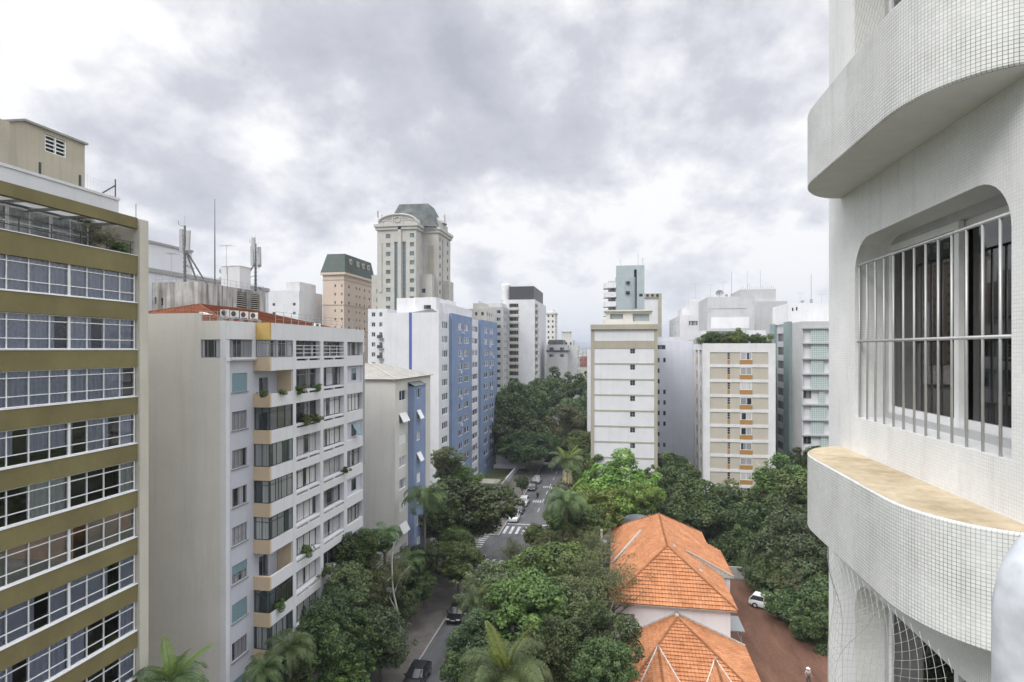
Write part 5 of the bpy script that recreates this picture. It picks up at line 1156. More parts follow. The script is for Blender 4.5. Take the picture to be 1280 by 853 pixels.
m_ = MB(); m_.box(Xon(862, YA + 1), Xon(886, YA + 1), YA + 1, YA + 14, zA - .2, Z(374, xa0, YA)); m_.box(Xon(852, YA + 4), Xon(862, YA + 4) - .01, YA + 4, YA + 14, zA - .2, Z(386, xa0, YA + 4)); m_.build('roof_storey', M['palegrey'], b13)
YC = 152.0; xc0, xc1 = Xon(884.5, YC), Xon(943, YC); zC = Z(371.5, xc0, YC)
b13b = thing('stained_white_block', 'broad stained white blank block with a satellite dish on the roof', 'building', ((xc0 + xc1) / 2, YC + 8, 0))
wall_block(b13b, 'wall', xc0, xc1, YC, YC + 16, 0, zC, M['greywall'], {'y-': [(Xon(887, YC), Xon(933, YC), Z(396, xc0, YC), Z(386, xc0, YC), .12, 0), (Xon(889, YC), Xon(893, YC), Z(409, xc0, YC), Z(407, xc0, YC), .2, 0)]}, parapet=.3)
m_ = MB(); m_.box(xc0 + .8, xc1 - 1.2, YC - .12, YC - .004, Z(411, xc0, YC), Z(397, xc0, YC)); m_.build('wall_patch', M['palegrey'], b13b)
YD = 172.0; xd0, xd1, xd2 = Xon(926, YD), Xon(972, YD), Xon(983, YD)
b13c = thing('grey_stepped_block', 'pale grey blank block with raised lift tower and thin aerials on top', 'building', ((xd0 + xd2) / 2, YD + 8, 0))
m_ = MB(); m_.box(xd0, Xon(971, YD), YD + 1, YD + 12, 0, Z(361, xd1, YD)); m_.build('lift_tower', M['greywall'], b13c)
m_ = MB(); m_.box(Xon(938, YD), xd2, YD - 1, YD + 14, 0, Z(377, xd1, YD)); m_.build('wall', M['greywall'], b13c)
m_ = MB(); r2 = random.Random(4); zt_ = Z(361, xd1, YD)
for i in range(16): x_ = xd0 + .3 + i * (Xon(970, YD) - xd0) / 16; m_.bar((x_, YD + 1.3, zt_), (x_, YD + 1.3, zt_ + r2.choice([.6, .8, 1.0, 1.6])), .05)
for p in (937, 954): m_.bar((Xon(p, YD), YD + 3, zt_), (Xon(p, YD), YD + 3, zt_ + 5.5), .04)
m_.build('roof_aerials', M['steel'], b13c)

# ------------------------------------------------------------------ 14. beige-panelled building with roof garden
YI = 120.3; xi0, xi1 = Xon(879, YI), Xon(969.5, YI); zI = Z(429.5, xi0, YI); YI1 = Yon(856, xi0)
b14 = thing('beige_panel_building', 'building with white grid, beige panels and ochre boards under its windows', 'building', ((xi0 + xi1) / 2, YI + 15, 0))
pi_ = 18.58 / F * dep(xi0, YI); nI = 12
tops = [Z(440.6, xi0, YI) - pi_ * i for i in range(nI)]; hI = 15.0 / F * dep(xi0, YI)
xw0_, xw1_ = Xon(887.5, YI), Xon(960.5, YI); xs0, xs1 = Xon(909.6, YI), Xon(912.4, YI); xm0, xm1 = Xon(925.6, YI), Xon(940, YI)
m_ = MB(); ops = [(xw0_, xw1_, t - hI, t, .14, None) for t in tops if t - hI > 0]
nx = 5; ux_ = [(YI + 2.2 + i * (YI1 - YI - 2.2) / nx, YI + 2.2 + (i + .62) * (YI1 - YI - 2.2) / nx) for i in range(nx)]
facade(m_, 'y-', YI, xi0, xi1, 0, zI, ops); facade(m_, 'x-', xi0, YI, YI1, 0, zI, [(a, b, 1.0, zI - 1.3, .5, None) for (a, b) in ux_])
m_.face([(xi1, YI, 0), (xi1, YI1, 0), (xi1, YI1, zI), (xi1, YI, zI)]); m_.face([(xi0, YI1, 0), (xi1, YI1, 0), (xi1, YI1, zI), (xi0, YI1, zI)]); m_.face([(xi0, YI, zI - .3), (xi1, YI, zI - .3), (xi1, YI1, zI - .3), (xi0, YI1, zI - .3)])
m_.build('wall', M['palegrey'], b14)
for i, t in enumerate(tops):
    if t - hI < 0: continue
    m_ = MB(); m_.face([(xw0_, YI + .13, t - hI), (xw1_, YI + .13, t - hI), (xw1_, YI + .13, t), (xw0_, YI + .13, t)])
    m_.build('beige_panel', M['slatbeige'], b14)
    a = inst('window', winmesh(xm1 - xm0, hI * .60, cols=(.5,), pm='panebright' if i % 3 else 'pane', merged=True, fw=.07)[0], b14, Vector(((xm0 + xm1) / 2, YI + .08, t - hI * .62)) - wloc(b14))
    m_ = MB(); m_.box(xm0 - .1, xm1 + .1, YI + .02, YI + .125, t - hI + .01, t - hI * .63); m_.build('ochre_board', M['orangepanel'], b14)
    m_ = MB(); m_.box(xs0, xs1, YI + .06, YI + .12, t - hI + .01, t - hI * .63, 0)
    for q in (.40, .20, .02): m_.box(xs0, xs1, YI + .06, YI + .12, t - hI * (q + .14), t - hI * q - .02, 1)
    m_.build('slot_window', [M['orangepanel'], M['panedark']], b14)
for i, (a, b) in enumerate(ux_):
    m_ = MB()
    m_.face([(xi0 + .45, a, 1), (xi0 + .45, b, 1), (xi0 + .45, b, zI - 1.3), (xi0 + .45, a, zI - 1.3)], 0)
    for t in tops:
        if t - hI > 0: m_.box(xi0 + .25, xi0 + .44, a + .01, b - .01, t - hI, t - hI * .45, 1 if i % 2 else 2)
    m_.build('side_glazing', [M['panedark'], M['orangepanel'], M['taupe']], b14)
# roof garden structures and white wall
m_ = MB(); yg_ = YI + 6; xg0_, xg1_ = Xon(876, yg_), Xon(957.5, yg_); zz0 = zI - .3
m_.box(Xon(876, yg_), Xon(883, yg_), yg_, yg_ + 5, zz0, Z(413.5, xg0_, yg_)); m_.box(Xon(934, yg_), xg1_, yg_, yg_ + 5, zz0 + 1, Z(413, xg1_, yg_)); m_.box(Xon(883, yg_) + .01, Xon(934, yg_) - .01, yg_ + 3, yg_ + 5, zz0, Z(414, xg0_, yg_)); m_.build('roof_storey', M['white'], b14)
m_ = MB(); m_.face([(Xon(885, yg_), yg_ - .3, Z(421, xg0_, yg_)), (Xon(936, yg_), yg_ - .3, Z(421, xg0_, yg_)), (Xon(931, yg_), yg_ + 3, Z(413.5, xg0_, yg_)), (Xon(885, yg_), yg_ + 3, Z(413.5, xg0_, yg_))]); m_.build('green_awning', M['greenroof'], b14)
m_ = MB(); m_.box(xi0 + .05, xi0 + .3, YI + 1, YI1 - 1, zI - .3, zI + 1.0); m_.build('side_parapet', M['stained'], b14)

# ------------------------------------------------------------------ 15. grey and teal building, partly behind the viewer's own block
YO = 119.9; xo0 = 34.7; xo1 = 58.0; YO1 = Yon(964, xo0); zo = Z(402, Xon(1003, YO), YO)
b15 = thing('grey_teal_building', 'grey building with teal side piers and perforated pale green screens', 'building', ((xo0 + xo1) / 2, YO + 15, 0))
po = 19.1 / F * dep(xo0, YO); tops = [Z(411.3, Xon(1004, YO), YO) - po * i for i in range(12)]
yp = [Yon(p, xo0) for p in (1001.5, 990, 982.5, 971, 965)]
ho = po - .35
usd = (yp[2] + .5, yp[3] - .5)
m_ = MB(); facade(m_, 'y-', YO, xo0, xo1, 0, zo, [(Xon(1004, YO), xo1 - 1, t - ho, t, .5, None) for t in tops if t - ho > 0])
facade(m_, 'x-', xo0, YO, YO1, 0, zo, ops_of([usd], [(t - 2.2, t - .5) for t in tops if t - 2.2 > 0], .3))
m_.face([(xo0, YO1, 0), (xo1, YO1, 0), (xo1, YO1, zo), (xo0, YO1, zo)]); m_.face([(xo0, YO, zo), (xo1, YO, zo), (xo1, YO1, zo), (xo0, YO1, zo)]); m_.face([(xo1, YO, 0), (xo1, YO1, 0), (xo1, YO1, zo), (xo1, YO, zo)])
m_.build('wall', M['greywall'], b15)
for (a, b) in ((yp[1] + .02, yp[2]), (yp[3], yp[4])): m_ = MB(); m_.box(xo0 - .5, xo0 - .004, a, b, 0, zo + .3); m_.build('teal_pier', M['teal'], b15)
for t in tops:
    if t - 2.2 > 0: window(b15, 'x-', xo0, (usd[0] + usd[1]) / 2, t - 2.2, usd[1] - usd[0], 1.7, .2, cols=(.25, .5, .75), rows=(), pm='panedark', fm='greyframe', merged=True)
def screenmat():
    m, t, b = newmat('perforated_screen'); g = N(t, 'ShaderNodeNewGeometry'); se = N(t, 'ShaderNodeSeparateXYZ'); L(t, g.outputs['Position'], se.inputs[0]); ds = []
    for k in (0, 2):
        mu = N(t, 'ShaderNodeMath', op='MULTIPLY', inp={1: 2.6}); L(t, se.outputs[k], mu.inputs[0]); fr = N(t, 'ShaderNodeMath', op='FRACT'); L(t, mu.outputs[0], fr.inputs[0]); sb = N(t, 'ShaderNodeMath', op='SUBTRACT', inp={1: .5}); L(t, fr.outputs[0], sb.inputs[0]); pw = N(t, 'ShaderNodeMath', op='POWER', inp={1: 2}); L(t, sb.outputs[0], pw.inputs[0]); ds.append(pw)
    ad = N(t, 'ShaderNodeMath', op='ADD'); L(t, ds[0].outputs[0], ad.inputs[0]); L(t, ds[1].outputs[0], ad.inputs[1]); lt = N(t, 'ShaderNodeMath', op='LESS_THAN', inp={1: .07}); L(t, ad.outputs[0], lt.inputs[0])
    mi = N(t, 'ShaderNodeMix', data_type='RGBA'); L(t, lt.outputs[0], mi.inputs[0]); mi.inputs[6].default_value = (.34, .42, .41, 1); mi.inputs[7].default_value = (.62, .68, .68, 1); L(t, mi.outputs[2], b.inputs['Base Color']); return m
M['screen'] = screenmat()
xx0, xx1 = Xon(1004, YO), xo1 - 1
for i, t in enumerate(tops):
    if t - ho < 0: continue
    m_ = MB(); m_.face([(xx0, YO + .45, t - ho), (xx1, YO + .45, t - ho), (xx1, YO + .45, t), (xx0, YO + .45, t)]); m_.build('recess_panel', M['white'] if i % 4 != 0 or i == 0 else M['palegrey'], b15)
    m_ = MB(); sx = Xon((1014, 1014, 1014, 1014, 1024, 1014, 1014, 1026)[i % 8], YO); m_.box(sx, sx + (2.9, 2.9, 2.2, 3.0, 1.0, 2.8, 2.2, 1.2)[i % 8], YO + .1, YO + .2, t - ho + .02, t - .02); m_.build('sliding_screen', M['screen'], b15); m_ = MB(); m_.box(sx + 5.5, sx + 8.5, YO + .1, YO + .2, t - ho + .02, t - .02); m_.build('sliding_screen', M['screen'], b15)
    if i in (4, 7):
        window(b15, 'y-', YO, xx0 + .8, t - ho * .6, 1.4, ho * .55, .35, cols=(.5,), pm='panedark', fm='greyframe', merged=True)
    m_ = MB(); m_.box(xx0 - .2, xx1, YO - .25, YO + .4, t - .002, t + .22); m_.build('slab_edge', M['gear'], b15)
YX = 128.0; xx_ = Xon(985, YX); m_ = MB(); facade(m_, 'y-', YX, xx_, 56, zo + .003, Z(379, Xon(1010, YX), YX), [(Xon(990, YX), Xon(992, YX), Z(389, xx_, YX), Z(385, xx_, YX), .3, 1), (Xon(995, YX), Xon(997, YX), Z(388.5, xx_, YX), Z(384, xx_, YX), .3, 1)])
zx = Z(379, Xon(1010, YX), YX); m_.face([(xx_, YX, zx), (56, YX, zx), (56, YX + 12, zx), (xx_, YX + 12, zx)]); m_.face([(xx_, YX, zo), (xx_, YX + 12, zo), (xx_, YX + 12, zx), (xx_, YX, zx)]); m_.face([(56, YX, zo), (56, YX + 12, zo), (56, YX + 12, zx), (56, YX, zx)]); m_.build('roof_storey', [M['palegrey'], M['dark']], b15)

# ------------------------------------------------------------------ 16. white tower with charcoal roof box
YT_ = 245.0; xt0, xt1 = Xon(629, YT_), Xon(668.5, YT_); YTb = Yon(682.5, xt1); zt1 = Z(374.5, xt1, YT_)
b16 = thing('charcoal_top_tower', 'white tower with columns of dark balconies and a charcoal box on the roof', 'building', ((xt0 + xt1) / 2, YT_ + 10, 0))
pT = 8.55 / F * dep(xt1, YT_); nT_ = 22
bx_ = (Xon(636.5, YT_), Xon(648, YT_)); by_ = (YT_ + 1.0, YT_ + 9.5)
zz = [(zt1 - 1.6 - pT * (i + 1) + 1.15, zt1 - 1.6 - pT * i) for i in range(nT_)]
m_ = MB(); facade(m_, 'y-', YT_, xt0, xt1, 0, zt1, [(bx_[0], bx_[1], a, b, 1.3, 1) for a, b in zz if a > 0]); facade(m_, 'x+', xt1, YT_, YTb, 0, zt1, [(by_[0], by_[1], a, b, 1.3, 1) for a, b in zz if a > 0])
m_.face([(xt0, YT_, zt1), (xt1, YT_, zt1), (xt1, YTb, zt1), (xt0, YTb, zt1)]); m_.face([(xt0, YT_, 0), (xt0, YTb, 0), (xt0, YTb, zt1), (xt0, YT_, zt1)]); m_.face([(xt0, YTb, 0), (xt1, YTb, 0), (xt1, YTb, zt1), (xt0, YTb, zt1)]); m_.build('wall', [M['white'], M['panedark']], b16)
for (a, b) in zz:
    if a > 0:
        m_ = MB(); fbox(m_, 'y-', YT_, bx_[0], bx_[1], a - 1.0, a + .1, .55); m_.build('balcony', M['pier'], b16)
        m_ = MB(); fbox(m_, 'x+', xt1, by_[0], by_[1], a - 1.0, a + .1, .55); m_.build('balcony', M['pier'], b16)
m_ = MB(); m_.box(Xon(636.5, YT_ + 1), xt1 - .5, YT_ + 1, YTb - 8, zt1 + .003, Z(357.5, xt1, YT_)); m_.build('roof_box', M['darkbox'], b16)
m_ = MB(); m_.lathe((Xon(632.5, YT_ + 5), YT_ + 5, zt1), [(2.2, 0), (2.2, 6.6), (1.8, 7.3), (.01, 7.5)], 18); m_.build('lift_tower', M['palegrey'], b16)

# ------------------------------------------------------------------ background blocks seen between the towers
far = [  # name, label, x0, x1, ytop, Y, depth, mat, (cols, rows) window grid
    ('cream_block', 'cream stepped block seen between the blue tower and the charcoal topped tower', 583, 607, 386, 215, 16, 'cream', 3, 10),
    ('grey_block', 'plain grey block touching the charcoal topped tower', 606, 629, 384, 235, 16, 'greywall', 2, 12),
    ('ornate_tower', 'slim cream tower with cornice just beside the charcoal topped tower', 683, 693.5, 391, 330, 14, 'offwhite', 2, 14),
    ('pale_grey_hall', 'low pale grey building with dark roof edge above the far trees', 683, 709, 431, 262, 18, 'greywall', 2, 2),
    ('cream_house_block', 'small cream stepped block with square lantern on the far skyline', 700, 716, 425, 300, 16, 'offwhite', 3, 3),
    ('white_far_block', 'white block with balconies beside the red brick block', 707, 722, 432, 272, 14, 'palegrey', 0, 0),
    ('red_brick_block', 'dull red block with roof frame near the far hills', 724, 738, 446, 330, 14, None, 3, 2),
    ('pale_sliver_block', 'pale narrow wall directly behind the white slab building', 734, 742, 437, 145, 22, 'palegrey', 0, 0),
    ('distant_white_block', 'tiny white block at the street end on the horizon', 716, 727, 440, 520, 16, 'palegrey', 4, 5),
    ('distant_grey_block', 'tiny grey block at the street end below the hills', 727, 736, 444, 640, 16, 'greywall', 4, 5),
]
M['redwall'] = wallmat('dull_red_wall', (.30, .13, .115), streak=.15, dirty=.2)
for (nm, lb, p0, p1, yt_, Y_, dd, mt, nc, nr) in far:
    x0, x1 = Xon(p0, Y_), Xon(p1, Y_); z1 = Z(yt_, x1, Y_)
    t = thing(nm, lb, 'building', ((x0 + x1) / 2, Y_ + dd / 2, 0))
    us = [(x0 + (x1 - x0) * (i + .28) / nc, x0 + (x1 - x0) * (i + .72) / nc) for i in range(nc)] if nc else []
    zz = rows_of(z1 - 1.2, 3.0, nr, 1.4) if nr else []
    m__ = M[mt] if mt else M['redwall']
    ux2 = [(Y_ + 2.5 + 4 * i, Y_ + 4.3 + 4 * i) for i in range(3)] if nc else []
    wall_block(t, 'wall', x0, x1, Y_, Y_ + dd, 0, z1, m__, {'y-': ops_of(us, zz), 'x+': ops_of(ux2, zz)} if nc else {}, parapet=.4)
    if nc: put_windows(t, 'y-', Y_, us, zz, .15, cols=(), pm='panedark', merged=True); put_windows(t, 'x+', x1, ux2, zz, .15, cols=(), pm='panedark', merged=True)
    if nm == 'cream_block': m_ = MB(); m_.box(x0 + 2, x1 - 1, Y_ + 2, Y_ + 10, z1 - .3, z1 + 2.2); m_.box(x0 + 4, x1 - 3, Y_ + 3, Y_ + 8, z1 + 2.203, z1 + 3.2); m_.build('roof_storey', M['cream'], t)
    if nm == 'grey_block': m_ = MB(); m_.box(x0 + 1, x1 - 1, Y_ + 1, Y_ + 10, z1 - .3, z1 + 1.8); m_.build('roof_storey', M['palegrey'], t)
    if nm == 'ornate_tower': m_ = MB(); m_.box(x0 - .5, x1 + .5, Y_ - .5, Y_ + dd, z1 - .6, z1 + .3); m_.box(x0 + 1, x1 - 1, Y_ + 1, Y_ + dd - 2, z1 + .303, z1 + 2); m_.build('cornice', M['offwhite'], t)
    if nm == 'pale_grey_hall': m_ = MB(); m_.box(x0 - .1, x1 + .4, Y_ - .4, Y_ + dd, z1 - 3.2, z1 - 2.5); m_.build('dark_roof_edge', M['darkbox'], t); m_ = MB(); m_.box(x0 + .5, x0 + 7, Y_ + 4, Y_ + dd, z1 - .3, z1 + 2.2); m_.build('roof_tiles', M['slate'], t)
    if nm == 'cream_house_block': m_ = MB(); m_.box(x0 + .8, x1 - 1.2, Y_ + 1, Y_ + 6, z1 - .3, z1 + 4.0); m_.box(x0 + .4, x1 - .8, Y_ + .6, Y_ + 6.4, z1 + 4.003, z1 + 4.4); m_.build('lantern', M['cream'], t)
    if nm == 'white_far_block':
        for i in range(8): m_ = MB(); m_.box(x1, x1 + .9, Y_ + 1, Y_ + 6, z1 - 3.0 - i * 3, z1 - 2.0 - i * 3); m_.build('balcony', M['pier'], t)
    if nm == 'red_brick_block':
        m_ = MB()
        for i in range(4): xx = x0 + (x1 - x0) * i / 3; m_.bar((xx, Y_ + 1, z1), (xx, Y_ + 1, z1 + 4.5), .12)
        m_.bar((x0, Y_ + 1, z1 + 4.4), (x1, Y_ + 1, z1 + 4.4), .12); m_.bar((x0, Y_ + 1, z1 + 2.2), (x1, Y_ + 1, z1 + 2.2), .12); m_.build('roof_frame', M['steel'], t)
        m_ = MB(); m_.box(x0, x1, Y_ - .3, Y_ - .004, 0, z1 - 6); m_.build('lower_wall', M['pier'], t)

# ------------------------------------------------------------------ the orange roofed house
hs = thing('tiled_house', 'white two storey house with bright orange clay tile hip roofs beside the dirt yard', 'house', (5.3, 66, 0))
hx0, hx1, hy0, hy1, hze = -.6, 11.0, 57.0, 80.7, 7.0; xm_ = 5.2; hzr = 10.75
wl = .55
m_ = MB(); facade(m_, 'y-', hy0 + wl, hx0 + wl, hx1 - wl, 0, hze + .1, [(Xon(769, hy0), Xon(793.5, hy0), Z(783.5, 2, hy0), Z(771.5, 2, hy0), .18, None)]); facade(m_, 'x+', hx1 - wl, hy0 + wl, hy1 - wl, 0, hze + .1, [(60.5, 62, 4.1, 5.6, .18, None), (76, 77.5, 4.1, 5.6, .18, None)]); facade(m_, 'x-', hx0 + wl, hy0 + wl, hy1 - wl, 0, hze + .1, [(61, 62.5, 4.1, 5.6, .18, None), (67, 68.5, 4.1, 5.6, .18, None)]); m_.face([(hx0 + wl, hy1 - wl, 0), (hx1 - wl, hy1 - wl, 0), (hx1 - wl, hy1 - wl, hze), (hx0 + wl, hy1 - wl, hze)])
m_.build('wall', M['white'], hs)
wa, wb_ = Xon(769, hy0), Xon(793.5, hy0); wz0, wz1 = Z(783.5, 2, hy0), Z(771.5, 2, hy0)
window(hs, 'y-', hy0 + wl, (wa + wb_) / 2, wz0, wb_ - wa, wz1 - wz0, .1, cols=(.5,), rows=(.33, .66), fm='greyframe', pm='panedark', bars=7)
for yy in (60.5, 76): window(hs, 'x+', hx1 - wl, yy + .75, 4.1, 1.5, 1.5, .1, fm='greyframe', pm='panedark')
for yy in (61, 67): window(hs, 'x-', hx0 + wl, yy + .75, 4.1, 1.5, 1.5, .1, fm='greyframe', pm='panedark')
A, B_, C_, D = (hx0, hy0, hze), (hx1, hy0, hze), (hx1, hy1, hze), (hx0, hy1, hze); R1, R2 = (xm_, hy0 + 5.8, hzr), (xm_, hy1 - 5.8, hzr)
m_ = MB(); roof_plane(m_, [A, B_, R1], (1, 0, 0)); roof_plane(m_, [B_, C_, R2, R1], (0, 1, 0)); roof_plane(m_, [C_, D, R2], (1, 0, 0)); roof_plane(m_, [D, A, R1, R2], (0, 1, 0))
up = Vector((0, 0, .06))
def ridge(mb, a, b, m=1, r_=.10):
    a, b = Vector(a) + up, Vector(b) + up; n = max(2, int((b - a).length / .38))
    for i in range(n): p, q = a.lerp(b, i / n), a.lerp(b, (i + 1) / n - .02 / n); mb.tube([p, q], [r_, r_ * .88], 7, m)
for a, b in ((A, R1), (B_, R1), (C_, R2), (D, R2), (R1, R2)): ridge(m_, a, b)
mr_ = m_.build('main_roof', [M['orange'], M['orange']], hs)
m_ = MB(); m_.box(hx0 + .05, hx1 - .05, hy0 + .05, hy1 - .05, hze - .14, hze - .02); m_.build('eaves', M['mortar'], mr_)
m_ = MB(); s_ = (hzr - hze) / (xm_ - hx0)
p0, p1 = Vector((hx0 + .3, 66.6, hze + .3 * s_)), Vector((3.0, 72.0, hze + (3.0 - hx0) * s_)); m_.obox((p0 + p1) / 2 + Vector((-.08, 0, .14)), (p1 - p0) / 2, Vector((.10, -.07, .06)), Vector((-.05, 0, .09))); m_.build('white_flashing', M['mortar'], mr_)
# raised side wing towards the yard
wzr = hze + .80; yw0, yw1 = 65.5, 73.7
m_ = MB(); sl = (hzr - hze) / (hx1 - xm_); s2_ = (3.6 * sl + .12) / 4.8; q = [(12.2, yw0, hze + .02), (12.2, yw1, hze + .02), (7.4, yw1, hze + .02 + 4.8 * s2_), (7.4, yw0, hze + .02 + 4.8 * s2_)]
roof_plane(m_, q, (0, 1, 0)); ridge(m_, q[0], q[1], 0, .06)
m_.face([q[0], (12.2, yw0, hze - .15), (10.9, yw0, hze - .1), (7.4, yw0, hze + 3.6 * sl - .1), q[3]], 1); m_.face([q[1], (12.2, yw1, hze - .15), (10.9, yw1, hze - .1), (7.4, yw1, hze + 3.6 * sl - .1), q[2]], 1); m_.face([(12.2, yw0, hze - .15), (12.2, yw1, hze - .15), (10.5, yw1, hze - .15), (10.5, yw0, hze - .15)], 1); m_.face([(12.2, yw0, hze - .15), (12.2, yw1, hze - .15), (12.2, yw1, hze + .02), (12.2, yw0, hze + .02)], 1)
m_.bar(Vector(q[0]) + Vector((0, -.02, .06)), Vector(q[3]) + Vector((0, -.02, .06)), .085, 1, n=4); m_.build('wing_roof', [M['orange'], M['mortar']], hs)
m_ = MB(); m_.box(10.46, 11.9, yw0 + .3, yw1 - .3, 0, hze - .12); m_.build('wing_wall', M['white'], hs)
for (x, y, h_) in ((6.0, 64.5, .95), (8.35, 61.9, .7)):
    zz_ = hze + (hx1 - x) * sl if x > xm_ else hzr; m_ = MB(); m_.bar((x, y, zz_ - .1), (x, y, zz_ + h_), .05, n=6); m_.lathe((x, y, zz_), [(.22, 0), (.10, .16), (.05, .2)], 10, 1); m_.build('vent_pipe', [M['gear'], M['mortar']], mr_)
# lower front wing with two small gables
lx0, lx1, ly0, ly1, lze, lza = .6, 11.7, 47.6, hy0 + wl - .02, 3.6, 6.15; xa_ = 5.6; ya_ = ly1 - .9
A, B_, C_, D = (lx0, ly0, lze), (lx1, ly0, lze), (lx1, ly1, lze), (lx0, ly1, lze); AP, APb = (xa_, ya_, lza), (xa_, ly1, lza)
m_ = MB(); roof_plane(m_, [A, B_, AP], (1, 0, 0)); roof_plane(m_, [B_, C_, APb, AP], (0, 1, 0)); roof_plane(m_, [D, A, AP, APb], (0, 1, 0))
ridge(m_, A, AP); ridge(m_, B_, AP); ridge(m_, APb, AP, 2, .2)
for (p, q_) in ((D, APb), (C_, APb)):
    a, b = Vector(p) + Vector((0, -.06, .1)), Vector(q_) + Vector((0, -.06, .1)); m_.bar(a, b, .11, 2, n=4)
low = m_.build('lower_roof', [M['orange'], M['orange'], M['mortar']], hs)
for (gx, gy, hw) in ((3.6, 52.9, 2.0), (8.2, 52.0, 2.0)):
    gz = lze + (gy - ly0) * (lza - lze) / (ya_ - ly0) + .05; fy = 45.6; ez = gz - hw * .72
    m_ = MB(); vy = lambda z: ly0 + (z - lze) * (ya_ - ly0) / (lza - lze)
    for sg in (-1, 1): roof_plane(m_, [(gx, fy, gz), (gx, gy, gz), (gx + sg * hw, vy(ez), ez), (gx + sg * hw, fy, ez)], (0, 1, 0)); a, b = Vector((gx, gy, gz + .09)), Vector((gx + sg * hw, vy(ez), ez + .09)); m_.bar(a, b, .075, 1, n=4)
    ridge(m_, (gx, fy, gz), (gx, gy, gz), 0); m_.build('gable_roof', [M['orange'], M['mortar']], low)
    m_ = MB(); m_.face([(gx - hw + .15, fy + .3, 0), (gx + hw - .15, fy + .3, 0), (gx + hw - .15, fy + .3, ez), (gx, fy + .3, gz - .06), (gx - hw + .15, fy + .3, ez)]); m_.box(gx - hw + .15, gx + hw - .15, fy + .304, ly0 + .4, 0, ez); m_.build('gable_wall', M['white'], hs)
m_ = MB(); m_.box(lx0 + .4, lx1 - .4, ly0 + .5, ly1, 0, lze + .02); m_.build('lower_wall', M['white'], hs)
m_ = MB(); m_.box(10.46, 10.56, hy0 + wl - .05, hy0 + wl + 2.5, 0, 3.9); m_.build('brick_base', M['redwall'], hs)
dh = thing('garden_shed', 'small dark slate roof just showing behind the orange ridge', 'shed', (3.0, 84, 0))
m_ = MB(); m_.box(1.2, 4.8, 82.2, 85.8, 0, 6.2); m_.build('wall', M['offwhite'], dh); m_ = MB(); m_.lathe((3.0, 84, 6.2), [(2.9, 0), (2.6, .8), (1.7, 1.5), (.02, 1.9)], 20); m_.build('roof', M['slate'], dh)
# ------------------------------------------------------------------ the viewer's own tower: mosaic wall, bulging planters, barred window
WX = 2.06; FLH = 2.93
def uvproj(me):
    ul = me.uv_layers.get('UVMap') or me.uv_layers.new(name='UVMap')
    for p in me.polygons:
        n = p.normal
        for li in p.loop_indices:
            v = me.vertices[me.loops[li].vertex_index].co
            ul.data[li].uv = (v.y, v.z) if abs(n.x) > .6 else ((v.x, v.z) if abs(n.y) > .6 else (v.x, v.y))
own = thing('mosaic_tower', 'white mosaic tiled tower close by with bulging planters and a barred window', 'building', (WX + 5, 1.5, 0))
OY0, OY1, OZ0, OZ1 = 3.54, 5.63, -.59, .945
zf = [H + OZ0 + FLH * k for k in range(-10, 4)]
ops = [(OY0, OY1, z, z + OZ1 - OZ0, .26, None) for z in zf]
m_ = MB(); WY1 = 6.27
facade(m_, 'x-', WX, -6, WY1, 0, 44, ops)
rc = .30
for z in zf:                                            # rounded upper corners of every opening
    for (yc, sg) in ((OY0, 1), (OY1, -1)):
        zt = z + OZ1 - OZ0; cy, cz = yc + sg * rc, zt - rc
        arc = [(cy - sg * rc * math.cos(math.pi / 2 * i / 8), cz + rc * math.sin(math.pi / 2 * i / 8)) for i in range(9)]
        for i in range(8): m_.face([(WX, yc, zt), (WX, *arc[i]), (WX, *arc[i + 1])]); m_.face([(WX, *arc[i]), (WX, *arc[i + 1]), (WX + .26, *arc[i + 1]), (WX + .26, *arc[i])])
m_.face([(WX, WY1, 0), (WX + 11, WY1, 0), (WX + 11, WY1, 44), (WX, WY1, 44)]); m_.face([(WX, -6, 0), (WX + 11, -6, 0), (WX + 11, -6, 44), (WX, -6, 44)]); m_.face([(WX + 11, -6, 0), (WX + 11, WY1, 0), (WX + 11, WY1, 44), (WX + 11, -6, 44)]); m_.face([(WX, -6, 44), (WX + 11, -6, 44), (WX + 11, WY1, 44), (WX, WY1, 44)])
wo = m_.build('wall', M['tile_wall'], own); uvproj(wo.data)
PX, PYa, PYb, pa, pb = 1.61, 3.28, 5.95, .45, .68
oc = [(WX - pa * math.sin(math.pi / 2 * i / 12), PYa + pb - pb * math.cos(math.pi / 2 * i / 12)) for i in range(13)] + [(WX - pa * math.cos(math.pi / 2 * i / 12), PYb - pb + pb * math.sin(math.pi / 2 * i / 12)) for i in range(13)]
oc2 = []
for i in range(len(oc)):
    oc2.append(oc[i])
    if i == 12:
        for q in range(1, 8): oc2.append((oc[12][0], oc[12][1] + (oc[13][1] - oc[12][1]) * q / 8))
oc = oc2
sl_ = [0]
for i in range(1, len(oc)): sl_.append(sl_[-1] + math.hypot(oc[i][0] - oc[i - 1][0], oc[i][1] - oc[i - 1][1]))
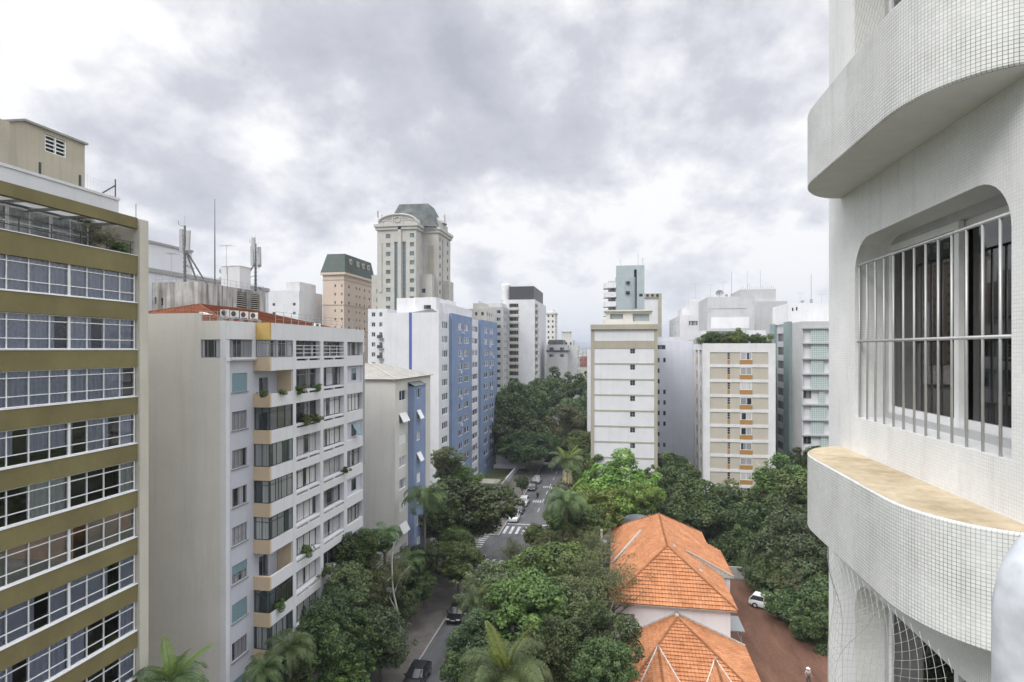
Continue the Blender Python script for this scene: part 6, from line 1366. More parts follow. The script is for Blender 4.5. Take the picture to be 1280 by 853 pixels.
def planter(zb, zt):
    m_ = MB()
    rows = [(zb, -.0), (zb + .012, .010), (zt - .012, .010), (zt, 0.0)]
    cyc = (PYa + PYb) / 2
    def pt(i, ins): x, y = oc[i]; return (x + ins * (1 if x < WX - .01 else 0), y + ins * (cyc - y) / 1.4)
    for r in range(3):
        (za, ia), (zb_, ib) = rows[r], rows[r + 1]
        for i in range(len(oc) - 1):
            a, b = pt(i, .01 - ia), pt(i + 1, .01 - ia); c, d = pt(i + 1, .01 - ib), pt(i, .01 - ib)
            m_.face([(*a, za), (*b, za), (*c, zb_), (*d, zb_)], 0, [(sl_[i], za), (sl_[i + 1], za), (sl_[i + 1], zb_), (sl_[i], zb_)])
    for i in range(len(oc) - 1):
        a, b = pt(i, .01), pt(i + 1, .01)
        m_.face([(*a, zt), (*b, zt), (WX, b[1], zt), (WX, a[1], zt)], 1); m_.face([(*a, zb), (*b, zb), (WX, b[1], zb), (WX, a[1], zb)], 2)
    o = m_.build('planter', [M['tile_planter'], M['dustytop'], M['soffit']], own); o.data.polygons.foreach_set('use_smooth', [len(p.vertices) == 4 and abs(p.normal.z) < .6 for p in o.data.polygons]); return o
for k in range(-9, 4): planter(H - 1.53 + FLH * k, H - .90 + FLH * k)
# windows with sliding sashes, curtains and grille
def own_window(z, grille):
    wd, h = OY1 - OY0, OZ1 - OZ0
    fr = MB(); t = .045                                 # local frame: x along the wall (towards the viewer), y inwards
    fr.box(-wd / 2, wd / 2, 0, .10, 0, .05); fr.box(-wd / 2, wd / 2, 0, .10, h - .06, h); fr.box(-wd / 2, -wd / 2 + .05, 0, .10, .05, h - .06); fr.box(wd / 2 - .05, wd / 2, 0, .10, .05, h - .06)
    o = inst('window', fr.mesh('window_frame', M['alu']), own, Vector((WX + .24, (OY0 + OY1) / 2, z)) - wloc(own), ROT['x-'])
    for (a, b, yy) in ((-wd / 2 + .05, .06, .03), (-.04, wd / 2 - .05, .075)):
        s = MB(); s.box(a, b, yy - .018, yy + .018, .05, .11); s.box(a, b, yy - .018, yy + .018, h - .115, h - .06); s.box(a, a + .055, yy - .018, yy + .018, .11, h - .115); s.box(b - .055, b, yy - .018, yy + .018, .11, h - .115)
        so = MB(); s.build; inst('sash', s.mesh('sash', M['whiteframe']), o)
        g = MB(); g.face([(a + .05, yy, .1), (b - .05, yy, .1), (b - .05, yy, h - .105), (a + .05, yy, h - .105)]); inst('pane', g.mesh('pane', M['glass_dim']), o)
    c = MB(); r3 = random.Random(int(z * 10)); x = -wd / 2
    pr = None; i = 0
    while x < wd / 2:
        y = .26 + .05 * math.sin(i * 1.3) + .03 * math.sin(i * .41)
        if pr and not (wd * .02 < x < wd * .10): c.face([(pr[0], pr[1], .03), (x, y, .03), (x, y, h - .04), (pr[0], pr[1], h - .04)])
        pr = (x, y); x += .035; i += 1
    inst('curtain', c.mesh('curtain', M['curt_dark'], smooth=True), o)
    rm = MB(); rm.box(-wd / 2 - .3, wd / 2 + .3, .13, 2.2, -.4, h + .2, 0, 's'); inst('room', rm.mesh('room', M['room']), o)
    if grille:
        g = MB(); yy = -.215
        for zz in (.66, 1.32): g.tube([(-wd / 2, yy, zz), (wd / 2, yy, zz)], .011, 8)
        for i in range(13): xx = -wd / 2 + .04 + i * (wd - .08) / 12.6; g.tube([(xx, yy, .0), (xx, yy, 1.32)], .0085, 8)
        inst('grille', g.mesh('grille', M['alu'], smooth=True), o)
    return o
own_window(H + OZ0, True); own_window(H + OZ0 - FLH, False); own_window(H + OZ0 + FLH, False)
# safety nets
def net_lines(f, s0, s1, t0, t1, step, r):
    m_ = MB(); n = int((s1 - s0 + t1 - t0) / step) + 2
    for sg in (1, -1):
        for i in range(-2, n):
            pts = []; c = s0 + i * step if sg == -1 else s0 - (t1 - t0) + i * step
            q = 0.0
            while q <= (t1 - t0) + 1e-6:
                s = c + sg * q if sg == 1 else c - q
                if s0 <= s <= s1: pts.append(f(s, t0 + q))
                elif pts: break
                q += step / 2
            if len(pts) > 1: m_.tube(pts, r, 3, cap=False)
    return m_
def low_net(s, t):                                       # s metres from the fixed edge towards the viewer, t metres down
    g = min(1, t / .95); g = g * g * (3 - 2 * g); yl = 4.95 + .80 * g
    return (PX + .01 + .42 * g * math.exp(-s / .45) - .04 * math.sin(min(1, t / 2.2) * 3.1), yl - s, H - 1.53 - t)
nt1 = thing('safety_net', 'knotted safety net hanging below the lower mosaic planter', 'net', (PX, 4.6, H - 1.53))
m_ = net_lines(low_net, 0, 1.75, 0, 2.3, .095, .0011); m_.tube([low_net(0, q * .1) for q in range(24)], .0028, 4); m_.tube([low_net(.9, q * .1) for q in range(24)], .0018, 4); m_.build('cord_mesh', M['cord'], nt1)
nt2 = thing('window_net', 'knotted safety net stretched across the window above the upper planter', 'net', (WX, 4.6, H + OZ0 + FLH))
m_ = net_lines(lambda s, t: (WX - .015, OY0 + s, H + OZ0 + FLH + t), 0, OY1 - OY0, 0, 1.5, .095, .0011); m_.build('cord_mesh', M['cord'], nt2)
# balcony handrail right beside the camera
hr = thing('handrail', 'thick white painted metal handrail bending at the picture corner', 'handrail', (.56, .91, H - 1.3))
d_ = .80
def PH(px, py, d=d_): return Vector(P(px, py, d))
path = [PH(1302, 1500), PH(1302, 1000), PH(1302, 800), PH(1305, 755, .80), PH(1316, 722, .805), PH(1335, 702, .81), PH(1362, 694, .815), PH(1420, 692, .82), PH(1700, 692, .85)]
m_ = MB(); 
def cr_spline(p, n=6):
    o = []
    for i in range(len(p) - 1):
        a, b, c, d = p[max(i - 1, 0)], p[i], p[i + 1], p[min(i + 2, len(p) - 1)]
        for k in range(n):
            t = k / n; o.append(.5 * ((2 * b) + (c - a) * t + (2 * a - 5 * b + 4 * c - d) * t * t + (3 * b - a - 3 * c + d) * t ** 3))
    return o + [p[-1]]
m_.tube(cr_spline(path), .053, 24); m_.build('tube', plain('worn_white_enamel', (.52, .545, .59), .5, grain=.22, scale=22), hr, smooth=True)

# ------------------------------------------------------------------ roof gear: masts, tank, aerials
def mast(name, label, x, y, z, h, brace, n_pan, seed):
    r = random.Random(seed); t = thing(name, label, 'phone mast', (x, y, z))
    m_ = MB(); m_.tube([(x, y, z - .9), (x, y, z + h)], [.15, .11], 8); 
    for i in range(int(h / .5)): m_.box(x - .24, x + .24, y - .04, y + .04, z + i * .5, z + i * .5 + .06)
    m_.build('pole', M['mastgrey'], t)
    for (bx, by) in brace: m_ = MB(); m_.tube([(x, y, z + h * .62), (x + bx, y + by, z - .9)], .10, 6); m_.tube([(x + bx * .35, y + by * .35, z + h * .28), (x, y, z + h * .35)], .03, 5); m_.build('brace', M['mastgrey'], t)
    m_ = MB(); m_.tube([(x, y, z + h), (x, y, z + h + 1.1)], .012, 5); m_.tube([(x, y, z + h * .98), (x - .75, y, z + h * 1.02), (x - .8, y, z + h * 1.09)], .03, 5); m_.build('lightning_rod', M['mastgrey'], t)
    for i in range(n_pan):
        a = [2.7, -.2, -1.3, 1.2][i]; d = .62; cx, cy, cz = x + d * math.cos(a), y + d * math.sin(a) - .1, z + h * ([.76, .74, .98, .7][i])
        hh = [1.25, 1.1, .75, 1.05][i]
        m_ = MB(); m_.obox((cx, cy, cz), (.2, 0, 0.0), (0, .1, 0), (.06 * (1 if i == 1 else -.4), 0, hh)); m_.tube([(x, y, cz + hh * .6), (cx, cy, cz + hh * .6)], .03, 5); m_.tube([(x, y, cz - hh * .6), (cx, cy, cz - hh * .6)], .03, 5)
        m_.tube([(cx, cy, cz - hh), (cx * .6 + x * .4, cy, cz - hh - .25), (x, y, cz - hh * .5)], .02, 5); m_.build('panel_antenna', M['gear'], t)
    return t
p_ = P(231, 359, 66); mast('phone_mast', 'braced phone mast with two long pale panel antennas on the stained roof', p_[0], p_[1], zS, 6.6, [(1.6, .6), (2.4, 1.4)], 2, 1)
yy = Yon(319.5, XS - .9); mast('phone_mast', 'braced phone mast carrying four grey panel antennas at the roof corner', XS - .9, yy, zS, 6.1, [(-1.9, -1.6), (-1.5, -2.2)], 4, 2)
p_ = P(268.5, 362, 70); wp = thing('flagpole', 'very tall bare whip pole beside the water tank', 'pole', (p_[0], p_[1], zS)); m_ = MB(); m_.tube([(p_[0], p_[1], zS - .9), (p_[0], p_[1], zS + 4.6), (p_[0], p_[1], zS + 10.6)], [.09, .075, .03], 7); m_.build('pole', M['mastgrey'], wp)
def yagi(label, x, y, z, h, w_, name='television_aerial', group='television aerials on the roofs'):
    t = thing(name, label, 'aerial', (x, y, z), group); m_ = MB(); m_.tube([(x, y, z - .5), (x, y, z + h)], max(.02, w_ * .03), 5); m_.build('pole', M['steel'], t)
    m_ = MB(); m_.tube([(x - w_, y, z + h - .1), (x + w_, y, z + h)], max(.016, w_ * .022), 4)
    for i in range(6): xx = x - w_ + i * 2 * w_ / 5; m_.tube([(xx, y - .5 - .06 * i, z + h - .05), (xx, y + .5 + .06 * i, z + h - .05)], max(.012, w_ * .016), 4)
    m_.build('elements', M['steel'], t); return t
p_ = P(283, 340, 71); yagi('thin television aerial standing above the grey water tank', p_[0], p_[1], zS + 2.3, 3.0, .8)
p_ = P(214, 370, 64); t_ = yagi('small stacked aerial by the near corner of the stained roof', p_[0], p_[1], zS, 3.2, .45)
tk = thing('water_tank', 'square grey panelled water tank on the stained roof between the masts', 'water tank', (XS - 2.6, Yon(287, XS - 2.6), zS))
yt_ = Yon(287, -46.2); x0, x1 = Xon(276.5, yt_), Xon(299.5, yt_)
m_ = MB(); ztt = Z(333.5, x0, yt_); m_.box(x0, x1, yt_, yt_ + 2.2, zS - .4, ztt); m_.box(x0 - .05, x1 + .05, yt_ - .05, yt_ + 2.25, ztt + .003, ztt + .09); m_.bar((x0 + (x1 - x0) * .35, yt_ - .02, zS), (x0 + (x1 - x0) * .35, yt_ - .02, ztt), .02, 1); m_.build('tank', [M['palegrey'], M['rail']], tk)
for i in range(2): m_ = MB(); cz = ztt - .45 - i * 1.0; m_.lathe((x0 - .18, yt_ + .4, cz - .35), [(.02, 0), (.3, .12), (.34, .35), (.3, .58), (.02, .7)], 12); m_.build('drum', M['gear'], tk)
dn = random.Random(9)
def dish(label, x, y, z, r, az=0, name='satellite_dish'):
    t = thing(name, label, 'satellite dish', (x, y, z), 'satellite dishes on the roofs'); b = MB(); n = 18
    rings = [[(x + r * q * math.cos(2 * math.pi * k / n), y - .18 * r + .45 * r * q * q * -1 + .45 * r, z + 1.05 * r + r * q * .8 * math.sin(2 * math.pi * k / n)) for k in range(n)] for q in (.02, .35, .7, 1.0)]
    for i in range(3):
        for k in range(n): b.face([rings[i][k], rings[i][(k + 1) % n], rings[i + 1][(k + 1) % n], rings[i + 1][k]])
    b.build('bowl', M['gear'], t, smooth=True); s = MB(); s.tube([(x, y + .2 * r, z - .2), (x, y + .2 * r, z + r)], r * .08, 6); s.tube([(x, y + .2 * r, z + r), (x, y - r * .7, z + r * 1.1)], r * .03, 5); s.build('stand', M['rail'], t); return t
p_ = P(899.5, 371, dep(Xon(899, YC + 2), YC + 2)); dish('large dark satellite dish on the stained white block', p_[0], p_[1], zC, 1.0)
p_ = P(908, 371, dep(Xon(908, YC + 2), YC + 2)); dish('small dark satellite dish next to the large one', p_[0], p_[1], zC, .42)
p_ = P(1003, 378, dep(Xon(1003, YX + 2), YX + 2)); dish('dark satellite dish on the grey building with teal piers', p_[0], p_[1], zx, .40)
p_ = P(323, 362, dep(XS - .6, Yon(323, XS - .6))); dish('small grey dish at the foot of the four panel mast', p_[0] + .2, p_[1], zS, .34)
for (px, yb, Y_, z_, h_, w_, lb) in ((869, 372, YA + 4, Z(374, xa0, YA), 4.6, .9, 'tall thin aerial at the edge of the white block roof'), (888, 371, YC + 3, zC, 3.4, .8, 'aerial standing just beside the large satellite dish'), (904, 371, YC + 6, zC, 4.2, .8, 'aerial rising behind the two satellite dishes'), (1027, 376, YX + 3, zx, 2.0, .7, 'bent aerial on the grey teal building near the mosaic wall'), (1000, 376, YX + 6, zx, 2.6, .7, 'short aerial behind the dish on the grey teal building')):
    yagi(lb, Xon(px, Y_), Y_, z_, h_, w_)
for (px, Y_, z_, h_, lb) in ((914.5, YC + 4, zC, 6.5, 'tall whip mast on the stained white block'), (1014, YX + 3, zx, 6.2, 'tall whip mast on the grey teal building')):
    t = thing('whip_mast', lb, 'mast', (Xon(px, Y_), Y_, z_)); m_ = MB(); m_.tube([(Xon(px, Y_), Y_, z_ - .3), (Xon(px, Y_), Y_, z_ + h_)], [.07, .045], 5); m_.box(Xon(px, Y_) - .25, Xon(px, Y_) + .25, Y_ - .1, Y_ + .1, z_ + .2, z_ + 1.0); m_.build('pole', M['steel'], t)
p_ = P(932, 551, dep(XB, yk(447))); 
t = copy_tree(acs[0]); t.location = (-28.0, yk(410), zT - .2); t.rotation_euler = (0, 0, R(60)); t['label'] = 'single white air conditioner farther along the cream roof edge'
# ------------------------------------------------------------------ trees
def fast_mesh(name, V, Q, mat, mi=None, mats=None):
    me = bpy.data.meshes.new(name); n = len(Q)
    me.vertices.add(len(V)); me.vertices.foreach_set('co', np.asarray(V, np.float32).ravel())
    me.loops.add(n * 4); me.loops.foreach_set('vertex_index', np.asarray(Q, np.int32).ravel())
    me.polygons.add(n); me.polygons.foreach_set('loop_start', np.arange(0, n * 4, 4, dtype=np.int32))
    for m in (mats or [mat]): me.materials.append(m)
    if mi is not None: me.polygons.foreach_set('material_index', np.asarray(mi, np.int32))
    me.update(); me.validate(); return me
def crown_mesh(name, seed, mat, r=4.0, rv=3.4, blobs=26, leaves=7000, leaf=.30, hole=.0, blob_r=(.26, .46), flat=.55, droop=0.0, aspect=.55):
    """leaf faces spread through overlapping clumps on an uneven crown; gaps between the clumps stay open"""
    g = np.random.default_rng(seed)
    C = []; 
    for i in range(blobs):
        u = g.normal(size=3); u /= np.linalg.norm(u); u[2] = u[2] * .9 + .12
        rad = g.uniform(.5, 1.0) if i > blobs * .25 else g.uniform(.05, .4)
        C.append((u * rad * np.array([r, r, rv]) * g.uniform(.82, 1.08), g.uniform(*blob_r) * r))
    lob = g.uniform(0, 6.28, 3)
    C = [(c * (1 + .16 * math.sin(2 * math.atan2(c[1], c[0]) + lob[0]) + .12 * math.sin(5 * math.atan2(c[1], c[0]) + lob[1])), b) for c, b in C]
    ext = []                                             # small outlying sprays break the outline
    for i in range(int(blobs * .9)):
        u = g.normal(size=3); u /= np.linalg.norm(u); u[2] = abs(u[2]) * .8 + .05; ext.append((u * np.array([r, r, rv]) * g.uniform(.95, 1.22), g.uniform(.07, .15) * r))
    nb = blobs; C = C + ext; wts = np.array([b ** 2 for _, b in C]); wts[nb:] *= .8; wts /= wts.sum()
    k = g.choice(len(C), size=leaves, p=wts); cen = np.array([c[0] for c in C])[k]; br = np.array([c[1] for c in C])[k]
    d = g.normal(size=(leaves, 3)); d /= np.linalg.norm(d, axis=1)[:, None]
    rr = g.uniform(.45, 1.06, leaves) ** .6
    P_ = cen + d * (br * rr)[:, None] * np.array([1, 1, .78])
    P_[:, 2] -= droop * np.maximum(0, np.hypot(P_[:, 0], P_[:, 1]) / r - .4) * rv
    nrm = d * (1 - flat) + np.array([0, 0, flat]) + g.normal(size=(leaves, 3)) * .38; nrm /= np.linalg.norm(nrm, axis=1)[:, None]
    a = np.cross(nrm, g.normal(size=(leaves, 3))); a /= np.linalg.norm(a, axis=1)[:, None]; b = np.cross(nrm, a)
    s = leaf * g.uniform(.55, 1.25, leaves)
    A = a * s[:, None]; B = b * (s * aspect)[:, None]; fold = nrm * (s * .18)[:, None]
    V = np.stack([P_ - A, P_ - B + fold, P_ + A, P_ + B + fold], 1).reshape(-1, 3)
    return fast_mesh(name, V, np.arange(leaves * 4).reshape(-1, 4), mat)
CR = {}
def crown(kind, var):
    key = (kind, var)
    if key in CR: return CR[key]
    s = hash(kind) % 1000 if False else sum(map(ord, kind)) * 7 + var * 13
    K = dict(
        dark=dict(mat=M['leafdark'], leaves=19000, leaf=.20, blobs=38, blob_r=(.2, .38)), darkfine=dict(mat=M['leafdark'], leaves=21000, leaf=.17, blobs=40, droop=.15, blob_r=(.18, .36)),
        mid=dict(mat=M['leafmid'], leaves=18000, leaf=.20, blobs=36, blob_r=(.2, .38)), light=dict(mat=M['leaflight'], leaves=19000, leaf=.19, blobs=44, blob_r=(.18, .32)),
        olive=dict(mat=M['leafolive'], leaves=16000, leaf=.17, blobs=34, blob_r=(.2, .4)), feather=dict(mat=M['leafolive'], leaves=6500, leaf=.13, blobs=28, blob_r=(.2, .36), aspect=.35),
        blue=dict(mat=M['leafblue'], leaves=17000, leaf=.19, blobs=34, droop=.2), big=dict(mat=M['leafdark'], leaves=26000, leaf=.19, blobs=64, blob_r=(.16, .30), rv=2.8),
        layered=dict(mat=M['leafmid'], leaves=17000, leaf=.20, blobs=34, rv=3.0, flat=.8, droop=.25), bush=dict(mat=M['leafmid'], leaves=2600, leaf=.32, blobs=12))[kind]
    K = dict(K); mat = K.pop('mat'); CR[key] = crown_mesh('crown', s, mat, **K); return CR[key]
TRK = {}
def trunk_mesh(h, r, seed, mat, spread=.5, bare=0.0):
    g = random.Random(seed); m_ = MB(); top = Vector((g.uniform(-.3, .3), g.uniform(-.3, .3), h))
    pts = [Vector((0, 0, -.1)), Vector((g.uniform(-.15, .15), g.uniform(-.15, .15), h * .4)), top * .75, top]
    m_.tube(cr_spline(pts, 3), [r * (1.15 - .75 * i / 9) for i in range(10)], 7)
    for i in range(6):
        a = i * 2.4 + g.uniform(-.4, .4); z0 = h * g.uniform(.45, .8); ln = h * spread * g.uniform(.6, 1.0)
        p0 = Vector((0, 0, z0)); p1 = p0 + Vector((math.cos(a) * ln * .5, math.sin(a) * ln * .5, ln * .45)); p2 = p1 + Vector((math.cos(a + .3) * ln * .5, math.sin(a + .3) * ln * .5, ln * .5))
        m_.tube(cr_spline([p0, p1, p2], 3), [r * (.55 - .42 * q / 6) for q in range(7)], 5)
        p3 = p1 + Vector((math.cos(a - .9) * ln * .4, math.sin(a - .9) * ln * .4, ln * .4)); m_.tube([p1, p3], [r * .28, r * .08], 5)
    return m_.mesh('trunk', mat, smooth=True)
ntree = [0]
def tree(label, px, py, d, r, kind, zs=1.0, name='broadleaf_tree', cat='tree', group='trees lining the street', bark='bark', pos=None):
    """crown centre seen at (px, py) and d metres away; trunk down to the ground"""
    x, y, z = P(px, py, d) if pos is None else pos
    r *= 1.16
    z = max(z, 1.2); i = ntree[0]; ntree[0] += 1
    t = thing(name, label, cat, (x, y, 0), group)
    s = r / 4.0
    inst('crown', crown(kind, i % 3), t, (0, 0, z), (i * 1.37) % 6.28, (s * (1 + .12 * math.sin(i * 2.1)), s * (1 + .12 * math.cos(i * 1.7)), s * zs))
    hgt = max(1.0, z + r * zs * .25); kk = (round(hgt), bark)
    inst('trunk', trunk_mesh(hgt, .05 * math.sqrt(hgt) * (.6 + r / 6), i, M[bark], .45), t)
    return t
def palm_mesh(seed, n, length, mat, young=2, droop=1.0, leafw=.019, leaflets=64, lift=.9):
    g = np.random.default_rng(seed); V = []; Q = []; MI = []
    def quad(a, b, c, d, m): i = len(V); V.extend([a, b, c, d]); Q.append((i, i + 1, i + 2, i + 3)); MI.append(m)
    for f in range(n):
        az = f * 2.399 + g.uniform(-.2, .2); el = lift * (1.25 - 1.25 * f / n) + g.uniform(-.12, .12) if f >= young else 1.25 - .15 * f
        L_ = length * g.uniform(.85, 1.1); dr = droop * (1.0 if f >= young else .35) * g.uniform(.8, 1.25); m = 0 if f >= young else 1
        p = np.zeros(3); e = el; pts = [p.copy()]; tan = []
        for s in range(14):
            dv = np.array([math.cos(az) * math.cos(e), math.sin(az) * math.cos(e), math.sin(e)]); tan.append(dv); p = p + dv * L_ / 14; pts.append(p.copy()); e -= dr * (.06 + .17 * (s / 13))
        side = np.array([-math.sin(az), math.cos(az), 0.0])
        for s in range(14):
            w = .05 * (1 - s / 15) * length / 3; up = np.cross(side, tan[s]); quad(pts[s] - side * w, pts[s] + side * w, pts[s + 1] + side * w * .9, pts[s + 1] - side * w * .9, 2); quad(pts[s] - up * w, pts[s] + up * w, pts[s + 1] + up * w * .9, pts[s + 1] - up * w * .9, 2)
        for q in range(leaflets):
            u = .12 + .88 * (q + .5) / leaflets; s = min(13, int(u * 14)); fr = u * 14 - s; base = pts[s] * (1 - fr) + pts[s + 1] * fr; t = tan[s]; up = np.cross(t, side); up = up if up[2] > 0 else -up
            ll = length * (.30 if f >= young else .20) * (math.sin(math.pi * (.18 + .78 * u)) ** .8)
            for sg in (-1, 1):
                dirv = side * sg * .86 + t * .42 + up * g.uniform(.05, .35); dirv /= np.linalg.norm(dirv)
                mid = base + dirv * ll * .5; tip = base + dirv * ll * .92 - np.array([0, 0, ll * (.30 + .25 * g.uniform())]); wv = t * leafw * length / 3
                quad(base - wv * .6, base + wv * .6, mid + wv, mid - wv, m); quad(mid - wv, mid + wv, tip + wv * .15, tip - wv * .15, m)
    return fast_mesh('crown', V, Q, None, MI, [mat, M['leafpalmy'], M['leafpalm']])
def palm(label, px, py, d, length, seed, n=20, young=2, droop=1.0, cluster=False, lean=0.0, mat='leafpalm', leaflets=60):
    x, y, z = P(px, py, d); t = thing('palm_tree', label, 'palm', (x, y, 0), 'palms along the street')
    inst('crown', palm_mesh(seed, n, length, M[mat], young, droop, leaflets=leaflets), t, (0, 0, z))
    m_ = MB(); m_.tube([(0, 0, -.1), (.1 * lean, 0, z * .5), (0, 0, z - .9)], [.22, .17, .15], 9, 0, False); m_.tube([(0, 0, z - .95), (0, 0, z - .4), (0, 0, z + .1)], [.14, .17, .08], 9, 1)
    inst('trunk', m_.mesh('trunk', [M['bark'], M['leafpalm']], smooth=True), t)
    if cluster:
        b = MB(); g = random.Random(seed)
        for i in range(70):
            a = g.uniform(0, 6.28); rr = g.uniform(.15, .75); b.tube([(0, 0, z - .9), (math.cos(a) * rr * .8, math.sin(a) * rr * .8, z - 1.2), (math.cos(a) * rr, math.sin(a) * rr, z - 2.4 - g.uniform(0, .8))], [.04, .07, .05], 4)
        inst('flower_cluster', b.mesh('flower_cluster', M['creamflower']), t)
    return t
# palms
palm('yellow green palm in front of the cream end wall', 214, 852, 37, 2.9, 11, 18, 4)
palm('big palm with lime new leaf at the bottom edge between the street trees', 632, 842, 36, 3.7, 12, 22, 3)
palm('drooping palm against the blue bay of the cream building', 531, 622, 70.6, 3.6, 13, 20, 0, 1.25)
palm('upper roadside palm with lime crown and hanging cream flowers', 709, 578, 88, 3.3, 14, 20, 4, .9, True)
palm('lower roadside palm below the hanging cream flowers', 708, 628, 72, 3.6, 15, 22, 1, 1.2)
palm('dark palm at the foot of the tan balconies', 362, 812, 45.5, 2.7, 16, 18, 0, 1.15)
palm('small dark palm behind the white branched tree', 481, 668, 63, 2.3, 17, 16, 0, 1.3)
palm('shaggy dark palm beside the blue bay base', 512, 700, 68, 2.6, 18, 18, 0, 1.2)
palm('dark palm low in front of the balcony building middle', 330, 838, 42.5, 2.1, 19, 16, 0, 1.2)
palm('shaggy palm over the pavement near the narrow alley', 498, 712, 63, 2.4, 20, 18, 0, 1.3)
palm('slim palm half hidden in the tree mass above the big bottom palm', 596, 752, 57, 2.5, 31, 18, 1, 1.1)
# street side of the cream building
T = tree
T('dark low tree in front of the lowest loggias', 398, 806, 50, 2.3, 'dark'); T('dusky green tree leaning on the loggias at fourth floor height', 428, 738, 55.5, 2.5, 'olive'); T('dark tree crown below the dusky green tree', 412, 775, 53, 2.3, 'blue')
T('tall dark tree at the far corner of the cream building', 452, 692, 60, 2.2, 'dark'); T('upper dark crown near the drain pipe', 465, 680, 61.5, 1.6, 'dark', .8)
T('dull green tree overhanging the pavement next to the black cars', 474, 802, 54, 2.7, 'blue'); T('dark bushy tree between the loggias and the pavement', 440, 800, 52, 2.6, 'darkfine'); T('grey green tree behind the white branches', 455, 742, 57.5, 2.5, 'olive')
T('shady tree filling the corner by the narrow alley', 515, 735, 67, 2.0, 'dark'); T('deep green tree against the blue bay base', 498, 760, 60, 1.7, 'darkfine'); T('low shrub bed tree at the bottom edge by the pavement', 430, 846, 49, 1.8, 'mid')
T('small dark tree at the entrance of the cream building', 372, 850, 47, 1.7, 'dark'); T('round dark tree in front of the blue bay', 533, 700, 71, 1.8, 'dark')
wt = thing('white_branched_tree', 'sparse tree with bare chalk white trunk and branches beside the pavement', 'tree', (*P(500, 800, 58)[:2], 0))
bx_, by_, _ = P(500, 800, 58); m_ = MB()
pth = lambda l: [tuple(Vector(P(px, py, 57.6)) - Vector((bx_, by_, 0))) for px, py in l]
for l, r0, r1 in (([(500, 850), (500, 792), (496, 762), (491, 735), (490, 702), (491, 690)], .15, .05), ([(496, 765), (486, 745)], .07, .04), ([(497, 775), (492, 768), (480, 764), (468, 763)], .08, .04), ([(470, 764), (475, 750), (473, 740)], .05, .03), ([(486, 726), (474, 720), (463, 716), (455, 712)], .08, .04), ([(461, 715), (452, 722), (446, 728)], .06, .03), ([(491, 720), (482, 727)], .05, .04), ([(492, 745), (500, 722), (512, 708)], .05, .025), ([(496, 770), (490, 783), (489, 790)], .06, .04)):
    q = cr_spline([Vector(p) for p in pth(l)], 4); m_.tube(q, [r0 + (r1 - r0) * i / (len(q) - 1) for i in range(len(q))], 6)
inst('trunk', m_.mesh('trunk', M['palebark'], smooth=True), wt)
inst('crown', crown('feather', 1), wt, tuple(Vector(P(478, 722, 58)) - Vector((bx_, by_, 0))), 1.0, .62)
# right of the street, in front of the house
T('bright bushy tree beside the parked black cars', 572, 706, 72, 2.7, 'mid', .85); T('yellow green tree over the near crossing', 668, 716, 65, 2.7, 'light', .8); T('olive tree in the middle of the near tree mass', 618, 742, 61, 2.9, 'olive'); T('wide green tree left of the feathery tree', 700, 722, 62, 3.4, 'mid')
T('dense green tree next to the orange eaves', 735, 800, 49, 3.0, 'darkfine'); T('dull green tree over the road at the picture bottom', 606, 800, 52, 2.2, 'blue'); T('green tree behind the big bottom palm', 665, 772, 53, 3.2, 'mid'); T('dark tree right beside the big bottom palm', 700, 812, 46.5, 2.7, 'darkfine')
T('olive tree between the palm and the house wall', 716, 765, 55, 2.9, 'olive'); T('feathery thin leaved tree reaching over the orange roof', 757, 728, 57, 2.9, 'feather', 1.1); T('small twiggy tree against the left eaves of the house', 745, 690, 66, 2.4, 'feather', 1.1)
T('low dark bush tree at the bottom by the road', 582, 846, 45, 1.7, 'dark'); T('shadowy tree under the feathery tree', 752, 838, 44, 1.9, 'dark'); T('pale olive tree over the crossing kerb', 700, 692, 70, 2.2, 'olive'); T('small leafy tree at the kerb corner by the zebra', 673, 674, 77, 1.8, 'mid')
# around the crossing and beyond
T('very broad dark canopy over the side street corner', 579, 638, 84, 5.7, 'big', .8); T('broad dark tree under the canopy at the corner', 555, 655, 80, 3.0, 'dark'); T('sparse tree half hiding the side zebra crossing', 580, 674, 80, 2.0, 'feather', 1.0); T('bushy tree at the corner kerb under the canopy', 566, 680, 77, 2.2, 'mid'); T('dull green tree below the canopy beside the crossing', 594, 660, 86, 1.6, 'olive'); T('pale green tree standing between the two blue buildings', 557, 577, 94, 2.2, 'olive', 1.0); T('lower green tree between the two blue buildings', 573, 605, 96, 2.8, 'mid')
T('silvery small tree by the gatehouse', 632, 612, 118, 2.2, 'feather'); T('dark hedge tree along the boundary wall', 652, 604, 122, 1.4, 'dark'); T('clipped dark bush beside the first parked white car', 634, 640, 108, .9, 'bush', name='garden_bush', cat='bush')
T('light green tree in front of the white slab building', 772, 622, 90, 5.6, 'light', .95); T('lime green lobe of tree above the dark slate shed', 806, 622, 85, 2.2, 'light', .9); T('fresh green tree lower beside the roadside palms', 745, 640, 80, 3.2, 'light'); T('green tree behind the upper roadside palm', 735, 588, 112, 4.0, 'mid'); T('dark green tree shading the right kerb', 710, 650, 88, 2.6, 'mid'); T('muted green tree beside the road under the roadside palms', 698, 670, 82, 1.8, 'blue'); T('leafy tree filling the kerb below the lower palm', 718, 668, 78, 3.0, 'dark'); T('soft olive tree over the road behind the upper palm', 714, 614, 110, 2.4, 'olive'); T('dark tree between the lower palm and the fresh green tree', 728, 662, 74, 2.6, 'mid')
T('dark tree hiding the base of the pale blue block', 842, 612, 100, 4.4, 'dark'); T('large dark tree directly behind the orange ridge', 868, 640, 92, 5.2, 'darkfine', .9); T('deep green tree in front of the beige panel building', 905, 650, 93, 4.6, 'dark'); T('layered green tree behind the yard entrance', 930, 640, 97, 4.4, 'layered')
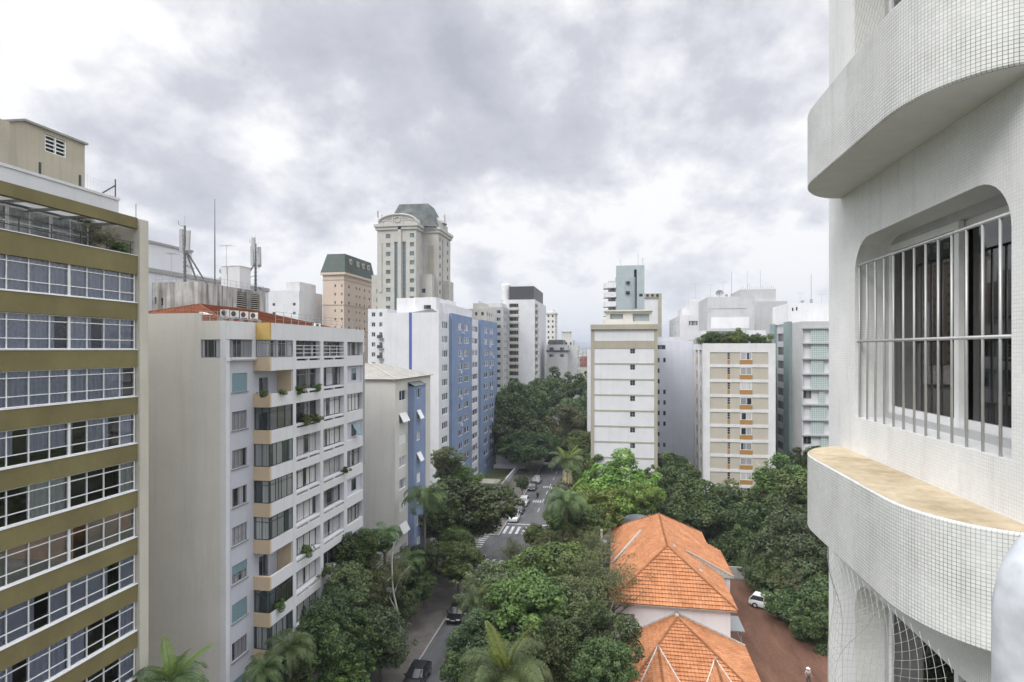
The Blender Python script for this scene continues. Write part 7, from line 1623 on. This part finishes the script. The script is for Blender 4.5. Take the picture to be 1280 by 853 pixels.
T('feathery bright tree covering the beige building corner', 978, 606, 94, 4.0, 'layered', 1.0, bark='palebark'); T('tall green tree touching the mosaic planter', 1008, 625, 90, 4.2, 'mid'); T('big dark tree above the dirt yard', 958, 668, 86, 4.6, 'darkfine'); T('leafy tree beside the mosaic wall', 1002, 690, 77, 4.4, 'blue')
T('dense tree at the yard edge below the leafy tree', 1014, 756, 67, 3.6, 'darkfine'); T('drooping dark tree at the bottom of the tree wall by the yard', 1030, 790, 62, 2.5, 'dark'); T('dark tree hanging over the car shaped heap in the dirt yard', 968, 722, 76, 3.0, 'darkfine'); T('dusky tree between the yard trees', 998, 735, 71, 2.8, 'olive'); T('round dark tree behind the car shaped heap in the yard', 985, 730, 75, 2.8, 'dark'); T('dark tree closing the end of the yard', 925, 700, 84, 3.2, 'dark'); T('leafy dark shrub tree by the end wall of the yard', 944, 728, 80, 2.0, 'darkfine'); T('dark green tree rising behind the leafy tree by the mosaic wall', 1000, 655, 84, 4.2, 'dark'); T('dense tree low against the mosaic wall edge', 1026, 715, 72, 3.2, 'blue'); T('shady tree at the back corner of the house', 898, 672, 90, 3.0, 'darkfine'); T('green tree far end of the yard beneath the layered tree', 948, 715, 81, 2.2, 'blue')
T('dark tree at the foot of the grey teal building', 1022, 580, 112, 3.6, 'dark'); T('mid green tree in the gap right of the slab building', 835, 590, 122, 3.4, 'mid')
# far end of the street
T('huge rounded tree in front of the charcoal topped tower', 652, 518, 165, 8.0, 'big', 1.15, group='far street trees'); T('dark mass of tree beside the blue tower end', 632, 550, 158, 6.6, 'dark', 1.0, group='far street trees'); T('dark tree hanging low over the white garden wall', 662, 560, 150, 5.4, 'darkfine', 1.0, group='far street trees')
T('high tree under the pale grey hall', 706, 492, 210, 8.0, 'dark', .9, group='far street trees'); T('brownish green tree at the street end', 708, 535, 160, 6.0, 'olive', 1.0, group='far street trees'); T('distant tree right of the brownish one', 728, 528, 175, 6.0, 'dark', 1.1, group='far street trees'); T('tree over the road under the brownish tree', 690, 560, 152, 4.2, 'darkfine', .9, group='far street trees')
T('small tree against the slab building edge', 730, 560, 132, 3.6, 'mid', group='far street trees'); T('distant tree behind the huge rounded tree', 680, 500, 200, 7.0, 'big', 1.2, group='far street trees'); T('far dark tree beyond the blue tower end', 624, 520, 185, 6.0, 'dark', 1.2, group='far street trees'); T('narrow tree right against the pale sliver wall', 736, 590, 118, 2.6, 'dark', 1.2, group='far street trees')
T('loose olive tree leaning over the near crossing and the road', 640, 690, 73, 2.0, 'feather', 1.0)
# a distant wood that reads as one mass behind the far trees
wd_ = crown_mesh('far_wood', 77, M['leafdark'], r=60, rv=9, blobs=160, leaves=16000, leaf=1.3, blob_r=(.07, .12))
o = inst('distant_treetops', wd_, None, (-30, 330, 8)); tag(o, 'dark far treetops filling the street end', 'treetops', kind='stuff')
wd2 = crown_mesh('side_wood', 78, M['leafmid'], r=24, rv=6, blobs=90, leaves=22000, leaf=.5, blob_r=(.08, .15))
o = inst('side_treetops', wd2, None, (57, 82, 5)); tag(o, 'dense treetops behind the mosaic tiled tower', 'treetops', kind='stuff')
# plants on balconies and roofs
def plant(label, x, y, z, s, kind='bush', name='balcony_plant', zs=1.0, mat=None):
    t = thing(name, label, 'plant', (x, y, z), 'plants on balconies and roofs'); inst('leaves', crown(kind, (int(x * 7 + y * 3)) % 3), t, (0, 0, s * .5), x + y, (s / 4, s / 4, s / 4 * zs))
    m_ = MB(); m_.lathe((0, 0, 0), [(.02, 0), (.12, 0), (.15, .2), (.13, .2), (.02, .17)], 10); inst('pot', m_.mesh('pot', M['tan'], smooth=True), t); return t
plant('leaning shrub with thin branches on the olive brown terrace', XF - .5, Yon(133, XF), zp + .1, 1.0, 'feather', 'terrace_shrub', 1.0); plant('low leafy plant at the terrace corner railing', XF - .4, Yon(152, XF), zp, .62, 'bush'); plant('vine hanging from the terrace pergola', XF - .7, Yon(122, XF), zbeam0 - .45, .55, 'feather')
for i, (yy, k, s_, lb) in enumerate(((Yon(373, XB), 1, .55, 'bushy plant on the slotted ledge of the second row'), (Yon(396.5, XB), 1, .5, 'trailing plant hanging at the loggia column of the second row'), (Yon(383, XB), 2, .75, 'large hanging green plant spilling over the third row ledge'), (Yon(393, XB), 2, .6, 'second green plant spilling over the third row ledge'), (Yon(329, XB), 1, .45, 'pot plants along the open tan balcony'), (Yon(352, XB), 1, .38, 'little pot plant on the open balcony parapet'), (Yon(430, XB), 4, .5, 'dark plant hanging at the fifth row'), (Yon(384, XB), 6, .7, 'green plant in the loggia of the seventh row'), (Yon(405, XB), 7, .7, 'tree like plant sticking out of the eighth row'), (Yon(350, XB), 7, .6, 'plants crowding the open seventh balcony'))):
    plant(lb, XB + .08, yy, bands[k] - .2, s_, 'bush')
yg2 = YI + 2.0
for i, (px, s_, kd, lb) in enumerate(((880, .95, 'bush', 'shrub at the near corner of the roof garden'), (889, 1.2, 'dark', 'dark clipped shrub in the roof garden'), (900, 1.1, 'bush', 'green shrub under the roof garden awning'), (911, 1.2, 'olive', 'olive shrub mid roof garden'), (921, 1.3, 'light', 'pale feathery shrub in the roof garden'), (931, 1.0, 'bush', 'low shrub beside the pale feathery one'), (943, .9, 'dark', 'dark low shrub along the roof garden wall'), (953, 1.2, 'bush', 'shrub at the far end of the roof garden'))):
    plant(lb, Xon(px, yg2), yg2, zI - .2, s_ * 1.5, kd, 'roof_shrub')

# ------------------------------------------------------------------ vehicles
def car_proto(paint, wagon=False):
    t = thing('parked_car', 'x', 'car'); hw, ln = .88, 2.12
    prof = [(-ln, .42, .62, .74), (-ln + .05, .30, .80, .80), (-1.35, .24, .90, .87), (-.55, .22, .94, .88), (.6, .22, .95, .88), (1.45, .24, .92, .86), (ln - .05, .30, .78, .78), (ln, .44, .62, .72)]
    b = MB(); secs = []
    for (y, z0, z1, w_) in prof: secs.append([(-w_ * .93, y, z0), (-w_, y, z0 + (z1 - z0) * .35), (-w_ * .97, y, z1 - .06), (-w_ * .86, y, z1), (w_ * .86, y, z1), (w_ * .97, y, z1 - .06), (w_, y, z0 + (z1 - z0) * .35), (w_ * .93, y, z0)])
    for i in range(len(secs) - 1):
        for k in range(8): b.face([secs[i][k], secs[i][(k + 1) % 8], secs[i + 1][(k + 1) % 8], secs[i + 1][k]])
    b.face(secs[0]); b.face(secs[-1]); b.build('body', paint, t, smooth=False)
    ra, rb = (-1.05, 1.55) if wagon else (-.35, 1.0); ba, bb = -1.75 if False else -1.05, 1.85
    lo = [(-.80, -1.15, .935), (.80, -1.15, .935), (.80, 1.80 if not wagon else 2.0, .935), (-.80, 1.80 if not wagon else 2.0, .935)]; hi = [(-.62, -.40, 1.40), (.62, -.40, 1.40), (.62, rb + .05, 1.41), (-.62, rb + .05, 1.41)]
    c = MB()
    for i in range(4): c.face([lo[i], lo[(i + 1) % 4], hi[(i + 1) % 4], hi[i]])
    c.build('windows', M['panedark'], t)
    r = MB(); r.box(-.64, .64, -.42, rb + .07, 1.402, 1.455); 
    for sx in (-1, 1):
        for (p, q) in ((lo[0], hi[0]), (lo[2], hi[2])): r.bar((sx * .805, p[1], p[2]), (sx * .625, q[1], q[2]), .04)
        r.bar((sx * .80, .35, .93), (sx * .625, .30, 1.41), .035)
    r.build('roof', paint, t)
    for (x, y) in ((-.78, -1.32), (.78, -1.32), (-.78, 1.30), (.78, 1.30)):
        wv = MB(); wv.tube([(x - .1, y, .32), (x + .1, y, .32)], .32, 18); wo = wv.build('wheel', M['black'], t); rm = MB(); rm.tube([(x - .112, y, .32), (x + .112, y, .32)], .19, 12); rm.build('rim', M['alu'], wo)
    for sx in (-.58, .58):
        h = MB(); h.obox((sx, -ln + .035, .66), (.2, 0, 0), (0, .045, 0), (0, .02, .07)); h.build('headlight', M['acwhite'], t); h = MB(); h.obox((sx, ln - .03, .70), (.17, 0, 0), (0, .045, 0), (0, -.02, .09)); h.build('tail_light', M['redlamp'], t)
    pt = MB(); pt.box(-.25, .25, -ln - .012, -ln + .02, .50, .60); pt.build('number_plate', M['whiteframe'], t)
    for sx in (-1, 1): q = MB(); q.obox((sx * .95, -.75, .98), (.09, 0, 0), (0, .05, 0), (0, 0, .06)); q.build('mirror', paint, t)
    return t
M['redlamp'] = plain('red_lamp', (.13, .012, .012), .4)
paints = dict(black=plain('black_car_paint', (.010, .010, .012), .28, coat=.6, grain=.05), white=plain('white_car_paint', (.74, .75, .76), .35, coat=.5, grain=.04), silver=plain('silver_car_paint', (.42, .43, .45), .35, metal=.3, coat=.5, grain=.04), grey=plain('dark_grey_car_paint', (.05, .052, .058), .3, coat=.6, grain=.05))
protos = {k: None for k in paints}
def car(label, col, x, y, rz=0.0, group='cars parked along the kerb'):
    if protos[col] is None: o = protos[col] = car_proto(paints[col], wagon=col in ('white', 'grey'))
    else: o = copy_tree(protos[col])
    o.location = (x, y, .006); o.rotation_euler = (0, 0, rz); o['label'] = label
    if group: o['group'] = group
    elif 'group' in o: del o['group']
x_, y_, _ = G(563, 782); car('black car parked on the nearside kerb under the bushy tree', 'black', x_ + .2, y_ + 2.1, R(2))
x_, y_, _ = G(517, 856); car('black car half cut off by the bottom picture edge', 'black', x_ + .15, y_ + .6, R(1))
kx_ = RX0 + 1.05
car('white car first in the far parked row nearest the zebra', 'white', kx_, G(648, 655)[1] + 2.1); y0_ = G(648, 655)[1] + 2.1
car('dark grey car second in the far parked row', 'grey', kx_, y0_ + 5.3); car('white car third in the far parked row', 'white', kx_, y0_ + 11.0); car('dark grey car fourth in the far parked row beyond the rider', 'grey', kx_ - .1, y0_ + 24); car('silver car fifth in the far parked row', 'silver', kx_, y0_ + 31)
car('silver car sixth in the far parked row by the trees', 'silver', kx_, y0_ + 52); car('white car farthest along the road under the trees', 'white', RX1 - 3.2, y0_ + 62)
x_, y_, _ = G(613, 648); car('white car on the forecourt beside the gatehouse', 'white', -25.5, 114, R(90)); 
car('silver car waiting beneath the broad dark canopy', 'silver', -26, 90.5, R(90)); car('white car in the side street beneath the lower roadside palm', 'white', -3.5, 94.2, R(90))
# motorcycle
def motorcycle(label, x, y, rz=0):
    t = thing('motorcycle', label, 'motorcycle', (x, y, .006), 'motorcycles by the kerb', rz)
    for yy in (-.62, .66): wv = MB(); wv.tube([(-.06, yy, .31), (.06, yy, .31)], .31, 16); inst('wheel', wv.mesh('wheel', M['black']), t)
    f = MB(); f.tube([(0, -.62, .31), (0, -.40, .95)], .05, 6); f.tube([(0, .66, .31), (0, .05, .40), (0, -.35, .75)], .07, 6); f.obox((0, -.02, .45), (.15, 0, 0), (0, .24, 0), (0, 0, .17)); f.tube([(-.36, -.36, 1.02), (0, -.42, .97), (.36, -.36, 1.02)], .03, 6); inst('frame', f.mesh('frame', M['rail']), t)
    s = MB(); s.obox((0, -.14, .82), (.14, 0, 0), (0, .24, .02), (0, 0, .11)); inst('tank', s.mesh('tank', M['redlamp']), t); s = MB(); s.obox((0, .40, .80), (.14, 0, 0), (0, .34, .03), (0, 0, .06)); inst('seat', s.mesh('seat', M['black']), t); s = MB(); s.obox((0, -.50, .86), (.1, 0, 0), (0, .05, 0), (0, 0, .09)); inst('headlight', s.mesh('headlight', M['acwhite']), t); return t
mx, my, _ = G(672, 622)
motorcycle('dark motorcycle with rider in the road beyond the parked white car', mx, my, R(180)); x_, y_, _ = G(577, 765); motorcycle('motorcycle parked by the black car near the kerb', x_ + .3, y_ + .5, R(70)); motorcycle('second motorcycle leaning near the kerb trees', x_ + .2, y_ + 1.9, R(75))

# ------------------------------------------------------------------ people
def person(label, x, y, joints, cloth, trousers, skin, hair, hatm=None, rz=0.0, z0=0.006):
    """one skinned body; joints = dict of 3-D joints; clothes are child meshes that follow it"""
    t = thing('person', label, 'person', (x, y, z0), None, rz); J = joints
    def skin_mesh(name, chain, mat, sub=1):
        vs = []; es = []; idx = {}
        for a, b in chain:
            for k in (a, b):
                if k not in idx: idx[k] = len(vs); vs.append(J[k][:3])
            es.append((idx[a], idx[b]))
        me = bpy.data.meshes.new(name); me.from_pydata(vs, es, []); o = bpy.data.objects.new(name, me); COL.objects.link(o); o.parent = t; me.materials.append(mat)
        sk = o.modifiers.new('skin', 'SKIN')
        for k, i in idx.items(): me.skin_vertices[0].data[i].radius = (J[k][3] * (1.0 if name == 'body' else 1.18),) * 2
        me.skin_vertices[0].data[0].use_root = True; sk.use_smooth_shade = True; su = o.modifiers.new('sub', 'SUBSURF'); su.levels = sub; su.render_levels = sub + 1; return o
    skin_mesh('body', [('pelvis', 'waist'), ('waist', 'chest'), ('chest', 'neck'), ('neck', 'head'), ('head', 'crown'), ('chest', 'sl'), ('sl', 'el'), ('el', 'wl'), ('wl', 'hl'), ('chest', 'sr'), ('sr', 'er'), ('er', 'wr'), ('wr', 'hr'), ('pelvis', 'pl'), ('pl', 'kl'), ('kl', 'al'), ('al', 'fl'), ('pelvis', 'pr'), ('pr', 'kr'), ('kr', 'ar'), ('ar', 'fr')], skin)
    skin_mesh('shirt', [('waist', 'chest'), ('chest', 'sl'), ('sl', 'el'), ('chest', 'sr'), ('sr', 'er')], cloth)
    skin_mesh('trousers', [('pelvis', 'waist'), ('pelvis', 'pl'), ('pl', 'kl'), ('kl', 'al'), ('pelvis', 'pr'), ('pr', 'kr'), ('kr', 'ar')], trousers)
    hx, hy, hz, hr_ = J['crown']
    m_ = MB(); m_.lathe((hx, hy, hz - .09), [(.105, 0), (.112, .05), (.10, .11), (.06, .15), (.005, .165)], 14); 
    if hatm: m_.lathe((hx, hy, hz - .05), [(.11, .0), (.19, -.01), (.19, .005), (.11, .015)], 14)
    inst('hard_hat' if hatm else 'hair', m_.mesh('headwear', hatm or hair, smooth=True), t)
    fm = MB(); fm.obox((hx, hy - .105, hz - .12), (.016, 0, 0), (0, .02, 0), (0, .006, .025)); 
    for sx in (-.035, .035): fm.obox((hx + sx, hy - .092, hz - .085), (.014, 0, 0), (0, .006, 0), (0, 0, .008), 1)
    fm.obox((hx, hy - .092, hz - .175), (.026, 0, 0), (0, .006, 0), (0, 0, .006), 1); inst('face', fm.mesh('face', [skin, M['rail']]), t)
    for sg, hk, wk in ((-1, 'hl', 'wl'), (1, 'hr', 'wr')):
        h = Vector(J[hk][:3]); d = (h - Vector(J[wk][:3])).normalized(); sd = d.orthogonal().normalized(); f = MB()
        for i in range(4): o_ = sd * (.022 * (i - 1.5)); f.tube([h + o_, h + o_ + d * .045, h + o_ * .9 + d * (.075 + .01 * (1.5 - abs(i - 1.5))) + d.cross(sd) * .015], [.010, .009, .007], 5)
        f.tube([h - d * .03 + sd * .035, h + sd * .055 + d * .02], [.011, .008], 5); inst('fingers', f.mesh('fingers', skin), t)
    return t
skin = plain('brown_skin', (.30, .17, .11), .6, grain=.05); hairm = plain('black_hair', (.012, .010, .009), .7)
std = dict(pelvis=(0, 0, .95, .13), waist=(0, 0, 1.12, .125), chest=(0, .01, 1.36, .14), neck=(0, 0, 1.50, .06), head=(0, -.02, 1.60, .085), crown=(0, -.02, 1.70, .085), sl=(-.19, 0, 1.42, .06), el=(-.26, .03, 1.14, .045), wl=(-.25, -.14, .95, .03), hl=(-.25, -.20, .88, .032), sr=(.19, 0, 1.42, .06), er=(.25, -.02, 1.15, .045), wr=(.20, -.22, 1.06, .03), hr=(.18, -.29, 1.05, .032), pl=(-.10, 0, .90, .09), kl=(-.11, -.05, .50, .065), al=(-.12, .06, .09, .045), fl=(-.12, -.10, .04, .04), pr=(.10, 0, .90, .09), kr=(.11, -.10, .50, .065), ar=(.12, -.12, .09, .045), fr=(.12, -.28, .04, .04))
x_, y_, _ = G(1010, 858); person('person in white hard hat and pale shirt walking on the dirt yard', x_, y_, std, plain('pale_work_shirt', (.42, .41, .41), .8), plain('dark_trousers', (.06, .06, .07), .8), skin, hairm, plain('white_hat', (.75, .74, .72), .5), R(20))
sit = dict(std); sit.update(pelvis=(0, .30, .92, .13), waist=(0, .27, 1.08, .125), chest=(0, .20, 1.32, .14), neck=(0, .15, 1.46, .06), head=(0, .12, 1.56, .085), crown=(0, .11, 1.66, .09), sl=(-.19, .18, 1.38, .06), el=(-.30, -.02, 1.18, .045), wl=(-.34, -.26, 1.08, .03), hl=(-.35, -.33, 1.05, .032), sr=(.19, .18, 1.38, .06), er=(.30, -.02, 1.18, .045), wr=(.34, -.26, 1.08, .03), hr=(.35, -.33, 1.05, .032), pl=(-.12, .24, .88, .09), kl=(-.24, -.12, .72, .065), al=(-.22, .08, .36, .045), fl=(-.22, -.06, .30, .04), pr=(.12, .24, .88, .09), kr=(.24, -.12, .72, .065), ar=(.22, .08, .36, .045), fr=(.22, -.06, .30, .04))
person('person in orange red jacket riding the motorcycle on the road', mx, my, sit, plain('orange_red_jacket', (.62, .09, .04), .7), plain('dark_trousers_rider', (.04, .04, .05), .8), skin, hairm, plain('dark_helmet', (.05, .05, .055), .3), R(180))

# ------------------------------------------------------------------ odds and ends
x_, y_, _ = G(965, 765); car('unclear pale heap built as a car half under the tree in the yard', 'white', x_ - .2, y_ + .9, R(62), None)  # pale heap of unclear kind, built here with the car mesh
pl_ = thing('utility_pole', 'pale concrete utility pole beside the orange roofed house', 'pole', (*P(752, 690, 70)[:2], 0)); px_, py_, _ = P(752, 690, 70); zt_ = Z(662, px_, py_)
m_ = MB(); m_.tube([(px_, py_, -.1), (px_, py_, zt_)], [.2, .13], 9); m_.build('pole', M['palebark'], pl_); m_ = MB(); m_.box(px_ - .9, px_ + .9, py_ - .06, py_ + .06, zt_ - .9, zt_ - .78); m_.build('crossarm', M['bark'], pl_)
wn_ = thing('lean_to_frame', 'small grey metal frame leaning by the side wall of the tiled house', 'frame', (11.9, 62, 0)); m_ = MB()
for yy in (60.5, 63.5): m_.bar((12.0, yy, 0), (12.0, yy, 3.6), .06)
m_.box(10.6, 12.3, 60.3, 63.7, 3.603, 3.7); m_.bar((12.0, 60.5, 2.6), (12.0, 63.5, 2.6), .04); m_.build('frame', M['steel'], wn_)
sw_ = thing('side_wall_panel', 'pale plastic sheet leaning on the corner of the tiled house', 'sheet', (11, 58.2, 0)); m_ = MB(); m_.obox((10.95, 58.8, 1.3), (.04, 0, .25), (0, .7, 0), (.25, 0, 1.1)); m_.build('sheet', M['palegrey'], sw_)
fnx = thing('yard_fence', 'weathered concrete wall closing the far end of the dirt yard', 'fence', (20, 84.2, 0)); m_ = MB(); m_.box(11.5, 31, 84.0, 84.2, 0, 1.6); m_.build('wall', M['concrete'], fnx)
bd = thing('bird', 'tiny dark bird flying high in the cloudy sky', 'bird', P(714, 67, 150)); m_ = MB()
m_.tube([(0, -.14, 0), (0, 0, .01), (0, .16, 0)], [.02, .05, .015], 6); m_.face([(0, -.05, .02), (.32, -.02, .12), (.30, .06, .11), (0, .07, .02)]); m_.face([(0, -.05, .02), (-.32, -.02, .12), (-.30, .06, .11), (0, .07, .02)]); inst('body', m_.mesh('body', M['rail']), bd)
